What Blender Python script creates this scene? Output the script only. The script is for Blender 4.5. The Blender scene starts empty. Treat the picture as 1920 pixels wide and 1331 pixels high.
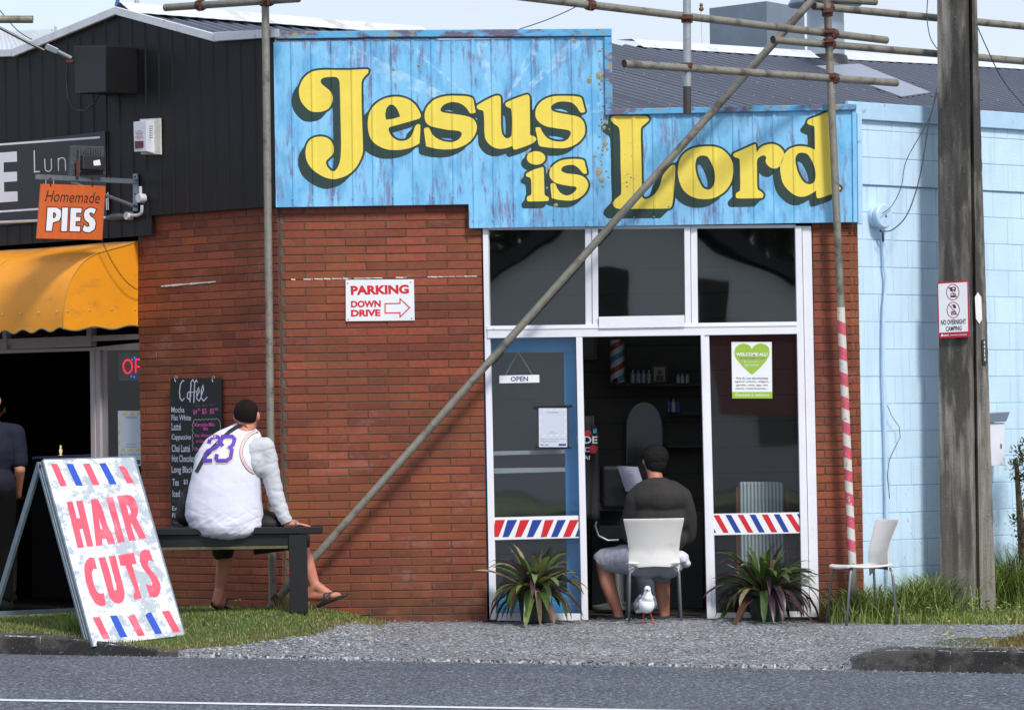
import bpy, bmesh, math, random
import numpy as np
from mathutils import Vector as V, Matrix, noise, geometry
from mathutils.bvhtree import BVHTree
random.seed(7); rnd = random.Random(11)
S = bpy.context.scene
COL = S.collection
# ---------------------------------------------------------------- camera, sky, sun, exposure
F_PX = 7860.0
CAM = V((0.0, -30.0, 1.30))
pitch = math.atan(155 / F_PX); roll = math.radians(0.9)
fwd = V((0, math.cos(pitch), math.sin(pitch)))
r0 = V((1, 0, 0)); u0 = r0.cross(fwd)
right = r0 * math.cos(roll) - u0 * math.sin(roll)
up = u0 * math.cos(roll) + r0 * math.sin(roll)
cd = bpy.data.cameras.new('camera'); cam = bpy.data.objects.new('camera', cd); COL.objects.link(cam)
cam.matrix_world = Matrix(((right.x, up.x, -fwd.x, CAM.x), (right.y, up.y, -fwd.y, CAM.y), (right.z, up.z, -fwd.z, CAM.z), (0, 0, 0, 1)))
cd.sensor_width = 36; cd.lens = F_PX / 1920 * 36; cd.clip_start = .5; cd.clip_end = 4000
S.camera = cam
SUN_TO = V((0.34, -0.60, 0.72)).normalized()
wd = bpy.data.worlds.new('World'); S.world = wd; wd.use_nodes = True
nt = wd.node_tree; bg = nt.nodes['Background']
sky = nt.nodes.new('ShaderNodeTexSky'); sky.sky_type = 'NISHITA'; sky.sun_disc = False
sky.sun_elevation = math.asin(SUN_TO.z); sky.sun_rotation = math.atan2(SUN_TO.x, SUN_TO.y); sky.dust_density = 1.5
tc = nt.nodes.new('ShaderNodeTexCoord'); mp = nt.nodes.new('ShaderNodeMapping'); mp.inputs['Scale'].default_value = (2.2, 2.2, 7)
nz = nt.nodes.new('ShaderNodeTexNoise'); nz.inputs['Scale'].default_value = 2.0; nz.inputs['Detail'].default_value = 7; nz.inputs['Roughness'].default_value = .55
rp = nt.nodes.new('ShaderNodeValToRGB'); rp.color_ramp.elements[0].position = .34; rp.color_ramp.elements[1].position = .66
mx = nt.nodes.new('ShaderNodeMix'); mx.data_type = 'RGBA'
nt.links.new(tc.outputs['Generated'], mp.inputs['Vector']); nt.links.new(mp.outputs[0], nz.inputs['Vector']); nt.links.new(nz.outputs[0], rp.inputs[0])
ml = nt.nodes.new('ShaderNodeMath'); ml.operation = 'MULTIPLY_ADD'; ml.inputs[1].default_value = .45; ml.inputs[2].default_value = .5
nt.links.new(rp.outputs[0], ml.inputs[0]); nt.links.new(ml.outputs[0], mx.inputs[0])
nt.links.new(sky.outputs[0], mx.inputs[6]); mx.inputs[7].default_value = (3.7, 4.05, 4.8, 1)
nt.links.new(mx.outputs[2], bg.inputs['Color']); bg.inputs['Strength'].default_value = 0.10
sd = bpy.data.lights.new('sun', 'SUN'); sd.energy = 1.5; sd.angle = math.radians(10); sd.color = (1, .965, .92)
so = bpy.data.objects.new('sun', sd); COL.objects.link(so); so.rotation_euler = SUN_TO.to_track_quat('Z', 'Y').to_euler(); so.location = (0, 0, 20)
S.view_settings.view_transform = 'Standard'; S.view_settings.look = 'None'; S.view_settings.gamma = 1; S.view_settings.use_curve_mapping = False
S.view_settings.exposure = 1.03

# ---------------------------------------------------------------- helpers
def ray(px, py):
    return (fwd * F_PX + right * (px - 960) - up * (py - 665.5)).normalized()
class Pl:
    def __init__(s, p, n): s.p = V(p); s.n = V(n).normalized()
    def at(s, px, py, off=0.0):
        d = ray(px, py); p = s.p + s.n * off
        return CAM + d * ((p - CAM).dot(s.n) / d.dot(s.n))
    def off(s, d): return Pl(s.p + s.n * d, s.n)
def PY(y): return Pl((0, y, 0), (0, -1, 0))
def Q(px, py, y): return PY(y).at(px, py)
def tri_plane(a, b, c):
    n = (b - a).cross(c - a).normalized()
    if n.dot(CAM - a) < 0: n = -n
    return Pl(a, n)
FR = PY(0.0)
CORN = FR.at(521, 400)
K = math.sqrt(.5)
CH = Pl((CORN.x, 0, 0), (-K, -K, 0)); CHD = V((-K, K, 0))
BC = FR.at(1616, 600)
BL = Pl((BC.x, 0, 0), (K, -K, 0)); BLD = V((K, K, 0))
ORG = {}
def put(o, parent=None, w=None):
    COL.objects.link(o)
    w = V((0, 0, 0)) if w is None else V(w)
    if parent is not None:
        o.parent = parent; o.location = w - ORG[parent.name]
    else: o.location = w
    ORG[o.name] = w
    return o
def tag(o, label, cat, group=None):
    o['label'] = label; o['category'] = cat
    if group: o['group'] = group
    return o
def thing(name, label, cat, loc, group=None):
    o = bpy.data.objects.new(name, None); o.empty_display_size = .1
    put(o, None, loc); return tag(o, label, cat, group)
def kind(o, k): o['kind'] = k; return o
def mesh_obj(name, vs, fs, mat, parent=None, smooth=False, bev=0, origin=None, mats=None, mi=None):
    m = bpy.data.meshes.new(name)
    og = V(origin) if origin is not None else V((0, 0, 0))
    m.from_pydata([(v[0] - og.x, v[1] - og.y, v[2] - og.z) for v in vs], [], fs)
    for mm in (mats or [mat]): m.materials.append(mm)
    if mi is not None: m.polygons.foreach_set('material_index', mi)
    if smooth: m.polygons.foreach_set('use_smooth', [True] * len(m.polygons))
    m.update()
    o = bpy.data.objects.new(name, m); put(o, parent, og)
    if bev:
        b = o.modifiers.new('bevel', 'BEVEL'); b.width = bev; b.segments = 2; b.limit_method = 'ANGLE'; b.harden_normals = False
    return o
class MB:
    def __init__(s): s.v = []; s.f = []; s.m = []
    def add(s, vs, fs, mi=0):
        b = len(s.v); s.v += [tuple(v) for v in vs]; s.f += [tuple(b + i for i in f) for f in fs]; s.m += [mi] * len(fs); return s
    def slab(s, loop, n, th, mi=0):
        k = len(loop); loop = [V(p) for p in loop]; n = V(n).normalized()
        nn = V((0, 0, 0))
        for i in range(k): nn += (loop[i] - loop[0]).cross(loop[(i + 1) % k] - loop[0])
        if nn.dot(n) < 0: loop = loop[::-1]
        vs = loop + [p - n * th for p in loop]
        fs = [tuple(range(k)), tuple(range(2 * k - 1, k - 1, -1))] + [(i, k + i, k + (i + 1) % k, (i + 1) % k) for i in range(k)]
        return s.add(vs, fs, mi)
    def box(s, c, dx, dy, dz, mi=0):
        c, dx, dy, dz = V(c), V(dx), V(dy), V(dz)
        vs = [c + dx * a + dy * b + dz * e for e in (-.5, .5) for b in (-.5, .5) for a in (-.5, .5)]
        fs = [(0, 2, 3, 1), (4, 5, 7, 6), (0, 1, 5, 4), (2, 6, 7, 3), (1, 3, 7, 5), (0, 4, 6, 2)]
        if dx.cross(dy).dot(dz) < 0: fs = [f[::-1] for f in fs]
        return s.add(vs, fs, mi)
    def tube(s, pts, r, seg=10, mi=0, cap=True, rx=None):
        pts = [V(p) for p in pts]; n = len(pts); rs = r if isinstance(r, (list, tuple)) else [r] * n
        b = len(s.v); prev = None
        for i, p in enumerate(pts):
            t = (pts[min(i + 1, n - 1)] - pts[max(i - 1, 0)]).normalized()
            a = prev if prev is not None else (V((0, 0, 1)) if abs(t.z) < .9 else V((1, 0, 0)))
            a = (a - t * a.dot(t)).normalized(); prev = a; c = t.cross(a)
            for k in range(seg):
                an = 2 * math.pi * k / seg
                s.v.append(tuple(p + (a * math.cos(an) + c * math.sin(an)) * rs[i]))
        for i in range(n - 1):
            for k in range(seg):
                k2 = (k + 1) % seg
                s.f.append((b + i * seg + k, b + i * seg + k2, b + (i + 1) * seg + k2, b + (i + 1) * seg + k)); s.m.append(mi)
        if cap:
            s.f.append(tuple(b + k for k in range(seg))[::-1]); s.m.append(mi)
            s.f.append(tuple(b + (n - 1) * seg + k for k in range(seg))); s.m.append(mi)
        return s
    def lathe(s, base, prof, seg=20, mi=0, axis=(0, 0, 1)):
        ax = V(axis).normalized(); a = V((1, 0, 0)) if abs(ax.x) < .9 else V((0, 1, 0)); a = (a - ax * a.dot(ax)).normalized(); c = ax.cross(a); b = len(s.v); base = V(base)
        for (r, z) in prof:
            for k in range(seg):
                an = 2 * math.pi * k / seg; s.v.append(tuple(base + ax * z + (a * math.cos(an) + c * math.sin(an)) * r))
        for i in range(len(prof) - 1):
            for k in range(seg):
                k2 = (k + 1) % seg; s.f.append((b + i * seg + k, b + i * seg + k2, b + (i + 1) * seg + k2, b + (i + 1) * seg + k)); s.m.append(mi)
        s.f.append(tuple(b + k for k in range(seg))[::-1]); s.m.append(mi)
        s.f.append(tuple(b + (len(prof) - 1) * seg + k for k in range(seg))); s.m.append(mi)
        return s
    def build(s, name, mat, parent=None, smooth=False, bev=0, mats=None, origin=None):
        o = mesh_obj(name, s.v, s.f, mat, parent, smooth, bev, origin, mats, s.m if mats else None)
        if smooth:
            o.data.set_sharp_from_angle(angle=math.radians(40))
        return o
def pxl(pts, plane, off=0): return [plane.at(p[0], p[1], off) for p in pts]
def mem(name, pts, plane, off, th, mat, parent=None, bev=0):
    return MB().slab(pxl(pts, plane, off), plane.n, th).build(name, mat, parent, bev=bev)
def rect(x0, y0, x1, y1, k=0.0): return [(x0, y0), (x1, y0), (x1, y1), (x0, y1)]

# ---------------------------------------------------------------- materials
MATS = {}
def srgb(*c): return tuple((x / 255 / 12.92 if x / 255 <= .04045 else ((x / 255 + .055) / 1.055) ** 2.4) for x in c)
def mat(name, col=(.5, .5, .5), rough=.6, metal=0, spec=.5, var=0.0, vscale=8, bump=0, bscale=60, col2=None, thr=None, c2scale=6, rand=0.0, stretch=None, emit=None, coords='Object', c2detail=6, c2soft=.06):
    if name in MATS: return MATS[name]
    m = bpy.data.materials.new(name); m.use_nodes = True; t = m.node_tree; b = t.nodes['Principled BSDF']; MATS[name] = m
    b.inputs['Roughness'].default_value = rough; b.inputs['Metallic'].default_value = metal; b.inputs['Specular IOR Level'].default_value = spec
    geo = t.nodes.new('ShaderNodeNewGeometry'); pos = geo.outputs['Position']
    if coords == 'Local':
        tcn = t.nodes.new('ShaderNodeTexCoord'); pos = tcn.outputs['Object']
    if stretch:
        mm = t.nodes.new('ShaderNodeMapping'); mm.inputs['Scale'].default_value = stretch; t.links.new(pos, mm.inputs[0]); pos2 = mm.outputs[0]
    else: pos2 = pos
    rgb = t.nodes.new('ShaderNodeRGB'); rgb.outputs[0].default_value = (*col, 1); cur = rgb.outputs[0]
    def noise_(scale, detail=5, src=None, rough_=.6):
        n = t.nodes.new('ShaderNodeTexNoise'); n.inputs['Scale'].default_value = scale; n.inputs['Detail'].default_value = detail; n.inputs['Roughness'].default_value = rough_
        t.links.new(src or pos2, n.inputs['Vector']); return n.outputs[0]
    def mixc(f, a, bb, mode='MIX'):
        x = t.nodes.new('ShaderNodeMix'); x.data_type = 'RGBA'; x.blend_type = mode
        if isinstance(f, float): x.inputs[0].default_value = f
        else: t.links.new(f, x.inputs[0])
        t.links.new(a, x.inputs[6])
        if isinstance(bb, tuple): x.inputs[7].default_value = (*bb, 1)
        else: t.links.new(bb, x.inputs[7])
        return x.outputs[2]
    if col2:
        th = thr if thr is not None else .55
        r = t.nodes.new('ShaderNodeMapRange'); r.inputs[1].default_value = th - c2soft; r.inputs[2].default_value = th + c2soft
        t.links.new(noise_(c2scale, c2detail), r.inputs[0]); cur = mixc(r.outputs[0], cur, tuple(col2))
    if var:
        r = t.nodes.new('ShaderNodeMapRange'); r.inputs[1].default_value = .25; r.inputs[2].default_value = .75; r.inputs[3].default_value = 1 - var; r.inputs[4].default_value = 1 + var
        t.links.new(noise_(vscale), r.inputs[0])
        h = t.nodes.new('ShaderNodeVectorMath'); h.operation = 'SCALE'; t.links.new(cur, h.inputs[0]); t.links.new(r.outputs[0], h.inputs['Scale']); cur = h.outputs[0]
    if rand:
        oi = t.nodes.new('ShaderNodeObjectInfo'); r = t.nodes.new('ShaderNodeMapRange'); r.inputs[3].default_value = 1 - rand; r.inputs[4].default_value = 1 + rand
        t.links.new(oi.outputs['Random'], r.inputs[0]); h = t.nodes.new('ShaderNodeVectorMath'); h.operation = 'SCALE'; t.links.new(cur, h.inputs[0]); t.links.new(r.outputs[0], h.inputs['Scale']); cur = h.outputs[0]
    t.links.new(cur, b.inputs['Base Color'])
    if bump:
        bn = t.nodes.new('ShaderNodeBump'); bn.inputs['Strength'].default_value = min(1, bump); bn.inputs['Distance'].default_value = .004 * max(1, bump)
        t.links.new(noise_(bscale, 4, pos), bn.inputs['Height']); t.links.new(bn.outputs[0], b.inputs['Normal'])
    if emit: b.inputs['Emission Color'].default_value = (*emit[0], 1); b.inputs['Emission Strength'].default_value = emit[1]
    m['cur'] = 0
    return m
def glass_mat(name, refl=.09, tint=(.93, .95, .955), dirt=0.0):
    m = bpy.data.materials.new(name); m.use_nodes = True; t = m.node_tree; t.nodes.clear()
    o = t.nodes.new('ShaderNodeOutputMaterial'); tr = t.nodes.new('ShaderNodeBsdfTransparent'); tr.inputs[0].default_value = (*tint, 1)
    g = t.nodes.new('ShaderNodeBsdfGlossy'); g.inputs['Roughness'].default_value = .015
    bn = t.nodes.new('ShaderNodeBump'); bn.inputs['Strength'].default_value = .12; bn.inputs['Distance'].default_value = .01
    nn = t.nodes.new('ShaderNodeTexNoise'); nn.inputs['Scale'].default_value = 1.7; nn.inputs['Detail'].default_value = 1
    ge = t.nodes.new('ShaderNodeNewGeometry'); t.links.new(ge.outputs['Position'], nn.inputs[0]); t.links.new(nn.outputs[0], bn.inputs['Height']); t.links.new(bn.outputs[0], g.inputs['Normal'])
    fr = t.nodes.new('ShaderNodeFresnel'); fr.inputs[0].default_value = 1.5
    ma = t.nodes.new('ShaderNodeMath'); ma.operation = 'MULTIPLY_ADD'; ma.inputs[1].default_value = 1.0; ma.inputs[2].default_value = max(0, refl - .04); t.links.new(fr.outputs[0], ma.inputs[0])
    bf_ = t.nodes.new('ShaderNodeMath'); bf_.operation = 'SUBTRACT'; bf_.inputs[0].default_value = 1; t.links.new(ge.outputs['Backfacing'], bf_.inputs[1]); mf = t.nodes.new('ShaderNodeMath'); mf.operation = 'MULTIPLY'; t.links.new(ma.outputs[0], mf.inputs[0]); t.links.new(bf_.outputs[0], mf.inputs[1])
    x = t.nodes.new('ShaderNodeMixShader'); t.links.new(mf.outputs[0], x.inputs[0]); t.links.new(tr.outputs[0], x.inputs[1]); t.links.new(g.outputs[0], x.inputs[2])
    last = x
    if dirt:
        d = t.nodes.new('ShaderNodeBsdfDiffuse'); d.inputs[0].default_value = (.55, .55, .55, 1); y = t.nodes.new('ShaderNodeMixShader'); y.inputs[0].default_value = dirt
        t.links.new(x.outputs[0], y.inputs[1]); t.links.new(d.outputs[0], y.inputs[2]); last = y
    t.links.new(last.outputs[0], o.inputs[0]); MATS[name] = m; return m
def ramp_add(m, fac_fn, colr):
    """mix a further colour into the base colour of a mat() material; fac_fn(tree, position_socket) returns a 0..1 socket"""
    t = m.node_tree; b = t.nodes['Principled BSDF']; src = b.inputs['Base Color'].links[0].from_socket
    geo = t.nodes.new('ShaderNodeNewGeometry')
    f = fac_fn(t, geo.outputs['Position'])
    x = t.nodes.new('ShaderNodeMix'); x.data_type = 'RGBA'; t.links.new(f, x.inputs[0]); t.links.new(src, x.inputs[6]); x.inputs[7].default_value = (*colr, 1)
    t.links.new(x.outputs[2], b.inputs['Base Color'])
def nfac(scale, lo, hi, amt=1.0, stretch=None, detail=6, off=(0, 0, 0), rough=.6, zr=None):
    def fn(t, pos):
        mm = t.nodes.new('ShaderNodeMapping'); mm.inputs['Scale'].default_value = stretch or (1, 1, 1); mm.inputs['Location'].default_value = off; t.links.new(pos, mm.inputs[0])
        n = t.nodes.new('ShaderNodeTexNoise'); n.inputs['Scale'].default_value = scale; n.inputs['Detail'].default_value = detail; n.inputs['Roughness'].default_value = rough; t.links.new(mm.outputs[0], n.inputs[0])
        r = t.nodes.new('ShaderNodeMapRange'); r.inputs[1].default_value = lo; r.inputs[2].default_value = hi; r.inputs[4].default_value = amt; t.links.new(n.outputs[0], r.inputs[0]); out = r.outputs[0]
        if zr:
            sp = t.nodes.new('ShaderNodeSeparateXYZ'); t.links.new(pos, sp.inputs[0])
            q = t.nodes.new('ShaderNodeMapRange'); q.inputs[1].default_value = zr[0]; q.inputs[2].default_value = zr[1]; t.links.new(sp.outputs[2], q.inputs[0])
            k = t.nodes.new('ShaderNodeMath'); k.operation = 'MULTIPLY'; t.links.new(out, k.inputs[0]); t.links.new(q.outputs[0], k.inputs[1]); out = k.outputs[0]
        return out
    return fn
white = mat('white_paint', (.78, .78, .82), .45, var=.05, vscale=4, bump=.3, bscale=40)
ramp_add(white, nfac(18, .66, .75, .5, (1, 1, .4)), (.45, .42, .36))
white_clean = mat('white_sheet', (.8, .81, .83), .5, var=.03)
red_print = mat('red_print', srgb(205, 28, 38), .5, var=.06)
blue_print = mat('blue_print', srgb(28, 60, 145), .5, var=.06)
black_print = mat('black_print', (.02, .02, .022), .5)
navy_print = mat('navy_print', srgb(45, 50, 110), .5)
grey_print = mat('grey_print', (.2, .2, .22), .6)
brickm = mat('red_brick', srgb(129, 61, 38), .72, var=.22, vscale=30, bump=.8, bscale=120, rand=.34)
ramp_add(brickm, nfac(1.5, .44, .68, .75, off=(3, 0, 1)), srgb(146, 82, 40))
ramp_add(brickm, nfac(1.1, .45, .62, .45, (1, 1, 1.6), off=(15, 2, 7)), srgb(92, 44, 30))
ramp_add(brickm, nfac(5, .3, .6, .8, (1, 1, 1), off=(1, 8, 2), zr=(.5, .0)), srgb(66, 44, 30))
ramp_add(brickm, nfac(2.2, .56, .75, .38, (1, 1, 2.2), off=(5, 2, 7), detail=9, rough=.75), srgb(190, 140, 135))
ramp_add(brickm, nfac(26, .68, .75, .55), srgb(70, 38, 30))
ramp_add(brickm, nfac(55, .7, .76, .35), srgb(200, 170, 150))
mortar = mat('mortar', srgb(92, 78, 66), .9, var=.3, vscale=10, bump=1, bscale=150)
blockm = mat('pale_blue_painted_block', srgb(200, 226, 245), .5, var=.07, vscale=2.5, bump=.7, bscale=90, rand=.025)
ramp_add(blockm, nfac(30, .64, .67, .8, off=(9, 3, 0), zr=(1.05, .5)), srgb(150, 90, 95))
ramp_add(blockm, nfac(2.5, .52, .7, .35, (6, 6, .35), off=(2, 3, 9), detail=8), srgb(150, 178, 200))
ramp_add(blockm, nfac(6, .4, .7, .5, off=(2, 3, 1), zr=(.55, .1), detail=8), srgb(120, 128, 110))
blockj = mat('pale_blue_joint', srgb(160, 195, 222), .6, var=.08)
blackclad = mat('black_cladding', srgb(19, 19, 21), .5, spec=.35, var=.18, vscale=3, bump=.25, bscale=12)
ramp_add(blackclad, nfac(45, .76, .79, .5), (.3, .3, .3))
rustm = mat('rusty_steel', srgb(86, 48, 38), .85, var=.4, vscale=40, bump=1, bscale=150)
galv = mat('galvanised_tube', srgb(138, 134, 122), .55, metal=.35, var=.22, vscale=18, bump=.4, bscale=60, col2=srgb(96, 88, 78), thr=.58, c2scale=9)
ramp_add(galv, nfac(35, .68, .73, .7), srgb(205, 202, 195))
galv_new = mat('bright_galvanised_tube', srgb(165, 170, 174), .4, metal=.5, var=.2, vscale=30)
steelg = mat('weathered_galvanised_sheet', srgb(120, 134, 145), .5, metal=.4, var=.2, vscale=12, bump=.3)
yellow = mat('yellow_sign_paint', srgb(236, 212, 84), .5, var=.06, vscale=7, bump=.25, bscale=30)
ramp_add(yellow, nfac(40, .72, .75, .6), srgb(130, 125, 70))
darkgreen = mat('dark_green_sign_paint', srgb(36, 60, 54), .5, var=.2, vscale=12, bump=.2)
ramp_add(darkgreen, nfac(20, .66, .74, .5, (2, 1, .5)), srgb(40, 100, 85))
concm = mat('weathered_concrete', srgb(134, 130, 122), .9, var=.35, vscale=9, bump=1, bscale=60, col2=srgb(70, 67, 62), thr=.52, c2scale=4, stretch=(2, 2, .4))
ramp_add(concm, nfac(1.2, .3, .7, .9, (0.2, .2, 1), zr=(1.6, .3)), srgb(128, 122, 110))
ramp_add(concm, nfac(2.2, .35, .6, .85, (3, 3, .5), off=(6, 6, 6), zr=(1.5, 3.2), detail=8), srgb(44, 42, 40))
ramp_add(concm, nfac(14, .45, .62, .6, (2, 2, .06), off=(1, 6, 6)), srgb(62, 58, 54))
ramp_add(concm, nfac(60, .68, .72, .8), srgb(170, 165, 155))
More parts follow.
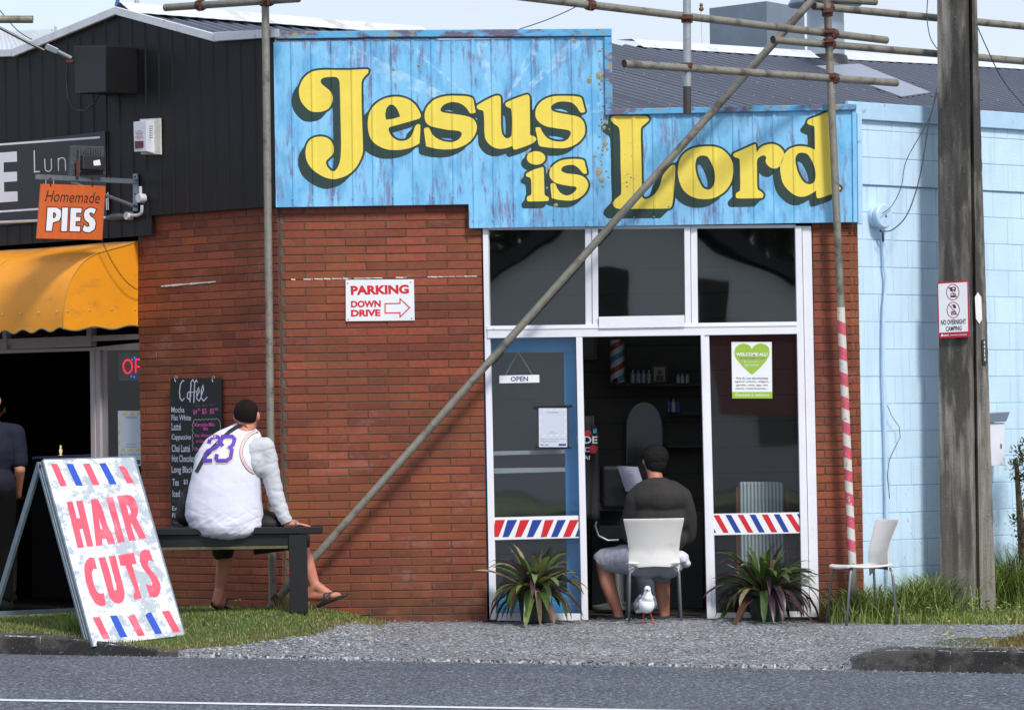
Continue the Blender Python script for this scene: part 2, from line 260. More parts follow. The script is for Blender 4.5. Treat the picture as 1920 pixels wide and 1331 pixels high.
YELLOW=[('J',[[(602.5,131.9),(607.8,131.6),(641.1,132.0),(657.2,131.9),(681.8,130.6),(687.5,130.5),(690.3,130.9),(691.1,131.6),(690.7,135.6),(690.3,136.9),(689.4,138.3),(684.2,143.3),(681.2,147.1),(679.0,151.3),(678.3,153.9),(677.8,156.6),(677.7,176.6),(678.3,207.7),(680.7,274.6),(680.6,281.9),(680.1,287.1),(679.3,290.8),(676.7,297.5),(672.6,306.4),(669.9,310.9),(667.0,315.1),(663.6,318.9),(659.8,322.6),(655.6,325.9),(651.3,328.8),(646.6,331.1),(641.4,333.0),(636.4,334.5),(628.0,336.2),(624.7,336.4),(621.5,336.2),(614.4,334.7),(610.6,333.4),(606.6,331.8),(602.5,329.7),(593.3,324.0),(588.8,320.6),(584.9,317.0),(581.8,313.4),(579.1,309.5),(576.9,305.5),(575.2,301.4),(573.9,297.1),(573.1,292.6),(572.8,288.1),(572.8,283.8),(573.3,279.6),(574.2,275.5),(575.5,271.6),(577.1,268.2),(579.1,265.4),(581.4,263.0),(584.0,261.0),(586.9,259.4),(590.0,258.1),(593.5,257.2),(597.0,256.7),(600.5,256.5),(604.1,256.7),(607.7,257.2),(611.1,258.1),(614.2,259.4),(616.9,261.1),(619.3,263.3),(621.3,265.7),(623.0,268.2),(624.3,271.0),(625.1,274.0),(625.7,277.1),(625.9,282.6),(625.6,285.1),(624.9,287.5),(624.0,289.7),(622.6,291.6),(614.1,299.5),(612.8,300.9),(611.9,302.4),(611.4,304.0),(611.4,307.5),(611.9,309.2),(613.7,312.8),(617.5,317.5),(620.5,320.1),(622.0,320.9),(625.0,321.7),(626.4,321.6),(627.9,320.9),(629.4,319.6),(630.9,317.8),(632.4,315.5),(634.9,310.6),(636.9,304.7),(638.2,297.9),(639.0,290.1),(639.4,281.6),(639.6,266.2),(637.3,166.1),(636.7,154.5),(635.7,151.0),(634.8,149.2),(633.7,147.7),(632.4,146.5),(630.8,145.5),(629.0,145.0),(627.0,144.7),(615.0,145.2),(608.4,146.1),(606.1,146.9),(604.4,147.7),(603.0,148.8),(602.1,150.0),(601.6,151.5),(601.4,153.3),(601.7,155.1),(602.5,156.9),(603.9,158.6),(616.4,168.8),(619.6,172.4),(622.1,176.2),(623.0,178.4),(624.0,183.1),(624.2,185.6),(624.0,188.1),(623.4,190.8),(621.4,196.4),(618.5,201.1),(616.8,203.2),(614.7,205.1),(612.3,206.7),(609.3,208.1),(605.9,209.2),(602.3,210.1),(598.6,210.6),(590.7,210.7),(586.6,210.2),(583.0,209.2),(579.7,207.5),(576.6,205.2),(571.2,199.8),(566.8,194.4),(565.0,191.4),(563.4,188.1),(562.2,184.4),(561.3,180.4),(560.7,176.4),(560.5,172.5),(560.6,168.9),(561.1,165.5),(561.9,162.2),(564.6,155.3),(566.5,151.7),(568.7,148.3),(571.2,145.2),(574.2,142.3),(577.5,139.6),(581.1,137.3),(584.9,135.4),(588.9,134.0),(593.1,133.0)]]),('e',[[(689.5,232.9),(689.8,225.9),(690.8,218.6),(692.9,211.9),(694.3,208.7),(696.0,205.6),(698.2,202.5),(700.8,199.4),(706.5,193.9),(712.6,189.4),(716.0,187.6),(719.5,186.0),(723.2,184.8),(727.1,183.7),(735.1,182.4),(742.9,181.9),(746.8,182.0),(750.7,182.4),(754.7,183.2),(758.8,184.3),(762.7,185.7),(766.4,187.3),(769.7,189.3),(772.7,191.5),(778.1,196.5),(780.4,199.3),(784.3,205.4),(787.1,210.7),(788.8,215.4),(789.1,217.3),(789.1,218.8),(788.7,220.0),(787.2,221.8),(785.8,223.1),(784.5,223.6),(777.8,225.7),(742.9,235.5),(733.3,237.9),(731.2,238.8),(729.8,239.7),(729.0,240.8),(728.7,241.9),(728.8,245.1),(729.3,247.0),(731.2,251.1),(734.0,255.2),(735.7,257.2),(737.7,259.0),(742.7,262.1),(745.4,263.3),(748.1,264.2),(750.8,264.6),(753.4,264.8),(756.0,264.6),(761.0,263.5),(763.3,262.5),(765.6,261.2),(767.7,259.6),(769.5,257.6),(772.8,252.5),(774.2,249.8),(775.3,246.9),(778.1,238.1),(780.0,235.1),(782.0,233.6),(783.1,233.2),(785.6,233.2),(787.2,233.9),(787.7,234.3),(788.0,235.2),(788.2,236.8),(788.2,243.2),(787.3,259.6),(786.5,269.3),(786.0,269.7),(781.8,272.3),(773.6,276.2),(769.0,277.8),(764.1,279.2),(753.4,281.2),(748.1,281.7),(738.0,282.0),(733.2,281.7),(728.6,281.1),(724.4,280.2),(720.4,279.0),(716.6,277.6),(709.4,273.9),(705.9,271.7),(702.7,269.2),(699.9,266.8),(697.8,264.3),(696.1,261.8),(693.4,256.4),(692.3,253.2),(690.7,246.5),(689.8,240.6)],[(724.0,225.1),(722.5,217.5),(722.3,214.7),(722.6,212.0),(723.8,206.6),(725.8,202.2),(728.4,198.9),(729.9,197.8),(731.4,197.0),(733.1,196.7),(734.7,196.7),(736.4,197.1),(738.1,197.9),(739.7,199.1),(742.9,202.3),(745.8,207.1),(748.9,214.2),(750.1,219.2),(741.2,222.2),(737.7,223.2)]]),('s',[[(856.2,180.2),(869.4,180.5),(876.3,181.3),(881.5,182.6),(885.0,184.2),(886.0,184.9),(887.4,187.3),(888.1,189.4),(889.4,197.8),(891.4,207.7),(891.7,210.1),(891.7,211.4),(891.5,211.8),(885.1,213.6),(883.5,213.6),(882.4,213.4),(881.5,212.8),(879.6,210.8),(876.0,205.0),(874.4,203.0),(870.2,199.1),(867.8,197.3),(865.3,195.8),(860.3,193.6),(857.6,192.8),(852.1,192.0),(846.1,192.1),(843.2,192.6),(840.1,193.5),(836.9,194.7),(833.9,196.2),(831.5,197.8),(829.5,199.5),(828.0,201.3),(826.9,203.2),(826.2,204.9),(826.0,206.4),(826.2,207.8),(826.9,209.1),(828.2,210.1),(830.1,211.0),(832.6,211.6),(843.6,213.4),(858.8,215.3),(871.9,217.6),(879.2,219.7),(882.3,220.8),(885.1,222.2),(887.4,223.8),(889.4,225.8),(891.1,228.0),(892.3,230.5),(894.0,235.4),(894.3,237.9),(894.3,240.5),(894.0,243.3),(892.0,249.8),(890.6,253.1),(888.8,256.4),(886.6,259.5),(884.2,262.5),(881.4,265.4),(878.3,268.1),(874.8,270.5),(870.9,272.8),(866.8,274.8),(858.6,277.9),(854.5,279.0),(845.8,280.4),(835.9,280.8),(826.2,280.4),(817.9,279.3),(807.1,277.0),(798.9,274.6),(795.1,246.4),(795.0,243.3),(795.4,241.6),(796.2,240.8),(799.3,239.7),(801.7,239.4),(802.8,239.7),(804.4,240.9),(806.1,243.3),(809.1,250.1),(810.6,252.4),(814.7,256.6),(817.1,258.5),(822.7,261.8),(829.2,264.5),(832.8,265.5),(840.7,266.8),(844.7,267.0),(848.4,266.8),(851.7,266.0),(854.9,264.8),(857.7,263.2),(860.1,261.6),(862.1,259.6),(863.7,257.3),(865.0,255.1),(865.7,253.1),(865.9,251.5),(865.7,250.1),(865.0,248.9),(864.0,247.9),(862.7,247.0),(858.9,245.8),(852.7,244.9),(843.9,244.5),(839.3,244.0),(834.4,243.2),(812.5,238.7),(809.5,237.9),(806.7,236.8),(804.1,235.3),(801.8,233.4),(799.8,231.3),(798.3,229.0),(797.2,226.4),(796.5,223.4),(796.1,220.3),(796.2,214.3),(796.6,211.4),(797.3,208.4),(798.3,205.6),(799.6,202.8),(803.2,197.6),(807.9,192.7),(810.6,190.3),(813.6,188.0),(817.1,186.0),(821.2,184.4),(825.7,182.9),(830.5,181.7),(835.4,180.8),(840.5,180.3),(845.9,180.1)]]),('u',[[(893.7,200.6),(893.8,199.7),(894.2,198.9),(897.1,196.6),(900.3,194.5),(909.2,189.3),(920.6,183.5),(926.9,181.0),(931.5,179.9),(933.4,179.8),(935.0,180.0),(936.3,180.5),(937.4,181.1),(938.2,182.3),(938.8,184.4),(939.1,187.3),(939.3,227.7),(939.6,238.3),(940.4,246.7),(941.2,249.8),(942.1,252.3),(944.5,256.1),(946.0,257.7),(947.7,258.8),(949.5,259.6),(951.2,259.9),(952.9,259.7),(954.6,259.0),(957.3,256.8),(958.7,255.0),(959.1,253.5),(959.7,246.1),(960.1,233.7),(959.9,222.1),(959.2,211.3),(958.7,207.4),(958.0,205.1),(957.3,204.1),(954.0,202.4),(951.1,201.3),(949.9,200.6),(949.0,199.7),(947.8,197.4),(947.7,194.5),(948.3,193.6),(949.9,192.5),(952.6,191.0),(960.3,187.5),(976.2,181.5),(982.0,179.5),(986.5,178.3),(989.0,178.0),(990.4,178.4),(991.2,179.2),(992.5,181.2),(992.9,182.1),(993.2,187.1),(993.9,241.2),(993.8,251.4),(994.3,253.4),(995.4,254.6),(998.5,255.0),(1000.0,255.5),(1003.2,257.6),(1004.6,258.9),(1005.4,260.2),(1005.6,261.5),(1005.3,262.9),(1004.5,264.2),(1001.8,267.0),(999.9,268.3),(994.6,271.0),(986.7,274.2),(974.8,278.4),(968.5,280.4),(966.1,280.9),(964.5,281.0),(963.4,280.6),(962.1,279.2),(961.5,277.9),(960.7,273.7),(956.7,275.8),(948.8,278.3),(942.9,279.3),(936.7,279.5),(933.6,279.2),(930.5,278.5),(927.4,277.4),(924.3,276.1),(921.5,274.4),(918.8,272.3),(916.2,269.8),(913.9,267.1),(912.0,264.3),(910.6,261.6),(909.7,259.1),(909.1,256.0),(908.2,246.7),(907.9,227.7),(907.5,218.3),(906.8,211.5),(906.3,209.5),(905.7,208.5),(903.9,207.4),(902.3,206.9),(898.6,206.4),(897.1,205.8),(895.8,204.7),(894.8,203.3),(894.0,201.9)]]),('s',[[(1058.2,180.3),(1068.6,180.5),(1078.5,181.0),(1085.0,182.0),(1087.4,182.7),(1089.4,183.7),(1090.6,184.9),(1091.2,186.2),(1094.8,200.6),(1097.0,207.7),(1097.1,209.4),(1096.3,210.6),(1095.0,211.3),(1092.1,211.9),(1089.8,211.7),(1088.6,211.2),(1087.3,210.1),(1086.0,208.2),(1083.0,203.0),(1081.2,200.6),(1076.9,196.5),(1074.4,194.6),(1071.8,193.2),(1068.9,192.2),(1062.8,191.1),(1056.2,190.8),(1049.3,191.1),(1046.0,191.8),(1042.9,193.0),(1039.9,194.5),(1037.2,196.3),(1035.2,197.9),(1034.0,199.5),(1033.4,201.0),(1033.2,202.5),(1033.9,205.5),(1034.7,206.9),(1036.0,208.2),(1037.9,209.4),(1040.6,210.4),(1051.4,212.8),(1075.5,217.2),(1080.1,218.2),(1083.9,219.6),(1087.0,221.2),(1089.6,223.1),(1091.7,225.3),(1093.4,227.7),(1094.9,230.4),(1095.9,233.5),(1096.7,236.7),(1097.2,243.2),(1097.0,246.7),(1096.5,250.1),(1095.5,253.4),(1093.9,256.7),(1091.8,259.8),(1089.4,262.8),(1086.7,265.6),(1083.7,268.2),(1080.4,270.5),(1076.8,272.6),(1073.1,274.4),(1069.3,275.9),(1065.2,277.0),(1061.1,277.9),(1056.9,278.5),(1052.6,278.7),(1039.3,278.1),(1030.0,277.3),(1015.4,275.4),(1012.9,274.7),(1010.8,273.1),(1009.5,270.4),(1008.7,266.9),(1007.4,258.8),(1004.4,244.6),(1004.1,241.2),(1004.5,239.6),(1005.6,239.1),(1008.1,239.2),(1010.5,238.9),(1011.7,239.1),(1012.9,239.9),(1013.8,241.3),(1015.6,245.6),(1018.7,250.6),(1023.1,256.4),(1025.7,258.8),(1028.7,260.8),(1032.0,262.5),(1035.6,263.9),(1039.3,264.9),(1043.3,265.6),(1047.6,266.0),(1051.9,266.0),(1055.5,265.6),(1058.5,264.9),(1060.9,263.8),(1063.1,262.5),(1065.0,260.9),(1066.7,258.9),(1069.4,254.1),(1070.1,252.1),(1070.4,250.4),(1070.3,249.0),(1069.9,247.8),(1068.0,245.7),(1066.8,245.0),(1065.0,244.3),(1058.4,243.1),(1043.3,241.2),(1029.7,238.9),(1025.7,237.9),(1022.2,236.6),(1019.0,235.2),(1016.2,233.6),(1013.5,231.8),(1011.1,229.7),(1008.8,227.3),(1006.9,224.8),(1005.4,222.3),(1004.4,219.7),(1003.9,217.0),(1003.7,214.2),(1004.1,208.7),(1004.6,206.0),(1005.5,203.3),(1006.8,200.6),(1008.6,197.8),(1010.8,195.0),(1013.4,192.2),(1016.2,189.8),(1019.3,187.7),(1022.8,185.9),(1029.8,183.0),(1036.5,181.4),(1046.8,180.3)]]),('i',[[(985.9,327.6),(986.3,326.3),(988.3,324.7),(992.8,322.2),(999.1,319.3),(1007.8,316.2),(1015.7,313.9),(1017.5,313.6),(1018.4,313.7),(1018.7,314.2),(1019.6,316.2),(1020.8,360.9),(1021.0,363.8),(1021.5,365.6),(1022.0,366.5),(1024.6,368.3),(1027.4,369.4),(1028.4,370.1),(1028.9,371.1),(1029.1,372.3),(1028.8,376.1),(1028.1,376.7),(1026.4,377.2),(1018.6,377.7),(994.6,378.1),(991.2,377.9),(989.4,377.5),(988.7,377.0),(987.7,373.0),(987.8,370.6),(988.2,369.8),(990.3,368.1),(994.7,366.2),(995.8,365.3),(996.1,364.5),(996.5,359.8),(996.5,356.0),(996.2,344.8),(995.7,338.7),(995.4,336.4),(994.6,334.3),(991.9,332.7),(988.6,331.7),(987.3,331.0),(986.1,329.4)]]),('dot',[[(1022.5,296.7),(1022.2,299.1),(1021.2,301.5),(1019.6,303.7),(1017.4,305.6),(1014.8,307.2),(1011.8,308.4),(1008.5,309.1),(1005.1,309.4),(1001.7,309.1),(998.5,308.4),(995.5,307.2),(992.8,305.6),(990.7,303.7),(989.1,301.5),(988.1,299.1),(987.7,296.7),(988.1,294.2),(989.1,291.8),(990.7,289.6),(992.8,287.7),(995.5,286.1),(998.5,284.9),(1001.7,284.2),(1005.1,284.0),(1008.5,284.2),(1011.8,284.9),(1014.8,286.1),(1017.4,287.7),(1019.6,289.6),(1021.2,291.8),(1022.2,294.2)]]),('s',[[(1072.3,298.5),(1079.8,298.5),(1087.0,298.8),(1091.7,299.7),(1093.4,300.3),(1094.8,301.2),(1095.6,302.2),(1096.0,303.4),(1096.7,307.1),(1099.8,319.5),(1100.4,322.7),(1100.6,325.1),(1098.7,326.0),(1097.4,326.3),(1094.8,326.2),(1093.8,325.7),(1090.9,322.7),(1085.9,316.8),(1084.0,314.9),(1079.8,312.0),(1077.5,310.9),(1075.2,310.0),(1072.9,309.6),(1067.9,309.5),(1062.9,310.4),(1057.7,312.0),(1055.7,313.0),(1054.4,314.1),(1053.5,315.4),(1052.9,316.7),(1052.4,318.9),(1052.4,319.9),(1052.8,320.8),(1053.8,321.8),(1057.3,323.8),(1062.5,325.5),(1065.8,326.0),(1077.2,327.1),(1084.4,328.2),(1087.8,329.0),(1090.9,330.1),(1093.5,331.5),(1095.9,333.4),(1098.0,335.3),(1099.6,337.4),(1101.0,339.5),(1101.9,341.6),(1102.6,343.9),(1102.9,346.2),(1102.8,348.5),(1101.6,353.5),(1099.4,358.4),(1097.8,360.9),(1095.9,363.4),(1093.8,365.7),(1091.2,367.9),(1085.1,372.0),(1082.1,373.5),(1079.2,374.7),(1076.3,375.5),(1070.4,376.4),(1064.1,376.6),(1054.2,375.9),(1044.0,374.5),(1034.7,372.1),(1033.2,360.8),(1032.3,349.9),(1032.3,347.1),(1032.6,345.6),(1033.2,344.8),(1035.7,343.9),(1036.9,343.7),(1039.1,343.9),(1039.9,344.4),(1040.7,345.1),(1042.0,347.1),(1045.0,354.0),(1049.1,360.1),(1050.8,361.8),(1054.6,364.5),(1056.6,365.5),(1060.6,366.7),(1064.4,366.9),(1066.4,366.5),(1068.6,365.7),(1073.2,363.2),(1077.1,360.2),(1080.2,356.5),(1081.1,355.0),(1081.4,353.6),(1081.1,352.4),(1080.5,351.3),(1079.6,350.6),(1078.5,350.2),(1070.7,349.5),(1055.6,347.0),(1049.8,345.7),(1044.2,344.0),(1041.5,343.0),(1039.1,341.8),(1037.0,340.2),(1033.6,336.4),(1031.3,332.6),(1030.6,330.7),(1030.2,328.7),(1030.2,324.3),(1031.2,319.3),(1032.3,316.9),(1033.8,314.6),(1037.8,310.1),(1042.6,306.2),(1048.1,303.0),(1050.8,301.7),(1056.2,300.2),(1064.2,299.0)]]),('L',[[(1144.8,223.1),(1145.0,221.6),(1145.7,220.2),(1147.4,219.0),(1150.6,218.2),(1155.8,217.8),(1162.6,217.7),(1177.9,217.9),(1203.1,217.6),(1209.3,217.9),(1212.8,218.5),(1214.5,219.4),(1216.6,222.6),(1217.0,223.8),(1216.9,225.1),(1216.4,226.4),(1215.1,228.0),(1203.9,237.6),(1202.6,239.7),(1201.9,242.1),(1201.5,244.8),(1201.4,259.1),(1203.0,315.7),(1203.5,348.8),(1203.4,365.0),(1204.0,368.6),(1205.0,371.1),(1206.5,372.5),(1208.2,373.2),(1210.1,373.6),(1212.1,373.4),(1214.4,372.7),(1216.8,371.6),(1221.6,368.7),(1226.7,364.6),(1229.1,362.0),(1231.4,358.8),(1235.6,351.1),(1237.4,347.1),(1238.8,343.0),(1240.9,334.4),(1242.3,330.6),(1244.1,327.3),(1246.1,324.3),(1253.1,316.3),(1258.3,311.4),(1260.5,309.9),(1262.1,309.3),(1263.4,309.2),(1264.3,309.8),(1265.1,310.7),(1265.7,312.0),(1266.1,313.6),(1266.3,315.8),(1266.1,323.4),(1264.6,340.5),(1263.4,359.5),(1261.9,375.5),(1260.5,383.5),(1259.7,386.1),(1258.7,387.8),(1257.7,389.1),(1255.3,391.1),(1240.0,391.6),(1169.3,392.0),(1161.3,391.7),(1156.6,391.2),(1154.4,390.5),(1150.8,387.0),(1149.8,385.3),(1149.2,383.5),(1148.9,381.8),(1149.2,380.2),(1151.0,376.9),(1153.9,373.5),(1159.7,368.6),(1162.4,366.6),(1163.5,365.5),(1164.3,363.6),(1164.8,361.0),(1165.0,358.0),(1164.8,342.2),(1163.8,315.7),(1163.0,266.1),(1162.4,252.7),(1161.7,244.6),(1160.7,240.4),(1158.8,238.0),(1156.9,236.4),(1151.9,233.2),(1149.8,231.4),(1146.3,227.2),(1145.2,225.0)]]),('o',[[(1322.2,275.0),(1331.5,274.9),(1336.0,275.2),(1343.9,276.4),(1347.3,277.4),(1350.5,278.7),(1353.7,280.4),(1357.0,282.7),(1360.3,285.5),(1363.4,288.6),(1366.1,291.7),(1368.4,294.9),(1370.5,298.3),(1372.1,301.7),(1373.4,305.2),(1374.4,308.7),(1374.9,312.3),(1375.1,319.9),(1374.4,328.8),(1373.5,333.5),(1372.3,337.9),(1370.7,342.1),(1368.7,346.3),(1366.4,350.1),(1363.9,353.7),(1361.1,356.9),(1358.1,359.9),(1354.9,362.6),(1347.8,367.2),(1343.9,369.3),(1339.9,371.0),(1335.7,372.3),(1331.3,373.2),(1326.7,373.7),(1317.6,373.8),(1308.9,372.8),(1304.7,371.9),(1300.7,370.6),(1297.0,369.0),(1293.4,367.1),(1290.1,364.9),(1284.8,360.7),(1282.8,358.6),(1281.0,356.3),(1277.7,350.7),(1276.2,347.4),(1273.7,340.2),(1271.7,331.8),(1271.0,327.4),(1270.6,323.3),(1270.6,319.4),(1270.8,315.7),(1272.0,308.6),(1273.9,301.6),(1275.3,298.3),(1277.1,295.1),(1279.3,292.0),(1282.0,289.0),(1285.1,286.3),(1288.3,283.8),(1291.9,281.7),(1295.8,279.9),(1299.9,278.3),(1304.1,277.1),(1308.5,276.2),(1313.0,275.6)],[(1317.6,291.9),(1322.2,292.5),(1324.5,293.2),(1326.7,294.5),(1328.6,296.6),(1331.9,302.3),(1336.3,311.3),(1338.5,317.6),(1339.9,324.3),(1340.5,331.2),(1340.3,338.2),(1339.8,341.6),(1339.1,344.7),(1338.0,347.4),(1336.6,349.9),(1335.1,352.1),(1333.4,353.7),(1331.6,354.9),(1329.6,355.6),(1327.6,355.9),(1325.5,355.7),(1323.5,355.3),(1321.5,354.4),(1319.5,353.2),(1317.6,351.5),(1315.8,349.2),(1314.1,346.4),(1309.4,337.0),(1306.8,330.2),(1304.9,323.1),(1303.7,315.6),(1303.6,312.0),(1303.7,308.3),(1304.2,304.6),(1304.9,301.2),(1305.8,298.5),(1306.8,296.5),(1308.1,295.2),(1309.4,294.2),(1312.4,292.7),(1315.8,291.9)]]),('r',[[(1374.6,291.7),(1374.6,289.9),(1375.3,288.9),(1376.8,287.8),(1379.3,286.5),(1390.9,281.6),(1409.0,273.3),(1413.5,271.4),(1415.7,270.8),(1416.5,270.9),(1417.3,273.8),(1418.8,286.6),(1422.0,281.2),(1423.6,279.3),(1427.5,275.9),(1429.9,274.4),(1432.6,273.1),(1439.8,271.1),(1443.7,270.4),(1447.3,270.3),(1450.7,270.7),(1453.9,271.6),(1457.0,272.8),(1459.8,274.3),(1462.3,276.1),(1464.5,278.3),(1468.0,282.6),(1469.0,284.5),(1470.2,289.2),(1468.1,299.1),(1467.2,302.4),(1466.1,305.2),(1462.7,311.5),(1457.1,315.6),(1454.8,316.4),(1452.4,316.6),(1449.8,316.3),(1444.9,314.8),(1442.9,313.7),(1439.6,310.6),(1437.2,307.4),(1436.3,305.8),(1435.3,302.4),(1435.5,300.5),(1436.6,296.7),(1436.6,295.1),(1435.8,293.8),(1434.6,292.7),(1433.1,292.0),(1431.5,291.7),(1429.6,292.0),(1427.5,292.8),(1425.4,293.9),(1422.3,296.2),(1421.2,297.5),(1420.3,299.0),(1419.7,300.7),(1419.1,304.7),(1419.5,345.3),(1419.7,350.0),(1420.2,353.7),(1421.3,356.0),(1422.8,357.1),(1425.9,358.8),(1430.1,362.6),(1430.9,363.9),(1431.3,365.3),(1431.3,366.9),(1430.9,368.3),(1430.0,370.3),(1429.6,370.9),(1428.4,371.4),(1421.2,372.0),(1391.3,372.5),(1386.6,372.4),(1383.0,372.1),(1381.0,371.5),(1380.1,370.6),(1379.8,369.5),(1379.4,367.0),(1379.4,365.5),(1379.7,364.0),(1380.2,362.7),(1381.2,361.8),(1386.8,358.5),(1387.4,357.5),(1387.8,354.8),(1388.0,343.3),(1387.3,307.1),(1387.0,301.9),(1386.5,299.1),(1385.9,298.1),(1382.7,296.7),(1377.4,295.1),(1375.4,293.5),(1374.8,292.6)]]),('d',[[(1470.5,289.2),(1476.8,282.3),(1479.6,280.1),(1482.6,278.4),(1485.9,277.1),(1492.8,275.1),(1496.1,274.6),(1499.4,274.5),(1506.0,274.8),(1512.9,275.9),(1519.3,277.6),(1521.9,278.6),(1527.9,281.7),(1527.3,248.3),(1527.1,243.3),(1526.7,239.6),(1526.0,237.6),(1525.0,236.9),(1522.6,236.3),(1516.7,234.1),(1515.1,233.3),(1514.2,232.3),(1513.6,231.2),(1513.3,230.0),(1513.8,227.7),(1514.3,226.5),(1515.4,225.3),(1517.6,223.9),(1521.2,222.4),(1535.8,217.3),(1549.1,211.1),(1552.3,209.8),(1554.4,209.3),(1555.6,209.4),(1556.4,209.9),(1557.4,211.1),(1557.6,256.1),(1558.9,305.7),(1559.2,327.5),(1559.5,336.8),(1560.6,343.7),(1562.8,347.2),(1565.7,348.0),(1568.8,347.8),(1571.3,348.2),(1574.6,350.5),(1575.7,351.7),(1576.3,352.8),(1576.5,353.8),(1576.3,354.7),(1575.5,355.7),(1571.1,358.6),(1567.7,360.5),(1558.9,364.4),(1546.7,368.8),(1540.5,370.7),(1535.8,371.8),(1533.2,371.9),(1531.9,371.3),(1531.3,370.1),(1530.3,366.1),(1530.0,357.8),(1522.6,362.7),(1517.8,365.4),(1512.6,367.7),(1507.8,369.0),(1505.3,369.3),(1500.0,369.2),(1497.1,368.8),(1494.2,368.1),(1491.2,366.9),(1487.9,365.0),(1484.4,362.6),(1477.9,356.9),(1472.4,350.7),(1470.0,347.3),(1468.0,343.7),(1466.5,339.8),(1465.4,335.6),(1463.3,323.4),(1462.7,319.7),(1462.6,315.9),(1463.1,311.5),(1464.5,305.9)],[(1504.4,286.7),(1509.4,287.4),(1511.9,288.4),(1514.3,290.0),(1516.6,292.4),(1520.8,299.0),(1524.1,305.6),(1526.6,312.2),(1527.5,315.6),(1528.9,323.2),(1529.2,327.0),(1529.2,330.5),(1528.8,333.8),(1528.1,337.0),(1527.2,339.8),(1525.9,342.1),(1524.2,343.7),(1522.1,344.9),(1519.9,345.6),(1517.6,345.9),(1515.2,345.6),(1512.6,344.9),(1510.1,343.7),(1507.7,342.1),(1505.4,339.8),(1503.3,337.0),(1499.4,330.5),(1496.2,323.4),(1494.8,319.5),(1492.6,311.4),(1491.2,302.8),(1491.2,299.1),(1491.6,296.0),(1492.5,293.3),(1493.8,291.0),(1495.3,289.2),(1497.2,287.9),(1499.5,287.1),(1501.9,286.7)]])]
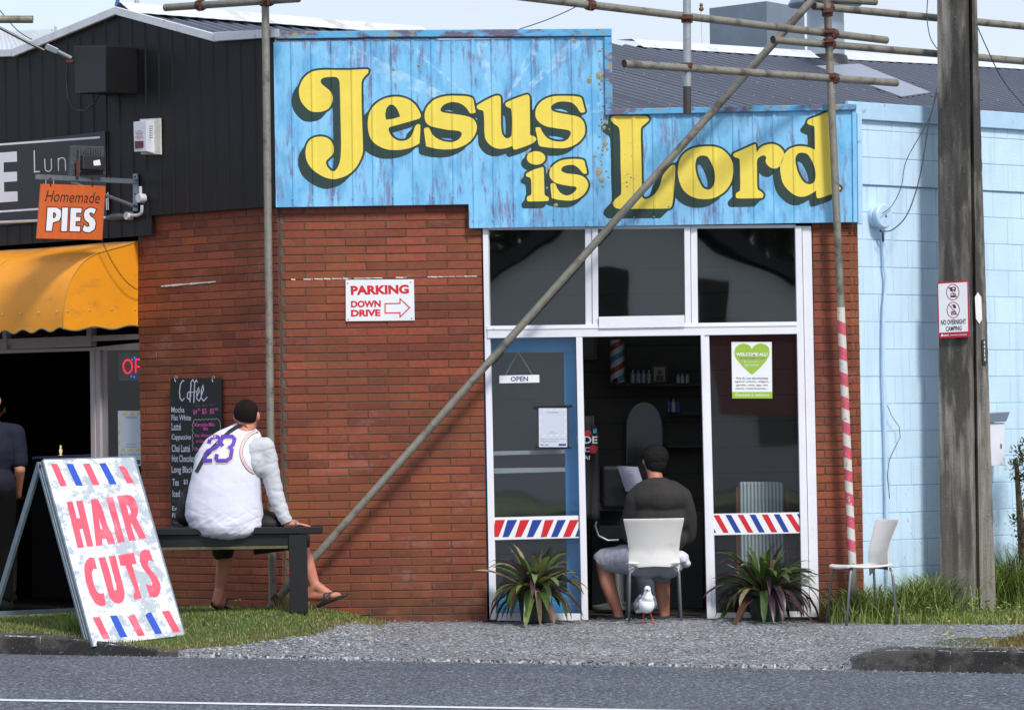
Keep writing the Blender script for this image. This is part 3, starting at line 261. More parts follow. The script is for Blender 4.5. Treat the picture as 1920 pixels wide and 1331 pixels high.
DARK=[[(678.8,126.7),(677.2,127.0),(670.8,127.0),(668.8,127.5),(661.2,127.5),(658.8,128.0),(619.2,128.0),(616.2,127.5),(606.2,127.5),(604.2,128.0),(599.2,128.0),(592.8,129.0),(585.2,131.2),(579.2,133.9),(574.1,137.2),(571.0,139.8),(566.0,145.2),(562.6,150.8),(558.3,160.2),(553.7,166.8),(549.9,173.8),(548.2,178.2),(546.5,186.8),(546.5,192.2),(547.0,196.2),(549.7,205.8),(552.8,211.4),(557.2,217.0),(563.2,223.0),(567.2,225.8),(570.2,227.3),(574.2,228.5),(581.2,229.0),(589.8,228.0),(594.2,226.8),(597.2,225.6),(602.0,222.8),(607.5,217.2),(612.2,211.0),(617.2,208.0),(622.8,202.1),(623.2,202.1),(623.5,202.8),(623.5,208.2),(624.0,210.2),(624.0,227.8),(624.5,230.2),(624.5,247.2),(625.0,249.8),(624.8,262.9),(623.8,262.5),(621.9,260.2),(619.2,258.0),(616.2,256.2),(612.8,254.7),(607.2,253.0),(603.2,252.5),(597.2,252.5),(588.2,254.7),(582.1,257.8),(578.2,260.5),(576.5,262.2),(574.2,265.8),(572.4,269.2),(570.2,275.3),(563.2,285.1),(561.7,288.2),(560.2,292.8),(559.0,298.2),(559.0,309.2),(560.2,315.2),(561.9,320.2),(565.2,326.9),(570.8,334.0),(576.2,339.0),(586.2,345.8),(593.8,349.9),(601.8,352.8),(606.8,354.0),(611.8,354.5),(617.2,354.0),(624.2,352.3),(631.8,349.8),(637.8,347.1),(646.0,341.2),(655.2,332.0),(657.0,329.8),(661.5,326.2),(669.2,318.5),(671.2,315.9),(675.4,309.2),(681.8,295.2),(684.0,288.2),(684.8,283.2),(685.8,283.5),(689.6,286.8),(694.2,289.8),(697.8,291.8),(706.2,295.3),(712.8,297.0),(719.8,298.0),(732.2,298.0),(745.8,296.0),(752.2,294.3),(761.8,290.8),(770.4,286.2),(778.2,278.5),(783.8,275.8),(784.4,276.2),(785.7,287.2),(787.2,289.5),(789.2,290.3),(796.8,292.5),(806.2,294.5),(813.2,295.5),(818.8,295.5),(821.2,296.0),(828.2,296.0),(830.2,295.5),(834.2,295.5),(840.8,294.5),(845.2,293.3),(853.8,290.3),(858.8,287.9),(867.8,282.0),(874.8,275.0),(882.2,270.0),(887.2,265.0),(891.8,258.9),(894.8,253.0),(895.8,252.1),(896.5,265.8),(897.7,271.8),(899.7,276.8),(904.2,283.0),(910.1,288.2),(913.2,290.1),(919.8,292.5),(924.2,293.5),(931.2,293.5),(937.8,292.3),(948.2,288.8),(949.0,289.2),(950.2,292.4),(951.8,294.0),(953.2,294.8),(955.2,295.0),(971.2,289.8),(982.2,285.6),(988.8,282.3),(990.8,281.0),(994.2,277.5),(995.2,277.5),(996.0,280.8),(995.7,281.8),(990.1,284.8),(987.0,287.8),(984.7,292.2),(983.8,295.3),(978.8,300.6),(977.0,304.2),(977.0,308.8),(978.2,311.9),(981.6,315.8),(988.4,319.8),(987.8,320.6),(985.2,322.0),(983.2,324.2),(982.0,327.2),(982.2,330.2),(980.2,333.4),(978.2,335.6),(976.0,339.2),(976.2,341.2),(977.8,343.5),(984.7,346.8),(986.0,351.8),(986.5,365.2),(984.9,367.8),(983.7,371.2),(983.7,373.8),(982.2,376.4),(980.8,378.0),(978.2,381.8),(977.5,384.2),(978.2,387.2),(979.0,389.2),(980.2,390.3),(982.2,391.0),(1007.8,391.0),(1010.2,390.5),(1016.2,390.5),(1019.2,389.5),(1021.5,387.2),(1023.2,384.5),(1025.2,383.0),(1026.2,384.5),(1027.8,385.3),(1038.2,388.0),(1050.8,389.5),(1063.2,389.5),(1070.8,387.8),(1077.8,384.6),(1081.4,382.2),(1084.0,380.2),(1089.2,375.0),(1090.8,373.0),(1094.2,370.5),(1099.2,365.5),(1101.8,361.8),(1104.8,355.8),(1106.3,351.2),(1107.0,348.2),(1107.0,345.8),(1105.3,339.8),(1104.1,337.2),(1099.2,330.8),(1099.1,330.2),(1099.6,329.8),(1102.2,328.6),(1103.3,327.8),(1104.3,325.2),(1104.5,323.2),(1099.8,302.8),(1098.8,300.2),(1097.2,298.2),(1091.8,295.7),(1084.2,294.5),(1067.2,294.5),(1059.2,295.5),(1050.8,297.7),(1045.2,300.1),(1041.6,302.2),(1035.8,306.5),(1032.8,309.5),(1029.7,313.8),(1027.9,317.2),(1026.5,321.8),(1026.3,323.8),(1024.8,326.2),(1024.2,326.2),(1024.1,325.8),(1023.5,315.8),(1022.8,313.8),(1021.5,311.2),(1019.2,309.8),(1019.6,308.8),(1023.2,305.4),(1025.3,301.8),(1026.5,297.2),(1026.5,295.2),(1025.8,292.8),(1026.0,292.2),(1027.8,292.0),(1030.8,292.5),(1045.8,292.5),(1055.8,290.3),(1061.8,288.1),(1066.2,285.8),(1070.9,282.8),(1078.1,276.2),(1085.4,271.8),(1088.2,269.5),(1092.5,265.2),(1096.8,259.2),(1098.8,255.2),(1101.0,247.8),(1101.0,237.8),(1098.1,228.2),(1095.2,223.6),(1090.4,218.8),(1090.3,218.2),(1092.2,216.2),(1096.2,214.8),(1099.0,213.2),(1100.3,211.2),(1101.0,207.8),(1098.7,200.2),(1095.3,186.8),(1094.1,183.2),(1092.2,181.0),(1089.2,179.4),(1085.8,178.2),(1079.8,177.0),(1076.2,177.0),(1074.2,176.5),(1042.8,176.5),(1035.2,177.5),(1030.8,178.7),(1021.8,182.1),(1017.8,184.2),(1012.8,187.5),(1007.2,193.1),(1003.7,198.2),(1000.2,205.4),(998.8,207.0),(997.8,207.3),(997.5,189.2),(997.0,187.2),(996.8,182.2),(994.2,177.0),(992.2,175.2),(989.2,174.0),(987.2,174.0),(984.8,174.7),(971.2,179.2),(956.8,184.9),(950.2,187.9),(945.8,190.7),(943.8,194.1),(943.2,194.4),(943.0,184.8),(941.6,180.8),(940.8,179.1),(939.4,177.8),(934.8,176.0),(930.2,176.0),(928.2,176.5),(919.2,179.9),(907.8,185.7),(893.8,194.0),(892.7,193.2),(891.8,188.8),(889.2,182.6),(887.8,181.4),(881.8,178.7),(875.2,177.0),(870.8,176.5),(863.8,176.5),(861.8,176.0),(843.8,176.0),(841.8,176.5),(836.8,176.5),(825.2,179.0),(818.8,181.2),(810.1,185.8),(807.5,187.8),(800.0,195.2),(796.4,200.8),(793.3,207.8),(791.2,209.6),(790.4,208.8),(785.8,200.1),(781.0,193.8),(777.8,190.5),(771.2,185.7),(764.2,182.2),(754.2,179.0),(748.2,178.0),(737.2,178.0),(727.8,179.5),(721.8,181.2),(713.8,184.4),(706.6,188.8),(704.0,190.8),(696.5,198.2),(692.7,203.8),(689.8,209.4),(683.8,215.5),(682.8,215.9),(682.5,207.2),(682.0,204.8),(682.0,178.8),(681.5,176.2),(681.5,159.2),(682.0,154.8),(683.2,151.2),(685.2,148.1),(692.8,140.2),(694.8,135.2),(695.0,132.8),(693.8,129.2),(691.8,127.7),(688.2,126.5)],[(1039.7,205.2),(1050.8,205.0),(1054.2,205.5),(1060.2,207.4),(1063.9,209.8),(1064.4,210.8),(1063.2,211.0),(1054.2,209.5),(1044.8,207.5),(1040.8,206.3),(1039.8,205.8)],[(1552.8,205.7),(1545.8,208.4),(1534.2,213.8),(1517.2,219.9),(1513.6,221.8),(1511.2,224.2),(1509.7,227.8),(1509.3,231.2),(1501.2,241.8),(1500.5,243.2),(1500.5,245.2),(1501.2,247.4),(1503.1,249.2),(1512.2,252.9),(1513.3,253.8),(1514.0,255.8),(1514.0,260.2),(1514.5,262.2),(1514.5,270.8),(1514.2,271.6),(1513.8,271.9),(1504.2,270.5),(1496.2,270.5),(1490.8,271.5),(1484.2,273.7),(1478.2,276.4),(1475.8,278.0),(1472.2,281.2),(1471.4,280.8),(1468.8,277.0),(1465.0,273.2),(1462.9,271.8),(1458.2,269.2),(1450.2,266.5),(1442.2,266.5),(1435.2,268.2),(1428.2,270.9),(1422.2,275.2),(1421.6,274.8),(1420.3,270.8),(1419.2,268.6),(1417.8,267.7),(1414.8,267.0),(1408.2,269.4),(1374.2,284.9),(1372.2,286.6),(1370.8,289.8),(1370.2,290.2),(1362.0,281.8),(1355.8,277.2),(1350.8,274.7),(1344.8,272.7),(1339.8,271.5),(1334.8,271.0),(1318.8,271.0),(1316.8,271.5),(1312.2,271.5),(1303.8,273.2),(1294.2,276.4),(1287.8,279.7),(1283.1,282.8),(1276.8,289.0),(1273.4,293.8),(1269.8,301.8),(1266.2,305.7),(1265.8,305.9),(1262.8,305.2),(1258.2,306.9),(1252.8,311.0),(1249.0,314.8),(1243.2,321.6),(1238.8,329.4),(1230.5,338.2),(1226.2,344.2),(1223.7,349.2),(1220.8,359.8),(1218.8,365.4),(1215.2,368.1),(1211.2,369.5),(1208.7,369.2),(1208.2,368.8),(1207.5,365.8),(1207.5,334.8),(1207.0,332.2),(1207.0,306.8),(1206.5,304.2),(1206.5,287.8),(1206.0,285.2),(1206.0,271.8),(1205.5,269.2),(1205.5,244.2),(1206.2,241.2),(1206.8,240.5),(1217.5,231.2),(1219.2,228.9),(1221.0,224.8),(1220.3,221.8),(1217.8,217.2),(1216.8,216.2),(1212.8,214.5),(1206.2,213.5),(1186.8,213.5),(1184.2,214.0),(1167.8,214.0),(1164.8,213.5),(1158.8,213.5),(1156.8,214.0),(1151.2,214.0),(1145.8,215.7),(1142.7,217.8),(1141.7,219.8),(1140.5,224.2),(1127.8,237.1),(1127.0,238.8),(1127.0,240.2),(1127.2,241.8),(1127.9,243.2),(1131.0,247.8),(1133.1,249.8),(1141.0,255.2),(1142.6,257.2),(1143.5,259.8),(1144.5,267.8),(1144.5,275.2),(1145.0,277.8),(1145.0,295.8),(1145.5,298.8),(1145.5,328.8),(1146.0,331.2),(1146.0,344.8),(1146.5,347.2),(1146.5,356.8),(1147.0,358.8),(1147.0,363.2),(1147.0,375.8),(1144.8,381.2),(1134.5,391.8),(1132.4,394.8),(1131.0,398.2),(1131.2,400.8),(1132.7,403.8),(1136.8,408.0),(1138.2,408.8),(1140.8,409.5),(1144.2,409.5),(1145.8,410.0),(1182.2,410.0),(1185.2,409.5),(1236.8,409.3),(1240.2,407.5),(1251.8,396.0),(1257.2,394.1),(1259.8,392.5),(1261.5,390.8),(1263.3,387.2),(1264.8,382.2),(1266.0,375.8),(1266.0,373.2),(1266.8,371.7),(1267.2,371.8),(1273.5,378.2),(1276.1,380.2),(1282.2,384.1),(1289.8,387.3),(1296.2,389.0),(1305.2,390.0),(1311.2,390.0),(1313.2,389.5),(1317.2,389.5),(1322.8,388.3),(1329.8,385.8),(1334.2,383.6),(1342.8,378.0),(1346.0,375.2),(1351.1,369.8),(1357.9,365.2),(1363.8,360.0),(1368.2,354.4),(1372.2,347.8),(1372.8,347.7),(1373.0,368.8),(1372.5,369.8),(1365.2,377.8),(1364.5,379.8),(1364.5,382.8),(1365.0,384.8),(1365.8,386.0),(1368.2,387.8),(1371.8,388.5),(1395.2,388.5),(1397.8,388.0),(1411.2,388.0),(1415.2,387.0),(1425.8,376.0),(1430.2,374.8),(1432.0,373.8),(1433.6,371.8),(1435.5,366.2),(1434.3,362.2),(1432.5,359.2),(1428.4,355.8),(1424.8,353.6),(1424.1,352.8),(1423.5,348.8),(1423.3,325.2),(1423.8,324.8),(1426.5,327.8),(1429.2,329.8),(1432.2,331.3),(1436.2,332.5),(1441.2,332.3),(1444.2,330.8),(1447.6,328.2),(1449.8,327.2),(1450.0,328.2),(1449.5,330.2),(1449.5,333.8),(1451.5,346.8),(1453.7,355.2),(1456.4,361.2),(1460.5,367.2),(1469.5,376.2),(1472.6,378.8),(1479.8,383.1),(1485.8,385.0),(1489.8,385.5),(1496.2,385.0),(1503.8,382.4),(1508.8,379.8),(1516.2,375.2),(1516.8,375.2),(1517.0,375.8),(1517.0,379.2),(1518.2,385.0),(1519.8,387.0),(1521.8,388.0),(1523.2,388.0),(1528.2,386.8),(1543.2,381.8),(1551.2,378.6),(1557.8,375.4),(1563.4,371.8),(1565.5,369.8),(1570.6,363.2),(1575.8,360.3),(1578.5,358.2),(1580.5,353.8),(1579.6,350.8),(1577.2,347.5),(1573.8,345.2),(1571.2,344.2),(1565.3,343.8),(1564.0,340.8),(1563.5,337.2),(1563.5,330.8),(1563.0,328.8),(1563.0,301.2),(1562.5,298.8),(1562.5,284.8),(1562.0,282.2),(1562.0,264.2),(1561.5,261.8),(1561.5,211.8),(1560.3,208.8),(1558.4,206.8),(1555.2,205.5)],[(833.8,207.2),(841.8,207.0),(845.2,207.7),(849.2,209.1),(850.1,209.8),(847.2,210.0),(840.2,209.0),(834.2,207.9)],[(943.2,217.2),(943.8,217.0),(944.8,217.4),(946.1,218.8),(947.5,225.2),(947.5,230.8),(948.0,233.2),(947.9,252.8),(947.8,253.2),(947.2,253.2),(945.4,250.2),(944.0,244.8),(944.0,240.8),(943.5,238.8)],[(891.2,221.2),(892.2,221.2),(894.0,222.2),(894.8,224.2),(894.8,225.8),(894.2,225.7),(891.5,222.2)],[(773.7,236.8),(774.2,236.5),(774.4,236.8),(772.8,241.2),(763.2,251.1),(761.7,254.2),(760.3,258.8),(759.7,259.8),(757.2,260.5),(753.8,260.8),(749.2,260.5),(745.2,259.1),(741.2,256.7),(736.8,252.4),(735.3,250.2),(735.8,249.4),(768.8,239.8),(770.8,239.0)],[(1028.0,255.2),(1030.8,255.0),(1035.8,256.0),(1038.8,256.0),(1049.8,257.5),(1053.8,258.7),(1055.8,259.7),(1056.7,260.8),(1056.2,261.4),(1052.8,262.0),(1046.2,262.0),(1039.2,261.0),(1032.2,258.4)],[(827.6,259.2),(829.2,259.0),(830.8,259.5),(843.2,260.0),(848.5,261.2),(849.6,261.8),(849.7,262.2),(849.2,262.4),(846.8,263.0),(841.8,263.0),(837.8,262.5),(830.2,260.8),(828.2,260.1)],[(624.7,295.2),(625.2,295.2),(625.4,295.8),(625.5,300.8),(625.0,303.2),(625.0,309.2),(624.0,316.2),(623.8,316.9),(622.8,316.8),(619.8,314.0),(617.8,311.9),(615.8,308.5),(615.5,304.2),(616.2,303.0),(621.5,297.8)],[(1495.6,303.8),(1496.2,303.3),(1499.2,304.2),(1502.2,306.0),(1503.8,307.6),(1507.6,313.8),(1511.6,321.8),(1513.3,326.2),(1515.5,334.8),(1516.0,338.8),(1515.8,341.1),(1514.2,341.3),(1510.8,339.5),(1508.0,336.8),(1503.9,330.8),(1500.9,324.8),(1498.7,319.2),(1495.5,306.2)],[(1307.9,308.8),(1309.2,308.5),(1311.2,309.2),(1313.8,310.8),(1316.3,314.2),(1322.3,326.2),(1324.8,333.8),(1326.0,339.2),(1326.5,343.2),(1326.2,351.5),(1325.2,351.6),(1322.8,350.6),(1320.0,348.2),(1316.7,343.2),(1313.7,337.2),(1311.2,331.2),(1309.0,323.8),(1307.5,315.2),(1307.5,309.8)],[(1024.7,349.8),(1025.2,349.6),(1027.2,351.8),(1026.2,353.8),(1025.2,355.2),(1024.8,355.2)]]
# ---------------------------------------------------------------- ground
ROAD = Pl((0, 0, -.17), (.02, 0, 1))
def zroad(x): return -.17 - .02 * max(-8, min(8, x))
kp = [(-9.5, -.2)] + [tuple(ROAD.at(*q)[:2]) for q in ((0, 1225), (350, 1232), (960, 1243), (1590, 1256), (1920, 1263))] + [(6.5, -4.55), (9.5, -5.4)]
def interp(x, pts):
    if x <= pts[0][0]: return pts[0][1]
    for a, b in zip(pts, pts[1:]):
        if x <= b[0]: return a[1] + (b[1] - a[1]) * (x - a[0]) / (b[0] - a[0])
    return pts[-1][1]
def yk(x): return interp(x, kp)
def ek(x): return interp(x, [(-3.1, .125), (-2.75, .085), (-2.35, .035), (-1.5, .025), (2.0, .025), (2.35, .145), (9, .15)])
def zw(x): return interp(x, [(-3.5, .08), (-2.3, .10), (-1.55, .115), (-1.25, .07), (-1.0, .01), (-.8, -.002), (1.6, -.012), (2.2, -.03), (2.6, -.05), (4, -.03)])
def gz(x, y):
    k = yk(x); t = max(0, min(1, (y - k) / (-k - (.35 if x < -1 else 0) + 1e-6)))
    if x < -1.0: t = min(1, t / .75)
    t = t * t * (3 - 2 * t) * .5 + t * .5
    return zroad(x) + ek(x) + (zw(x) - zroad(x) - ek(x)) * t
def in_grass_l(x, y): return x < -.95 and y > interp(x, [(-9, -.05), (-3.48, -1.6), (-2.9, -1.88), (-2.3, -1.98), (-1.95, -1.85), (-1.4, -1.6), (-1.15, -.95), (-1.0, -.45), (-.95, 0)])
def in_grass_r(x, y): return x > 2.05 and y > interp(x, [(2.05, -.12), (2.25, -.32), (2.6, -.5), (3.1, -.75), (3.6, -.95), (4.2, -1.5), (6, -2.6)])
def in_mound(x, y): return y > yk(x) + .14 and ((x - 3.45) / .78) ** 2 + ((y + 2.75) / .62) ** 2 < 1
asphalt = mat('asphalt', srgb(92, 98, 108), .85, var=.22, vscale=1.1, bump=2.5, bscale=120, col2=srgb(30, 34, 40), thr=.53, c2scale=42, c2detail=5, c2soft=.05, stretch=(1, .8, 1))
ramp_add(asphalt, nfac(.7, .5, .75, .45, (.35, 1.6, 1), off=(8, 0, 0)), srgb(58, 63, 70))
ramp_add(asphalt, nfac(38, .59, .63, .9, detail=3, off=(4, 4, 0)), srgb(178, 185, 194))
gravelm = mat('crushed_gravel', srgb(142, 143, 146), .9, var=.3, vscale=2.2, bump=2.5, bscale=110, col2=srgb(56, 58, 62), thr=.52, c2scale=48, c2detail=5, c2soft=.05)
ramp_add(gravelm, nfac(34, .57, .62, .9, detail=3, off=(4, 4, 0)), srgb(205, 207, 210))
ramp_add(gravelm, nfac(.9, .5, .72, .4, (.6, 1, 1)), srgb(150, 146, 140))
soil = mat('soil', srgb(82, 74, 48), .95, var=.4, vscale=14, bump=1.5, bscale=60, col2=srgb(62, 84, 34), thr=.48, c2scale=9)
kerbm = mat('kerb_concrete', srgb(74, 72, 70), .9, var=.3, vscale=8, bump=1.5, bscale=70, col2=srgb(38, 37, 36), thr=.5, c2scale=5)
ramp_add(kerbm, nfac(50, .6, .7, .5), srgb(135, 130, 124))
xs = [-400, -120, -40, -16, -8] + [x * .5 for x in range(-15, 16)] + [8, 16, 40, 120, 400]
ysr = [-400, -120, -60, -40, -20, -12, -8, -6, -4.6, -3.6, -2.6, -1.6, -.6, .4, 6, 60, 400]
rv = [(x, y, zroad(x) if y < 1 else zroad(x) - .25) for y in ysr for x in xs]
rf = [(j * len(xs) + i, j * len(xs) + i + 1, (j + 1) * len(xs) + i + 1, (j + 1) * len(xs) + i) for j in range(len(ysr) - 1) for i in range(len(xs) - 1)]
kind(mesh_obj('road', rv, rf, asphalt), 'structure')
line = []
for k in range(40):
    x = -6 + k * .4; yl = -7.2 + (x + .03) * -.182 + .002 * math.sin(k * 2.1); line.append((x, yl))
lv = []; lf = []
for i, (x, y) in enumerate(line):
    w = .078 + .005 * math.sin(i * 1.7); lv += [(x, y - w, zroad(x) + .004), (x, y + w, zroad(x) + .004)]
for i in range(len(line) - 1): lf.append((2 * i, 2 * i + 2, 2 * i + 3, 2 * i + 1))
linem = mat('road_line_paint', (.72, .73, .74), .6, var=.1, vscale=20, col2=srgb(120, 124, 128), thr=.66, c2scale=60, bump=1, bscale=200)
kind(mesh_obj('road_line', lv, lf, linem), 'structure')
# forecourt height field
gx = [-9.5, -8, -7, -6, -5] + [-4.4 + .035 * i for i in range(252)] + [5, 6, 7, 8, 9.5]
NT = 84; gv = []; gf = []; gm = []
def gpos(x, j):
    k = yk(x) + (.035 * noise.noise(V((x * 3.1, 1, 2))) + .02 * noise.noise(V((x * 11, 5, 2)))) * (1 if -2.3 < x < 2.15 else 0)
    if j == 0: return (x, k - .01, zroad(x) - .03)
    y = k + (3.2 - k) * ((j - 1) / (NT - 1)) ** 1.35
    z = gz(x, max(y, k + .001))
    if y > -.02: z -= min(.06, (y + .02) * .6)
    if not (in_grass_l(x, y) or in_grass_r(x, y)):
        z += .012 * noise.noise(V((x * 2.2, y * 2.2, 0))) + .007 * noise.noise(V((x * 14, y * 14, 3))) + .004 * noise.noise(V((x * 37, y * 37, 3)))
        if y < k + .5: z += .012 * max(0, noise.noise(V((x * 1.7, y * 4, 9)))) - .006
    return (x, y, z)
for x in gx:
    for j in range(NT + 1): gv.append(gpos(x, j))
W_ = NT + 1
for i in range(len(gx) - 1):
    for j in range(NT):
        gf.append((i * W_ + j, (i + 1) * W_ + j, (i + 1) * W_ + j + 1, i * W_ + j + 1))
        c = gv[i * W_ + j]; gm.append(1 if (in_grass_l(c[0], c[1]) or in_grass_r(c[0], c[1]) or in_mound(c[0], c[1])) else 0)
g = mesh_obj('gravel_forecourt', gv, gf, None, mats=[gravelm, soil], mi=gm, smooth=True); kind(g, 'structure')
# loose stones
stonem = mat('loose_stone', srgb(128, 130, 134), .9, var=.55, vscale=30, bump=.6)
mb = MB(); OCT = [(1, 0, 0), (-1, 0, 0), (0, 1, 0), (0, -1, 0), (0, 0, .7), (0, 0, -.7)]; OF = [(0, 2, 4), (2, 1, 4), (1, 3, 4), (3, 0, 4), (2, 0, 5), (1, 2, 5), (3, 1, 5), (0, 3, 5)]
for i in range(15000):
    x = rnd.uniform(-2.8, 3.6); k = yk(x); y = k + (0 - k) * rnd.random() ** 1.3
    if rnd.random() < .07: y = k - rnd.random() ** 2 * .25 - .01
    if in_grass_l(x, y) or in_grass_r(x, y): continue
    r = rnd.uniform(.003, .0085) * (1.9 if rnd.random() < .04 else 1)
    z = (gz(x, y) if y > k else zroad(x)) + r * .35
    a = rnd.random() * 6.28; q = [rnd.uniform(.6, 1.3) for _ in range(6)]
    mb.add([(x + r * q[m] * (p[0] * math.cos(a) - p[1] * math.sin(a)), y + r * q[m] * (p[0] * math.sin(a) + p[1] * math.cos(a)), z + r * q[m] * p[2]) for m, p in enumerate(OCT)], OF)
kind(mb.build('loose_gravel', stonem), 'stuff')
# kerbs
def kerb(name, x0, x1, n, label, joints=()):
    t = thing(name, label, 'kerb', (x0, yk(x0), zroad(x0)))
    edges = [x0] + list(joints) + [x1]
    for s, e in zip(edges, edges[1:]):
        m_ = MB(); st = max(3, int((e - s) / .06)); prof = []
        for i in range(st + 1):
            x = s + .004 + (e - s - .008) * i / st; k = yk(x); h = ek(x) + .006; zr = zroad(x); tx = .004 * noise.noise(V((x * 9, 0, 0)))
            prof.append([(x, k - .022 + tx, zr - .05), (x, k - .008 + tx, zr + h * .8), (x, k + .008 + tx, zr + h), (x, k + .13, zr + h + .002), (x, k + .135, zr - .05)])
        vs = [p for r_ in prof for p in r_]; fs = []
        for i in range(st):
            for j in range(4): fs.append((i * 5 + j, (i + 1) * 5 + j, (i + 1) * 5 + j + 1, i * 5 + j + 1))
        fs += [tuple(range(5))[::-1], tuple(st * 5 + j for j in range(5))]
        m_.add(vs, fs).build('kerb_stone', kerbm, t)
kerb('kerb', -7.5, -2.25, 0, 'dark kerb at the left dropping down to the road beside the haircuts board', joints=(-6.5, -5.4, -4.3, -3.2))
kerb('kerb', 2.13, 7.5, 0, 'dark concrete kerb at the right below the weeds and flowers', joints=(2.74, 3.9, 5.2, 6.4))
# ---------------------------------------------------------------- grass and weeds
def blades(name, spots, hmin, hmax, w, cols, lean=.5, seg=2, label=None, hfn=None):
    vs = []; fs = []; mi = []
    for (x, y, z) in spots:
        h = rnd.uniform(hmin, hmax) * (hfn(x, y) if hfn else 1); a = rnd.random() * 6.28; dx, dy = math.cos(a), math.sin(a); le = h * rnd.uniform(.1, lean) ; ww = w * rnd.uniform(.6, 1.3)
        px, py = -dy, dx; b = len(vs)
        for s in range(seg):
            t = s / seg; q = le * t * t; wv = ww * (1 - t * .5) / 2
            c = (x + dx * q, y + dy * q, z + h * t * (1 - .25 * t * lean))
            vs += [(c[0] - px * wv, c[1] - py * wv, c[2]), (c[0] + px * wv, c[1] + py * wv, c[2])]
        vs.append((x + dx * le, y + dy * le, z + h * (1 - .3 * lean)))
        m_ = rnd.choices(range(len(cols)), [c[1] for c in cols])[0] if not callable(cols[0][1]) else rnd.choices(range(len(cols)), [c[1](x, y) for c in cols])[0]
        for s in range(seg - 1): fs.append((b + 2 * s, b + 2 * s + 1, b + 2 * s + 3, b + 2 * s + 2)); mi.append(m_)
        fs.append((b + 2 * seg - 2, b + 2 * seg - 1, b + 2 * seg)); mi.append(m_)
    o = mesh_obj(name, vs, fs, None, mats=[c[0] for c in cols], mi=mi); kind(o, 'stuff')
    return o
def leafmat(name, c, rough=.5):
    m = mat(name, c, rough, var=.35, vscale=25); b = m.node_tree.nodes['Principled BSDF']
    t = m.node_tree; tr = t.nodes.new('ShaderNodeBsdfTranslucent'); tr.inputs[0].default_value = (c[0] * 1.2, c[1] * 1.2, c[2], 1); x = t.nodes.new('ShaderNodeMixShader'); x.inputs[0].default_value = .25
    o = t.nodes['Material Output']; t.links.new(b.outputs[0], x.inputs[1]); t.links.new(tr.outputs[0], x.inputs[2]); t.links.new(x.outputs[0], o.inputs[0]); return m
g1 = leafmat('grass_green', (.17, .24, .05)); g2 = leafmat('grass_dark_green', (.06, .10, .02)); g3 = leafmat('grass_straw', (.36, .28, .12)); g4 = leafmat('grass_light_green', (.28, .35, .09)); g5 = leafmat('dry_orange_growth', (.20, .12, .045))
sp = []
while len(sp) < 34000:
    x = rnd.uniform(-4.6, -.85); y = rnd.uniform(-2.1, .5 if x < -2 else .0)
    if in_grass_l(x - rnd.uniform(0, .1), y - rnd.uniform(0, .08)): sp.append((x, y, gz(x, y) - .004))
def edge(x, y): return max(.0, 1 - (y - interp(x, [(-9, -.05), (-3.48, -1.6), (-2.9, -1.88), (-2.3, -1.98), (-1.95, -1.85), (-1.4, -1.6), (-1.15, -.95), (-1.0, -.45), (-.95, 0)])) / .28)
blades('grass', sp, .018, .045, .005, [(g1, lambda x, y: 1), (g2, lambda x, y: .45), (g4, lambda x, y: .7), (g3, lambda x, y: .28 + 3.2 * edge(x, y)), (g5, lambda x, y: 1.1 * edge(x, y))], .9)
# longer dry tufts round the bench leg and the coupler
sp = []
for i in range(380):
    p = Q(rnd.gauss(552, 17), 1146, rnd.uniform(-.75, -.55)); sp.append((p.x, p.y, gz(p.x, p.y)))
blades('dry_grass_tuft', sp, .04, .15, .0045, [(g3, 1), (g1, .5), (g4, .4)], 1.0, 4)
sp = []
for i in range(260):
    p = Q(rnd.gauss(135, 10), 1175, rnd.uniform(-1.5, -1.1)); sp.append((p.x, p.y, gz(p.x, p.y)))
blades('kerb_grass_tuft', sp, .05, .2, .006, [(g1, 1), (g4, .6)], .8, 3)
# right-hand weeds
def wall_back(x): return -.03 if x < 2.47 else (x - BC.x) - .02
sp = []; sp2 = []; sp3 = []
while len(sp) < 11000:
    x = rnd.uniform(2.15, 4.6); y = rnd.uniform(-1.2, 1.6)
    if y > wall_back(x) or not in_grass_r(x, y): continue
    sp.append((x, y, gz(x, y) - .005))
blades('low_grass', sp, .03, .11, .007, [(g1, 1), (g4, .8), (g2, .5), (g3, .3)], .9, 2)
def tall(x, y): return interp(x, [(2.1, .35), (2.45, .75), (2.75, .8), (3.0, 1.0), (3.2, .75), (3.4, 1.1), (3.8, 1.5)])
while len(sp2) < 4300:
    x = rnd.uniform(2.2, 4.4); b = wall_back(x); y = b - abs(rnd.gauss(0, .22)) - .02
    if y < -.85 or noise.noise(V((x * 4, y * 4, 0))) < -.22: continue
    if 2.95 < x < 3.45 and y < -.3 and rnd.random() < .6: continue
    sp2.append((x, y, gz(x, y) - .005))
blades('tall_grass', sp2, .15, .52, .009, [(g1, 1), (g4, 1), (g2, .6), (g3, .12)], 1.0, 5, hfn=tall)
while len(sp3) < 170:
    x = rnd.uniform(2.2, 4.2); b = wall_back(x); y = b - abs(rnd.gauss(0, .2)) - .05; sp3.append((x, y, gz(x, y)))
blades('seeding_grass_stalks', sp3, .3, .62, .0035, [(g3, 1), (g4, 1.3)], 1.0, 6, hfn=lambda x, y: tall(x, y) * .95)
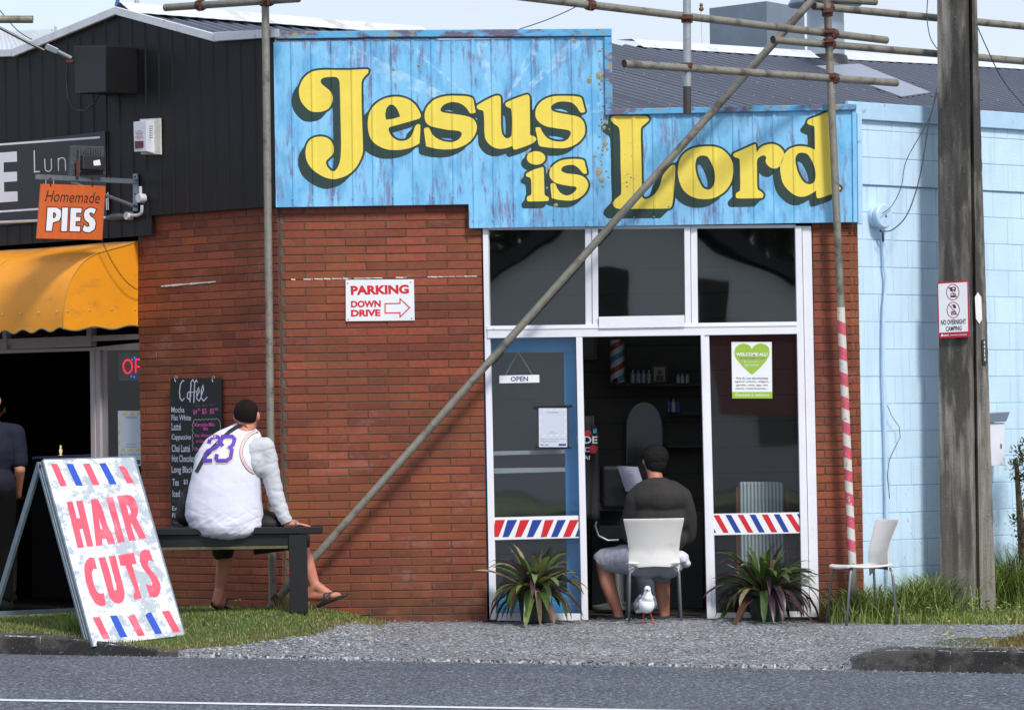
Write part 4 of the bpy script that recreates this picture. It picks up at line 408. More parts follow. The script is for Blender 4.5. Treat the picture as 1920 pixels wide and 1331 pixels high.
# broad weed leaves
mb = MB()
for i in range(1500):
    x = rnd.uniform(2.3, 4.2); y = min(wall_back(x), .6) - rnd.random() * .8
    if not in_grass_r(x, y): continue
    z = gz(x, y) + rnd.random() ** 2 * .12; a = rnd.random() * 6.28; l = rnd.uniform(.015, .045); d = V((math.cos(a), math.sin(a), rnd.uniform(-.1, .7))).normalized(); s = d.cross(V((0, 0, 1))).normalized() * l * .35; p = V((x, y, z))
    mb.add([p, p + d * l * .5 + s, p + d * l, p + d * l * .5 - s], [(0, 1, 2, 3)], i % 3)
kind(mb.build('broad_leaf_weeds', None, mats=[g1, g2, g4]), 'stuff')
# mound with dry growth at the right kerb
mv = []; mf = []; NN = 34
moundm = mat('stony_mound', srgb(96, 82, 60), .95, var=.4, vscale=10, bump=2, bscale=50, col2=srgb(96, 84, 30), thr=.5, c2scale=7)
MC = ROAD.off(0).at(1925, 1262); MC = V((3.62, -3.05, 0))
for j in range(NN + 1):
    for i in range(NN + 1):
        u, v = i / NN * 2 - 1, j / NN * 2 - 1; x = MC.x + u * .75; y = MC.y + v * .34; r = min(1, math.hypot(u, v * 1.05))
        h = .24 * (1 - r) ** 1.15 * (1.0 + .6 * noise.noise(V((x * 5, y * 5, 1)))) * interp(u, [(-1, .35), (-.1, 1), (1, 1.1)]) + .01 * noise.noise(V((x * 25, y * 25, 1)))
        mv.append((x, y, zroad(x) + ek(x) + h - .012))
for j in range(NN):
    for i in range(NN): mf.append((j * (NN + 1) + i, j * (NN + 1) + i + 1, (j + 1) * (NN + 1) + i + 1, (j + 1) * (NN + 1) + i))
kind(mesh_obj('earth_mound', mv, mf, moundm, smooth=True), 'structure')
sp = []
for i in range(7000):
    u, v = rnd.gauss(0, .45), rnd.uniform(-1, 1)
    j = int((max(-1, min(.99, v)) + 1) / 2 * NN); k = int((max(-1, min(.99, u)) + 1) / 2 * NN); p = mv[j * (NN + 1) + k]
    if abs(u) < 1: sp.append((p[0] + rnd.uniform(-.02, .02), p[1] + rnd.uniform(-.02, .02), p[2]))
blades('dry_mound_growth', sp, .012, .05, .006, [(g5, 1.2), (g3, .6), (g1, .35), (g2, .4)], 1.0, 2)

# ---------------------------------------------------------------- brick walls
BR_H, BR_L = .0587, .2908
_bm = {}
def brick_mesh(key, L, H, D, matl, ch=.003):
    if key in _bm: return _bm[key]
    x, z = L / 2, H / 2
    vs = [(-x, D, -z), (x, D, -z), (x, D, z), (-x, D, z), (-x, ch, -z), (x, ch, -z), (x, ch, z), (-x, ch, z), (-x + ch, 0, -z + ch), (x - ch, 0, -z + ch), (x - ch, 0, z - ch), (-x + ch, 0, z - ch)]
    fs = [(0, 1, 5, 4), (1, 2, 6, 5), (2, 3, 7, 6), (3, 0, 4, 7), (4, 5, 9, 8), (5, 6, 10, 9), (6, 7, 11, 10), (7, 4, 8, 11), (8, 9, 10, 11)]
    m = bpy.data.meshes.new(key); m.from_pydata(vs, [], fs); m.materials.append(matl); m.update(); _bm[key] = m; return m
def masonry(t, name, P0, d, n, u0, u1, row_h, L, ua, za, zlo, zhi, gap, matl, depth=.04, clip=None, jit=.0015, key='brick', ch=.003):
    """rows of separate masonry pieces; P0 + d*u + z is the face, n points out of the wall"""
    ang = math.atan2(d.y, d.x) if V((math.sin(math.atan2(d.y, d.x)), -math.cos(math.atan2(d.y, d.x)), 0)).dot(n) > 0 else math.atan2(-d.y, -d.x); q0 = math.floor((zlo - za) / row_h); z = za + q0 * row_h; row = q0
    while z < zhi - .01:
        sh = (row % 2) * L / 2; k = math.floor((u0 - ua - sh) / L); 
        while True:
            a = ua + sh + k * L; b = a + L; k += 1
            if a >= u1 - .004: break
            a2, b2 = max(a + gap / 2, u0), min(b - gap / 2, u1)
            if b2 - a2 < .018: continue
            z0, z1 = max(z + gap / 2, zlo), min(z + row_h - gap / 2, zhi)
            if z1 - z0 < .012: continue
            if clip and not clip((a2 + b2) / 2, (z0 + z1) / 2): continue
            m = brick_mesh(key, L - gap, row_h - gap, depth, matl, ch)
            o = bpy.data.objects.new(name, m)
            p = P0 + d * ((a2 + b2) / 2) + n * rnd.uniform(-jit, jit) + V((0, 0, (z0 + z1) / 2))
            put(o, t, p); o.rotation_euler = (rnd.gauss(0, .0015), 0, ang + rnd.gauss(0, .0012)); o.scale = ((b2 - a2) / (L - gap), 1, (z1 - z0) / (row_h - gap))
        z += row_h; row += 1
def base(P, d, u, z): return P + d * u + V((0, 0, z))
def core(t, name, P0, d, n, u0, u1, z0, z1, inset, th, m):
    c = P0 + d * ((u0 + u1) / 2) - n * (inset + th / 2) + V((0, 0, (z0 + z1) / 2))
    return MB().box(c, d * (u1 - u0), n * th, V((0, 0, z1 - z0))).build(name, m, t)
X = V((1, 0, 0)); NY = V((0, -1, 0)); Z0 = V((0, 0, 0))
fx0 = CORN.x + .012; fx1 = -.205
t = thing('brick_wall', 'red brick wall of the shop front between the drain gap and the white window frame, with the parking sign on it', 'brick wall', (fx0, 0, 0))
za = FR.at(537, 525.4).z; ua = FR.at(571.8, 517).x
rowi = round((0) / 1)
masonry(t, 'brick', Z0, X, NY, fx0 + .01, fx1, BR_H, BR_L, ua, za, -.06, 2.99, .0075, brickm)
core(t, 'mortar', Z0, X, NY, fx0, fx1, -.15, 3.0, .005, .12, mortar)
t = thing('brick_wall', 'red brick wall angled back to the left, behind the coffee menu board and the bench', 'brick wall', CH.p)
uc = (CH.at(285, 600) - CH.p).dot(CHD); ue = (CH.at(260, 600) - CH.p).dot(CHD) 
masonry(t, 'brick', CH.p, CHD, CH.n, .008, ue, BR_H, BR_L, .05, za, -.02, 2.99, .0075, brickm, clip=lambda u, z: u < uc or z < 2.83)
core(t, 'mortar', CH.p, CHD, CH.n, .0, ue - .002, -.15, 3.0, .005, .12, mortar)
PX0, PX1 = 2.165, FR.at(1597, 700).x
t = thing('brick_pier', 'narrow red brick pier right of the white window frame, behind the striped scaffold pole', 'brick pier', (PX0, 0, 0))
masonry(t, 'brick', Z0, X, NY, PX0, PX1, BR_H, BR_L, FR.at(1539.5, 480).x, FR.at(1560, 490).z, -.06, 2.83, .0075, brickm, depth=.05)
masonry(t, 'brick', V((PX1, 0, 0)), BLD, BL.n, .004, .094, BR_H, .096, 0, FR.at(1560, 490).z, -.06, 2.83, .0075, brickm, key='brick_end', depth=.05)
core(t, 'mortar', Z0, X, NY, PX0, PX1 - .02, -.15, 2.85, .005, .12, mortar)
core(t, 'mortar', V((PX1, 0, 0)), BLD, BL.n, .0, .098, -.15, 2.85, .005, .05, mortar)
BL = Pl((PX1, 0, 0), (K, -K, 0)); 
# block wall
t = thing('block_wall', 'pale blue painted concrete block wall running back behind the concrete power pole', 'block wall', BL.p + BLD * .1)
zb = BL.at(1690, 350).z; ub = (BL.at(1679, 530) - BL.p).dot(BLD)
masonry(t, 'block', BL.p - BL.n * .02, BLD, BL.n, .1, 2.9, .197, .335, ub, zb, -.12, zb - .001, .006, blockm, depth=.05, key='block', jit=.001, ch=.002)
masonry(t, 'block', BL.p - BL.n * .004, BLD, BL.n, .03, 2.9, .197, .67, ub, zb, zb, BL.at(1690, 215).z, .006, blockm, depth=.05, key='beam_block', jit=.0, ch=.003)
core(t, 'joint_mortar', BL.p - BL.n * .02, BLD, BL.n, .1, 2.9, -.15, zb + .002, .003, .15, blockj)
core(t, 'joint_mortar', BL.p - BL.n * .004, BLD, BL.n, .03, 2.9, zb + .002, BL.at(1690, 215).z, .003, .15, blockj)
capm = mat('pale_blue_flashing', srgb(176, 208, 232), .5, var=.08, bump=.2)
ramp_add(capm, nfac(9, .66, .74, .9), srgb(140, 90, 60))
za_, zb_ = BL.at(1640, 237).z, BL.at(1640, 207).z
m_ = MB(); c = BL.p + BLD * 1.45 + V((0, 0, (zb_ + .05 + zb_ - .075) / 2)); 
m_.box(c + BL.n * .015, BLD * 2.95, BL.n * .03, V((0, 0, .125))); m_.build('cap_flashing', capm, t, bev=.004)
# little weeds and a few flaking bits are left to the materials
# ---------------------------------------------------------------- wall linings, rooms behind
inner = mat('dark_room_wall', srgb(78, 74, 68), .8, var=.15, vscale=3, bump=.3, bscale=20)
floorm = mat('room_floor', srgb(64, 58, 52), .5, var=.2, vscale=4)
def room(name, label, x0, x1, y0, y1, z0, z1, m, fm):
    t = thing(name, label, 'room', (x0, y1, z0)); th = .06
    MB().box(((x0 + x1) / 2, y1 + th / 2, (z0 + z1) / 2), (x1 - x0 + 2 * th, 0, 0), (0, th, 0), (0, 0, z1 - z0)).build('back_wall', m, t)
    for x in (x0 - th / 2, x1 + th / 2): MB().box((x, (y0 + y1) / 2, (z0 + z1) / 2), (th, 0, 0), (0, y1 - y0, 0), (0, 0, z1 - z0)).build('side_wall', m, t)
    MB().box(((x0 + x1) / 2, (y0 + y1) / 2, z1 + th / 2), (x1 - x0 + 2 * th, 0, 0), (0, y1 - y0 + th, 0), (0, 0, th)).build('ceiling', m, t)
    MB().box(((x0 + x1) / 2, (y0 + y1) / 2, z0 - th / 2), (x1 - x0 + 2 * th, 0, 0), (0, y1 - y0 + th, 0), (0, 0, th)).build('floor', fm, t)
    return t
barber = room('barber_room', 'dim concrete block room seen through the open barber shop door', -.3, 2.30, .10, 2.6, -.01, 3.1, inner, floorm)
# block joints on the back wall of the room
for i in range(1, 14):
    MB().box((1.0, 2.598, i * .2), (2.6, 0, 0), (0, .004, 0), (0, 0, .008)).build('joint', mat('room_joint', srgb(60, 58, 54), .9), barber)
# ---------------------------------------------------------------- ribbed sheet cladding
def ribprof(period, rib, h, ph=0.0, ramp=.010):
    """returns break positions in u and a height function"""
    def hf(u):
        s = (u - ph) % period
        if s < ramp: return h * s / ramp
        if s < rib - ramp: return h
        if s < rib: return h * (rib - s) / ramp
        return 0.0
    def breaks(a, b):
        out = []; k = math.floor((a - ph) / period) - 1
        while ph + k * period < b:
            for q in (0, ramp, rib - ramp, rib): 
                x = ph + k * period + q
                if a < x < b: out.append(x)
            k += 1
        return sorted(out)
    return hf, breaks
def cladding(t, P0, d, n, cuts, topf, botf, prof, m, off, th=.02, name='cladding_sheet'):
    hf, breaks = prof
    for a, b in zip(cuts, cuts[1:]):
        us = [a + .0001] + breaks(a + .001, b - .001) + [b - .0001]
        vs = []; fs = []
        for u in us:
            zt, zb2 = topf(u), botf(u); o = n * (off + hf(u)); p = P0 + d * u
            zs = [zb2 + (zt - zb2) * q / 4 for q in range(5)]
            for z in zs: vs.append(p + o + V((0, 0, z)))
            vs.append(p + n * (off - th) + V((0, 0, zt))); vs.append(p + n * (off - th) + V((0, 0, zb2)))
        fl = d.cross(V((0, 0, 1))).dot(n) < 0
        for i in range(len(us) - 1):
            for j in range(7):
                f = (i * 7 + j, (i + 1) * 7 + j, (i + 1) * 7 + (j + 1) % 7, i * 7 + (j + 1) % 7); fs.append(f[::-1] if fl else f)
        for i in (0, len(us) - 1): fs.append(tuple(i * 7 + j for j in range(7)) if (i > 0) != fl else tuple(i * 7 + j for j in range(7))[::-1])
        mesh_obj(name, vs, fs, m, t)
MOFF = .06; MP = FR.off(MOFF)
mx0 = MP.at(516, 300).x; mstep_t = MP.at(1148, 150).x; mstep_b = MP.at(879, 400).x; mx1 = MP.at(1606, 300).x
zt1, zt2 = MP.at(800, 70).z, MP.at(1400, 206).z; zb1, zb2_ = MP.at(700, 386).z, MP.at(1200, 423).z
bluep = mat('worn_blue_mural_paint', srgb(122, 192, 232), .42, var=.1, vscale=3, bump=.35, bscale=25)
ramp_add(bluep, nfac(3.2, .42, .62, .75, (1, 1, .8), off=(1, 0, 0)), srgb(140, 200, 238))
ramp_add(bluep, nfac(5, .47, .6, .75, (1.6, 1, .7), off=(7, 0, 3)), srgb(94, 168, 214))
ramp_add(bluep, nfac(7.5, .525, .63, .75, (2.6, 1, .42), off=(2, 0, 8), detail=9, rough=.72), srgb(112, 92, 128))
ramp_add(bluep, nfac(5.5, .57, .65, .6, (3.5, 1, .3), off=(12, 0, 4), detail=9, rough=.75), srgb(120, 150, 180))
ramp_add(bluep, nfac(14, .60, .68, .45, (3.5, 1, .25), off=(22, 0, 4), detail=6, rough=.7), srgb(176, 222, 248))
def rays(t, pos):
    # hand-brushed pale sun rays fanning out above the word
    c = MP.at(930, 225)
    sp = t.nodes.new('ShaderNodeSeparateXYZ'); t.links.new(pos, sp.inputs[0])
    def M(op, a, b=None, c_=None):
        n = t.nodes.new('ShaderNodeMath'); n.operation = op
        for i, q in enumerate((a, b, c_)):
            if q is None: continue
            if isinstance(q, (int, float)): n.inputs[i].default_value = q
            else: t.links.new(q, n.inputs[i])
        return n.outputs[0]
    dx = M('SUBTRACT', sp.outputs[0], c.x); dz = M('SUBTRACT', sp.outputs[2], c.z)
    an = M('ARCTAN2', dz, dx); w = M('SINE', M('MULTIPLY', an, 19.0)); w2 = M('SINE', M('MULTIPLY_ADD', an, 7.3, 1.2))
    k = M('GREATER_THAN', M('ADD', w, M('MULTIPLY', w2, .8)), .85)
    r = M('SQRT', M('ADD', M('MULTIPLY', dx, dx), M('MULTIPLY', dz, dz)))
    q = t.nodes.new('ShaderNodeMapRange'); q.inputs[1].default_value = 1.75; q.inputs[2].default_value = .35; t.links.new(r, q.inputs[0])
    up_ = M('GREATER_THAN', dz, .04); inn = M('GREATER_THAN', r, .16)
    n = t.nodes.new('ShaderNodeTexNoise'); n.inputs['Scale'].default_value = 16; n.inputs['Detail'].default_value = 6; t.links.new(pos, n.inputs[0])
    nn = t.nodes.new('ShaderNodeMapRange'); nn.inputs[1].default_value = .42; nn.inputs[2].default_value = .62; t.links.new(n.outputs[0], nn.inputs[0])
    return M('MULTIPLY', M('MULTIPLY', M('MULTIPLY', k, q.outputs[0]), M('MULTIPLY', up_, inn)), M('MULTIPLY', nn.outputs[0], .6))
ramp_add(bluep, rays, srgb(196, 228, 248))
ramp_add(bluep, nfac(11, .735, .755, .85, off=(31, 0, 5), detail=4), srgb(120, 128, 112))
RP = .1432
mprof = ribprof(RP, .034, .007, MP.at(546, 250).x)
t = thing('painted_fascia_sign', 'bright blue ribbed metal fascia hand lettered Jesus is Lord in yellow', 'fascia sign', (mx0, -.06, zb1))
cuts = [mx0, mx0 + .78, mx0 + 1.37]; cladding(t, Z0, X, NY, cuts, lambda u: zt1 - .02, lambda u: zb1, mprof, bluep, MOFF)
cladding(t, Z0, X, NY, [mx0 + 1.37, mstep_b + .52, mstep_t], lambda u: zt1 - .02, lambda u: zb1 if u < mstep_b else zb2_, (mprof[0], lambda a, b: sorted(mprof[1](a, b) + [q for q in (mstep_b - .0001, mstep_b + .0001) if a < q < b])), bluep, MOFF)
cladding(t, Z0, X, NY, [mstep_t, mstep_t + .62, mstep_t + 1.2, mx1], lambda u: zt2 - .01, lambda u: zb2_, mprof, bluep, MOFF)
capb = mat('worn_blue_flashing', srgb(92, 168, 214), .5, var=.15, vscale=6, bump=.6, bscale=70)
ramp_add(capb, nfac(6, .47, .56, .8, (1, 1, 2), detail=8), srgb(104, 62, 74))
ramp_add(capb, nfac(13, .56, .62, .95, (1, 1, 1), off=(5, 5, 5), detail=7), srgb(150, 146, 118))
def capbox(px0, px1, yt0, yb0, yt1, yb1, o=.02, th=.16):
    MB().slab(pxl([(px0, yt0), (px1, yt1), (px1, yb1), (px0, yb0)], MP, o), NY, th).build('flashing', capb, t, bev=.004)
capbox(515, 684, 60, 73, 58, 71, .018); capbox(681, 1147, 57, 70, 54, 68, .026)
MB().slab(pxl([(1133, 70), (1147, 70), (1149, 211), (1135, 211)], MP, .024), NY, .06).build('flashing', capb, t, bev=.003)
capbox(1135, 1606, 205, 216, 195, 206, .03)
MB().slab(pxl([(1598, 207), (1606, 207), (1608, 417), (1600, 417)], MP, .014), NY, .05).build('flashing', bluep, t, bev=.002)
# painted letters, lying on the ribs
def pt_on_mural(px, py): p = MP.at(px, py); return p.x, p.z
def on_ribs(name, loops, m, off, parent):
    pts = [[pt_on_mural(*q) for q in lp] for lp in loops]
    flat = [q for lp in pts for q in lp]
    tri = geometry.tessellate_polygon([[V((x, z, 0)) for x, z in lp] for lp in pts])
    bm = bmesh.new(); bv = [bm.verts.new((x, 0, z)) for x, z in flat]
    for f in tri:
        try: bm.faces.new([bv[i] for i in f])
        except ValueError: pass
    xa, xb = min(q[0] for q in flat), max(q[0] for q in flat)
    for x in mprof[1](xa, xb):
        bmesh.ops.bisect_plane(bm, geom=bm.verts[:] + bm.edges[:] + bm.faces[:], plane_co=(x, 0, 0), plane_no=(1, 0, 0), dist=1e-5)
    for v in bm.verts: v.co.y = -(MOFF + mprof[0](v.co.x) + off)
    bm.normal_update()
    for f in bm.faces:
        if f.normal.y > 0: f.normal_flip()
    me = bpy.data.meshes.new(name); bm.to_mesh(me); bm.free(); me.materials.append(m)
    return put(bpy.data.objects.new(name, me), parent)
def area_(l): return sum(l[k][0] * l[(k + 1) % len(l)][1] - l[(k + 1) % len(l)][0] * l[k][1] for k in range(len(l))) / 2
def inside(p, l):
    c = False
    for (x0, y0), (x1, y1) in zip(l, l[1:] + l[:1]):
        if (y0 > p[1]) != (y1 > p[1]) and p[0] < (x1 - x0) * (p[1] - y0) / (y1 - y0) + x0: c = not c
    return c
big = [l for l in DARK if abs(area_(l)) > 5000]; holes = [l for l in DARK if abs(area_(l)) <= 5000]
for l in big:
    on_ribs('letter_shadow', [l] + [h for h in holes if inside(h[0], l)], darkgreen, .0012, t)
for nm, lps in YELLOW: on_ribs('letter', lps, yellow, .0024, t)
# lichen spots on the sign
mb = MB()
lichen = mat('lichen', srgb(150, 148, 120), .95, var=.4, vscale=60, bump=1)
LS = [(1108, 150, 8), (1125, 142, 8), (1121, 322, 9), (1128, 338, 6), (1135, 270, 5), (785, 123, 3), (738, 131, 3), (1076, 76, 5), (1029, 315, 4), (1042, 385, 4), (1175, 342, 3), (1183, 333, 3), (1176, 350, 3), (1254, 388, 3), (989, 287, 4), (1132, 240, 4), (1137, 230, 4), (1130, 290, 3)] + [(rnd.gauss(1133, 7), rnd.uniform(90, 350), rnd.uniform(1, 3)) for _ in range(34)] + [(rnd.gauss(1180, 8), rnd.uniform(260, 370), rnd.uniform(.8, 1.6)) for _ in range(14)]
for (x, y, r) in LS:
    c = MP.at(x, y); r /= 262; k = 14; h = MOFF + mprof[0](c.x) + .004
    ring = [V((c.x + r * math.cos(a * 6.283 / k) * rnd.uniform(.75, 1.15), -h + .003, c.z + r * math.sin(a * 6.283 / k) * rnd.uniform(.75, 1.15))) for a in range(k)]
    mb.add([V((c.x, -h - .0015, c.z))] + ring, [(0, 1 + (a + 1) % k, 1 + a) for a in range(k)])
kind(mb.build('lichen_spots', lichen, t), 'stuff')
# bolts along the bottom edge
boltm = mat('blue_bolt', srgb(130, 190, 230), .4)
def bolt(p, n, r, m, t, name='bolt'):
    o = MB().lathe(p, [(r, 0), (r, .003), (r * .7, .005)], 8, axis=n).build(name, m, t); return o
for i in range(19):
    x = mprof[1](mx0, mx1)[1] + i * RP + .006; z = (zb1 if x < mstep_b else zb2_) + .06
    if x < mx1 - .03: bolt(V((x, -(MOFF + .01), z)), NY, .005, boltm, t)
# white-blue corner strip between sign and block wall
t = tag(MB().slab(pxl([(1607, 212), (1616, 212), (1618, 420), (1609, 420)], FR, .03), NY, .05).build('corner_trim', capm, bev=.003), 'pale blue upright trim strip between the painted fascia and the block wall', 'trim strip')

# black cladding on the angled wall
def cu(px, py, pl=None): 
    p = (pl or CH).at(px, py); return (p - CH.p).dot(CHD), p.z
COFF = .05; CP = CH.off(COFF)
pk = [cu(512, 62, CP), cu(400, 71, CP), cu(215, 20, CP), cu(22, 102, CP), cu(-160, 112, CP)]
def ctop(u): return interp(u, pk)
ucb = cu(284, 440, CP)[0]; zc1, zc2 = cu(285, 404, CP)[1], cu(284, 441, CP)[1]
t = thing('black_cladding_wall', 'black painted ribbed metal gable wall above the cafe on the left', 'cladding wall', CH.p + V((0, 0, 3)))
cprof = ribprof(.152, .03, .007, cu(505, 300, CP)[0] - .02)
cladding(t, CH.p, CHD, CH.n, [cu(513, 200, CP)[0] - .0, .45, .9, ucb], ctop, lambda u: zc1, cprof, blackclad, COFF)
cladding(t, CH.p, CHD, CH.n, [ucb, 2.0, 2.7, 3.4, 4.3], ctop, lambda u: zc2, cprof, blackclad, COFF)
# barge boards, gutter edge
barge = mat('white_barge_board', srgb(214, 216, 220), .5, var=.1, vscale=6, bump=.4, bscale=40)
ramp_add(barge, nfac(12, .6, .7, .7), srgb(150, 140, 128))
t = thing('gable_trim', 'white painted barge boards and gutter edge along the black gable', 'barge board', CH.at(215, 10))
for loop in ([(215, 13), (402, 64), (402, 79), (215, 28)], [(215, 13), (22, 92), (22, 107), (215, 28)]):
    MB().slab(pxl(loop, CP, .05), CH.n, .03).build('barge_board', barge, t, bev=.003)
MB().slab(pxl([(400, 61), (516, 55), (516, 70), (402, 78)], CP, .06), CH.n, .04).build('gutter_edge', barge, t, bev=.004)
MB().slab(pxl([(24, 92), (-160, 100), (-160, 113), (24, 106)], CP, .04), CH.n, .04).build('gutter_edge', barge, t, bev=.004)
# ---------------------------------------------------------------- roofs
roofm = mat('dark_roof_iron', srgb(62, 66, 80), .26, metal=.35, var=.1, vscale=3)
roofl = mat('roof_screw_grey', srgb(120, 124, 132), .4)  # plain grey of the roof screws
ridgem = mat('pale_ridge_capping', srgb(206, 210, 214), .5, var=.12, vscale=4, bump=.3)
ramp_add(ridgem, nfac(5, .55, .68, .6), srgb(160, 150, 138))
def corrugated(name, t, O, a_dir, s_dir, a0, a1, smin, smax, m, period=.17, h=.034):
    s_dir = V(s_dir).normalized(); nn = a_dir.cross(s_dir).normalized()
    if nn.z < 0: nn = -nn
    N = int((a1 - a0) / period * 8); vs = []; fs = []
    for i in range(N + 1):
        a = a0 + (a1 - a0) * i / N; hh = h / 2 * math.cos(2 * math.pi * (a / period)); p = O + a_dir * a + nn * hh; s0, s1 = smin(a), smax(a)
        if s1 <= s0: s1 = s0 + .001
        vs += [p + s_dir * s0, p + s_dir * s1]
    for i in range(N): fs.append((2 * i, 2 * i + 2, 2 * i + 3, 2 * i + 1))
    return mesh_obj(name, vs, fs, m, t, smooth=True)
T15 = math.tan(math.radians(15))
E0 = BL.at(1605, 201) - V((0, 0, .40)); RS = V((-K, K, T15)); RPl = Pl(E0, BLD.cross(RS)); 
def rc(px, py):
    p = RPl.at(px, py) - E0; return p.dot(BLD), p.dot(RS.normalized())
rl = [rc(1210, 90), rc(1500, 108), rc(1757, 121), rc(1920, 131)]
rl = [(rl[0][0] - 2.2, rc(1210, 90)[1])] + rl + [(rl[-1][0] + 3, rl[-1][1] + .1)]
t = thing('corrugated_roof', 'dark grey corrugated iron roof rising behind the lower part of the fascia', 'roof', E0)
cs15 = RS.length
def smin(a): return max(0.22, (-a + .06 / K)) * cs15 if a < -.12 else .22
for a0, a1 in ((-3.0, -1.5), (-1.5, 0), (0, 1.5), (1.5, 3.0), (3.0, 4.5), (4.5, 6.0), (6.0, 9.5)):
    corrugated('roof_sheet', t, E0, BLD, RS, a0, a1 - .004, smin, lambda a: min(interp(a, rl), max(smin(a) + .01, (a + (E0.x - .45) / K) * cs15)), roofm)
# ridge capping
def rp3(a, s, up_=0): return E0 + BLD * a + RS.normalized() * s + V((0, 0, up_))
mb = MB(); RA0 = rc(1195, 90)[0]; ra = [RA0 + i * .1 for i in range(105)]
for i, a in enumerate(ra):
    s = interp(a, rl); j = .012 * (i % 2)
    mb.v += [tuple(rp3(a, s - .12 + j, .02)), tuple(rp3(a, s + .02, .065)), tuple(rp3(a, s + .22, .02))]; mb.m += []
for i in range(len(ra) - 1):
    for k in range(2): mb.f.append((i * 3 + k, (i + 1) * 3 + k, (i + 1) * 3 + k + 1, i * 3 + k + 1)); mb.m.append(0)
mb.build('ridge_capping', ridgem, t)
# roof screws
mb = MB()
for row in (.5, 1.3, 2.1, 2.9, 3.7, 4.5):
    a = -1.6
    while a < 9:
        if row > smin(a) and row < interp(a, rl): mb.lathe(rp3(a, row, .012), [(.008, 0), (.008, .008), (.004, .012)], 6)
        a += .228
kind(mb.build('roof_screws', roofl, t), 'stuff')
# left roof, falling away behind the gable
A_ = CP.at(215, 16); LS_ = V((K, -K, -.2745)).normalized()
t = thing('corrugated_roof', 'dark grey corrugated iron roof seen edge-on above the black gable', 'roof', A_)
for a0, a1 in ((.08, .8), (.8, 1.6), (1.6, 3.2)):
    # sheets run from the ridge down to the wall head
    corrugated('roof_sheet', t, A_ + V((0, 0, -.03)), BLD, LS_, a0, a1 - .004, lambda a: .02, lambda a: 1.16 + min(.0, 0), roofm, period=.15, h=.03)
mb = MB()
for i in range(40):
    a = .05 + i * .08; j = .018 * (i % 2)
    mb.v += [tuple(A_ + BLD * a + LS_ * (.14 + j) + V((0, 0, .0))), tuple(A_ + BLD * a + V((0, 0, .05))), tuple(A_ + BLD * a - V((K, -K, .2745)) * .15)]
for i in range(39):
    for k in range(2): mb.f.append((i * 3 + k, (i + 1) * 3 + k, (i + 1) * 3 + k + 1, i * 3 + k + 1)); mb.m.append(0)
mb.build('ridge_capping', ridgem, t)
# far pale roof at the left edge
farroof = mat('far_pale_roof', srgb(200, 206, 210), .5, var=.06)
t = thing('corrugated_roof', 'pale corrugated roof of a building behind the left end of the gable', 'roof', (-6, 7, 4.4))
P7 = PY(9); p0, p1, p2, p3 = P7.at(-80, 62), P7.at(95, 58), P7.at(190, 120), P7.at(-80, 125)
nlines = 30; mb = MB(); vs = []
for i in range(nlines * 4 + 1):
    f = i / (nlines * 4); hh = .02 * math.cos(i / 4 * 2 * math.pi)
    vs += [p0.lerp(p1, f) + V((0, 0, hh)), (p3.lerp(p2, f)) + V((0, -1.6, hh))]
mesh_obj('roof_sheet', vs, [(2 * i, 2 * i + 2, 2 * i + 3, 2 * i + 1) for i in range(nlines * 4)], farroof, t, smooth=True)
MB().slab([p3, p2, p2 - V((0, 0, 4.5)), p3 - V((0, 0, 4.5))], NY, .1).build('wall', blockj, t)
# ---------------------------------------------------------------- roof plant: metal cabinet, flue, mast
zincm = mat('zinc_sheet', srgb(128, 140, 150), .42, metal=.5, var=.12, vscale=4, bump=.4, bscale=5)
t = thing('roof_cabinet', 'grey sheet metal ventilation cabinet standing behind the roof ridge', 'vent cabinet', Q(1390, 95, 11))
pa, pb, pc = Q(1330, 18, 11.6), Q(1437, 9, 11), Q(1508, 18, 11.7)
for (a, b) in ((pa, pb), (pb, pc)):
    d_ = (b - a); d_.z = 0; mb = MB(); nrm = V((d_.y, -d_.x, 0)).normalized(); H = V((0, 0, -.8))
    z = max(a.z, b.z); a = V((a.x, a.y, z)); b = V((b.x, b.y, z)); c = (a + b) / 2 + H / 2 + nrm * .012
    mb.add([a, b, b + H, a + H, c], [(0, 4, 1), (1, 4, 2), (2, 4, 3), (3, 4, 0)]); mb.build('side_panel', zincm, t)
z = max(pa.z, pb.z); back = V((pa.x + pc.x - pb.x, pa.y + pc.y - pb.y, z)); 
MB().slab([V((pa.x, pa.y, z + .01)), V((pb.x, pb.y, z + .01)), V((pc.x, pc.y, z + .01)), back + V((0, 0, .01))], (0, 0, 1), .03).build('lid', zincm, t)
t = thing('flue', 'pale round steel flue with a wide cowl and black rubber boot on the roof', 'chimney flue', RPl.at(1549, 116))
fb = RPl.at(1549, 112); KF = (fb.y + 30) / 33.2; fz = Q(1549, 14, fb.y).z - fb.z
MB().lathe(fb, [(.148 * KF, -.1), (.148 * KF, fz)], 28).build('pipe', mat('flue_steel', srgb(158, 168, 178), .35, metal=.5, var=.08), t, smooth=True)
MB().lathe(fb, [(.2 * KF, fz + .035), (.29 * KF, fz + .012), (.295 * KF, fz + .03), (.25 * KF, fz + .12), (.05, fz + .16)], 28).build('cowl', zincm, t, smooth=True)
rubber = mat('black_rubber', (.02, .02, .022), .35, bump=.5, bscale=20)
MB().lathe(fb, [(.23 * KF, -.12), (.19 * KF, -.04), (.165 * KF, .03), (.150 * KF, .04)], 28).build('rubber_boot', rubber, t, smooth=True)
fl = mat('pale_flashing_sheet', srgb(146, 152, 164), .4, metal=.2, var=.1)
a1, s1 = rc(1560, 120); a2, s2 = rc(1690, 188)
mb = MB(); mb.slab([rp3(*rc(1530, 128), .02), rp3(*rc(1612, 124), .02), rp3(*rc(1745, 178), .022), rp3(*rc(1690, 186), .022)], RPl.n, .01)
mb.build('flashing', fl, t)
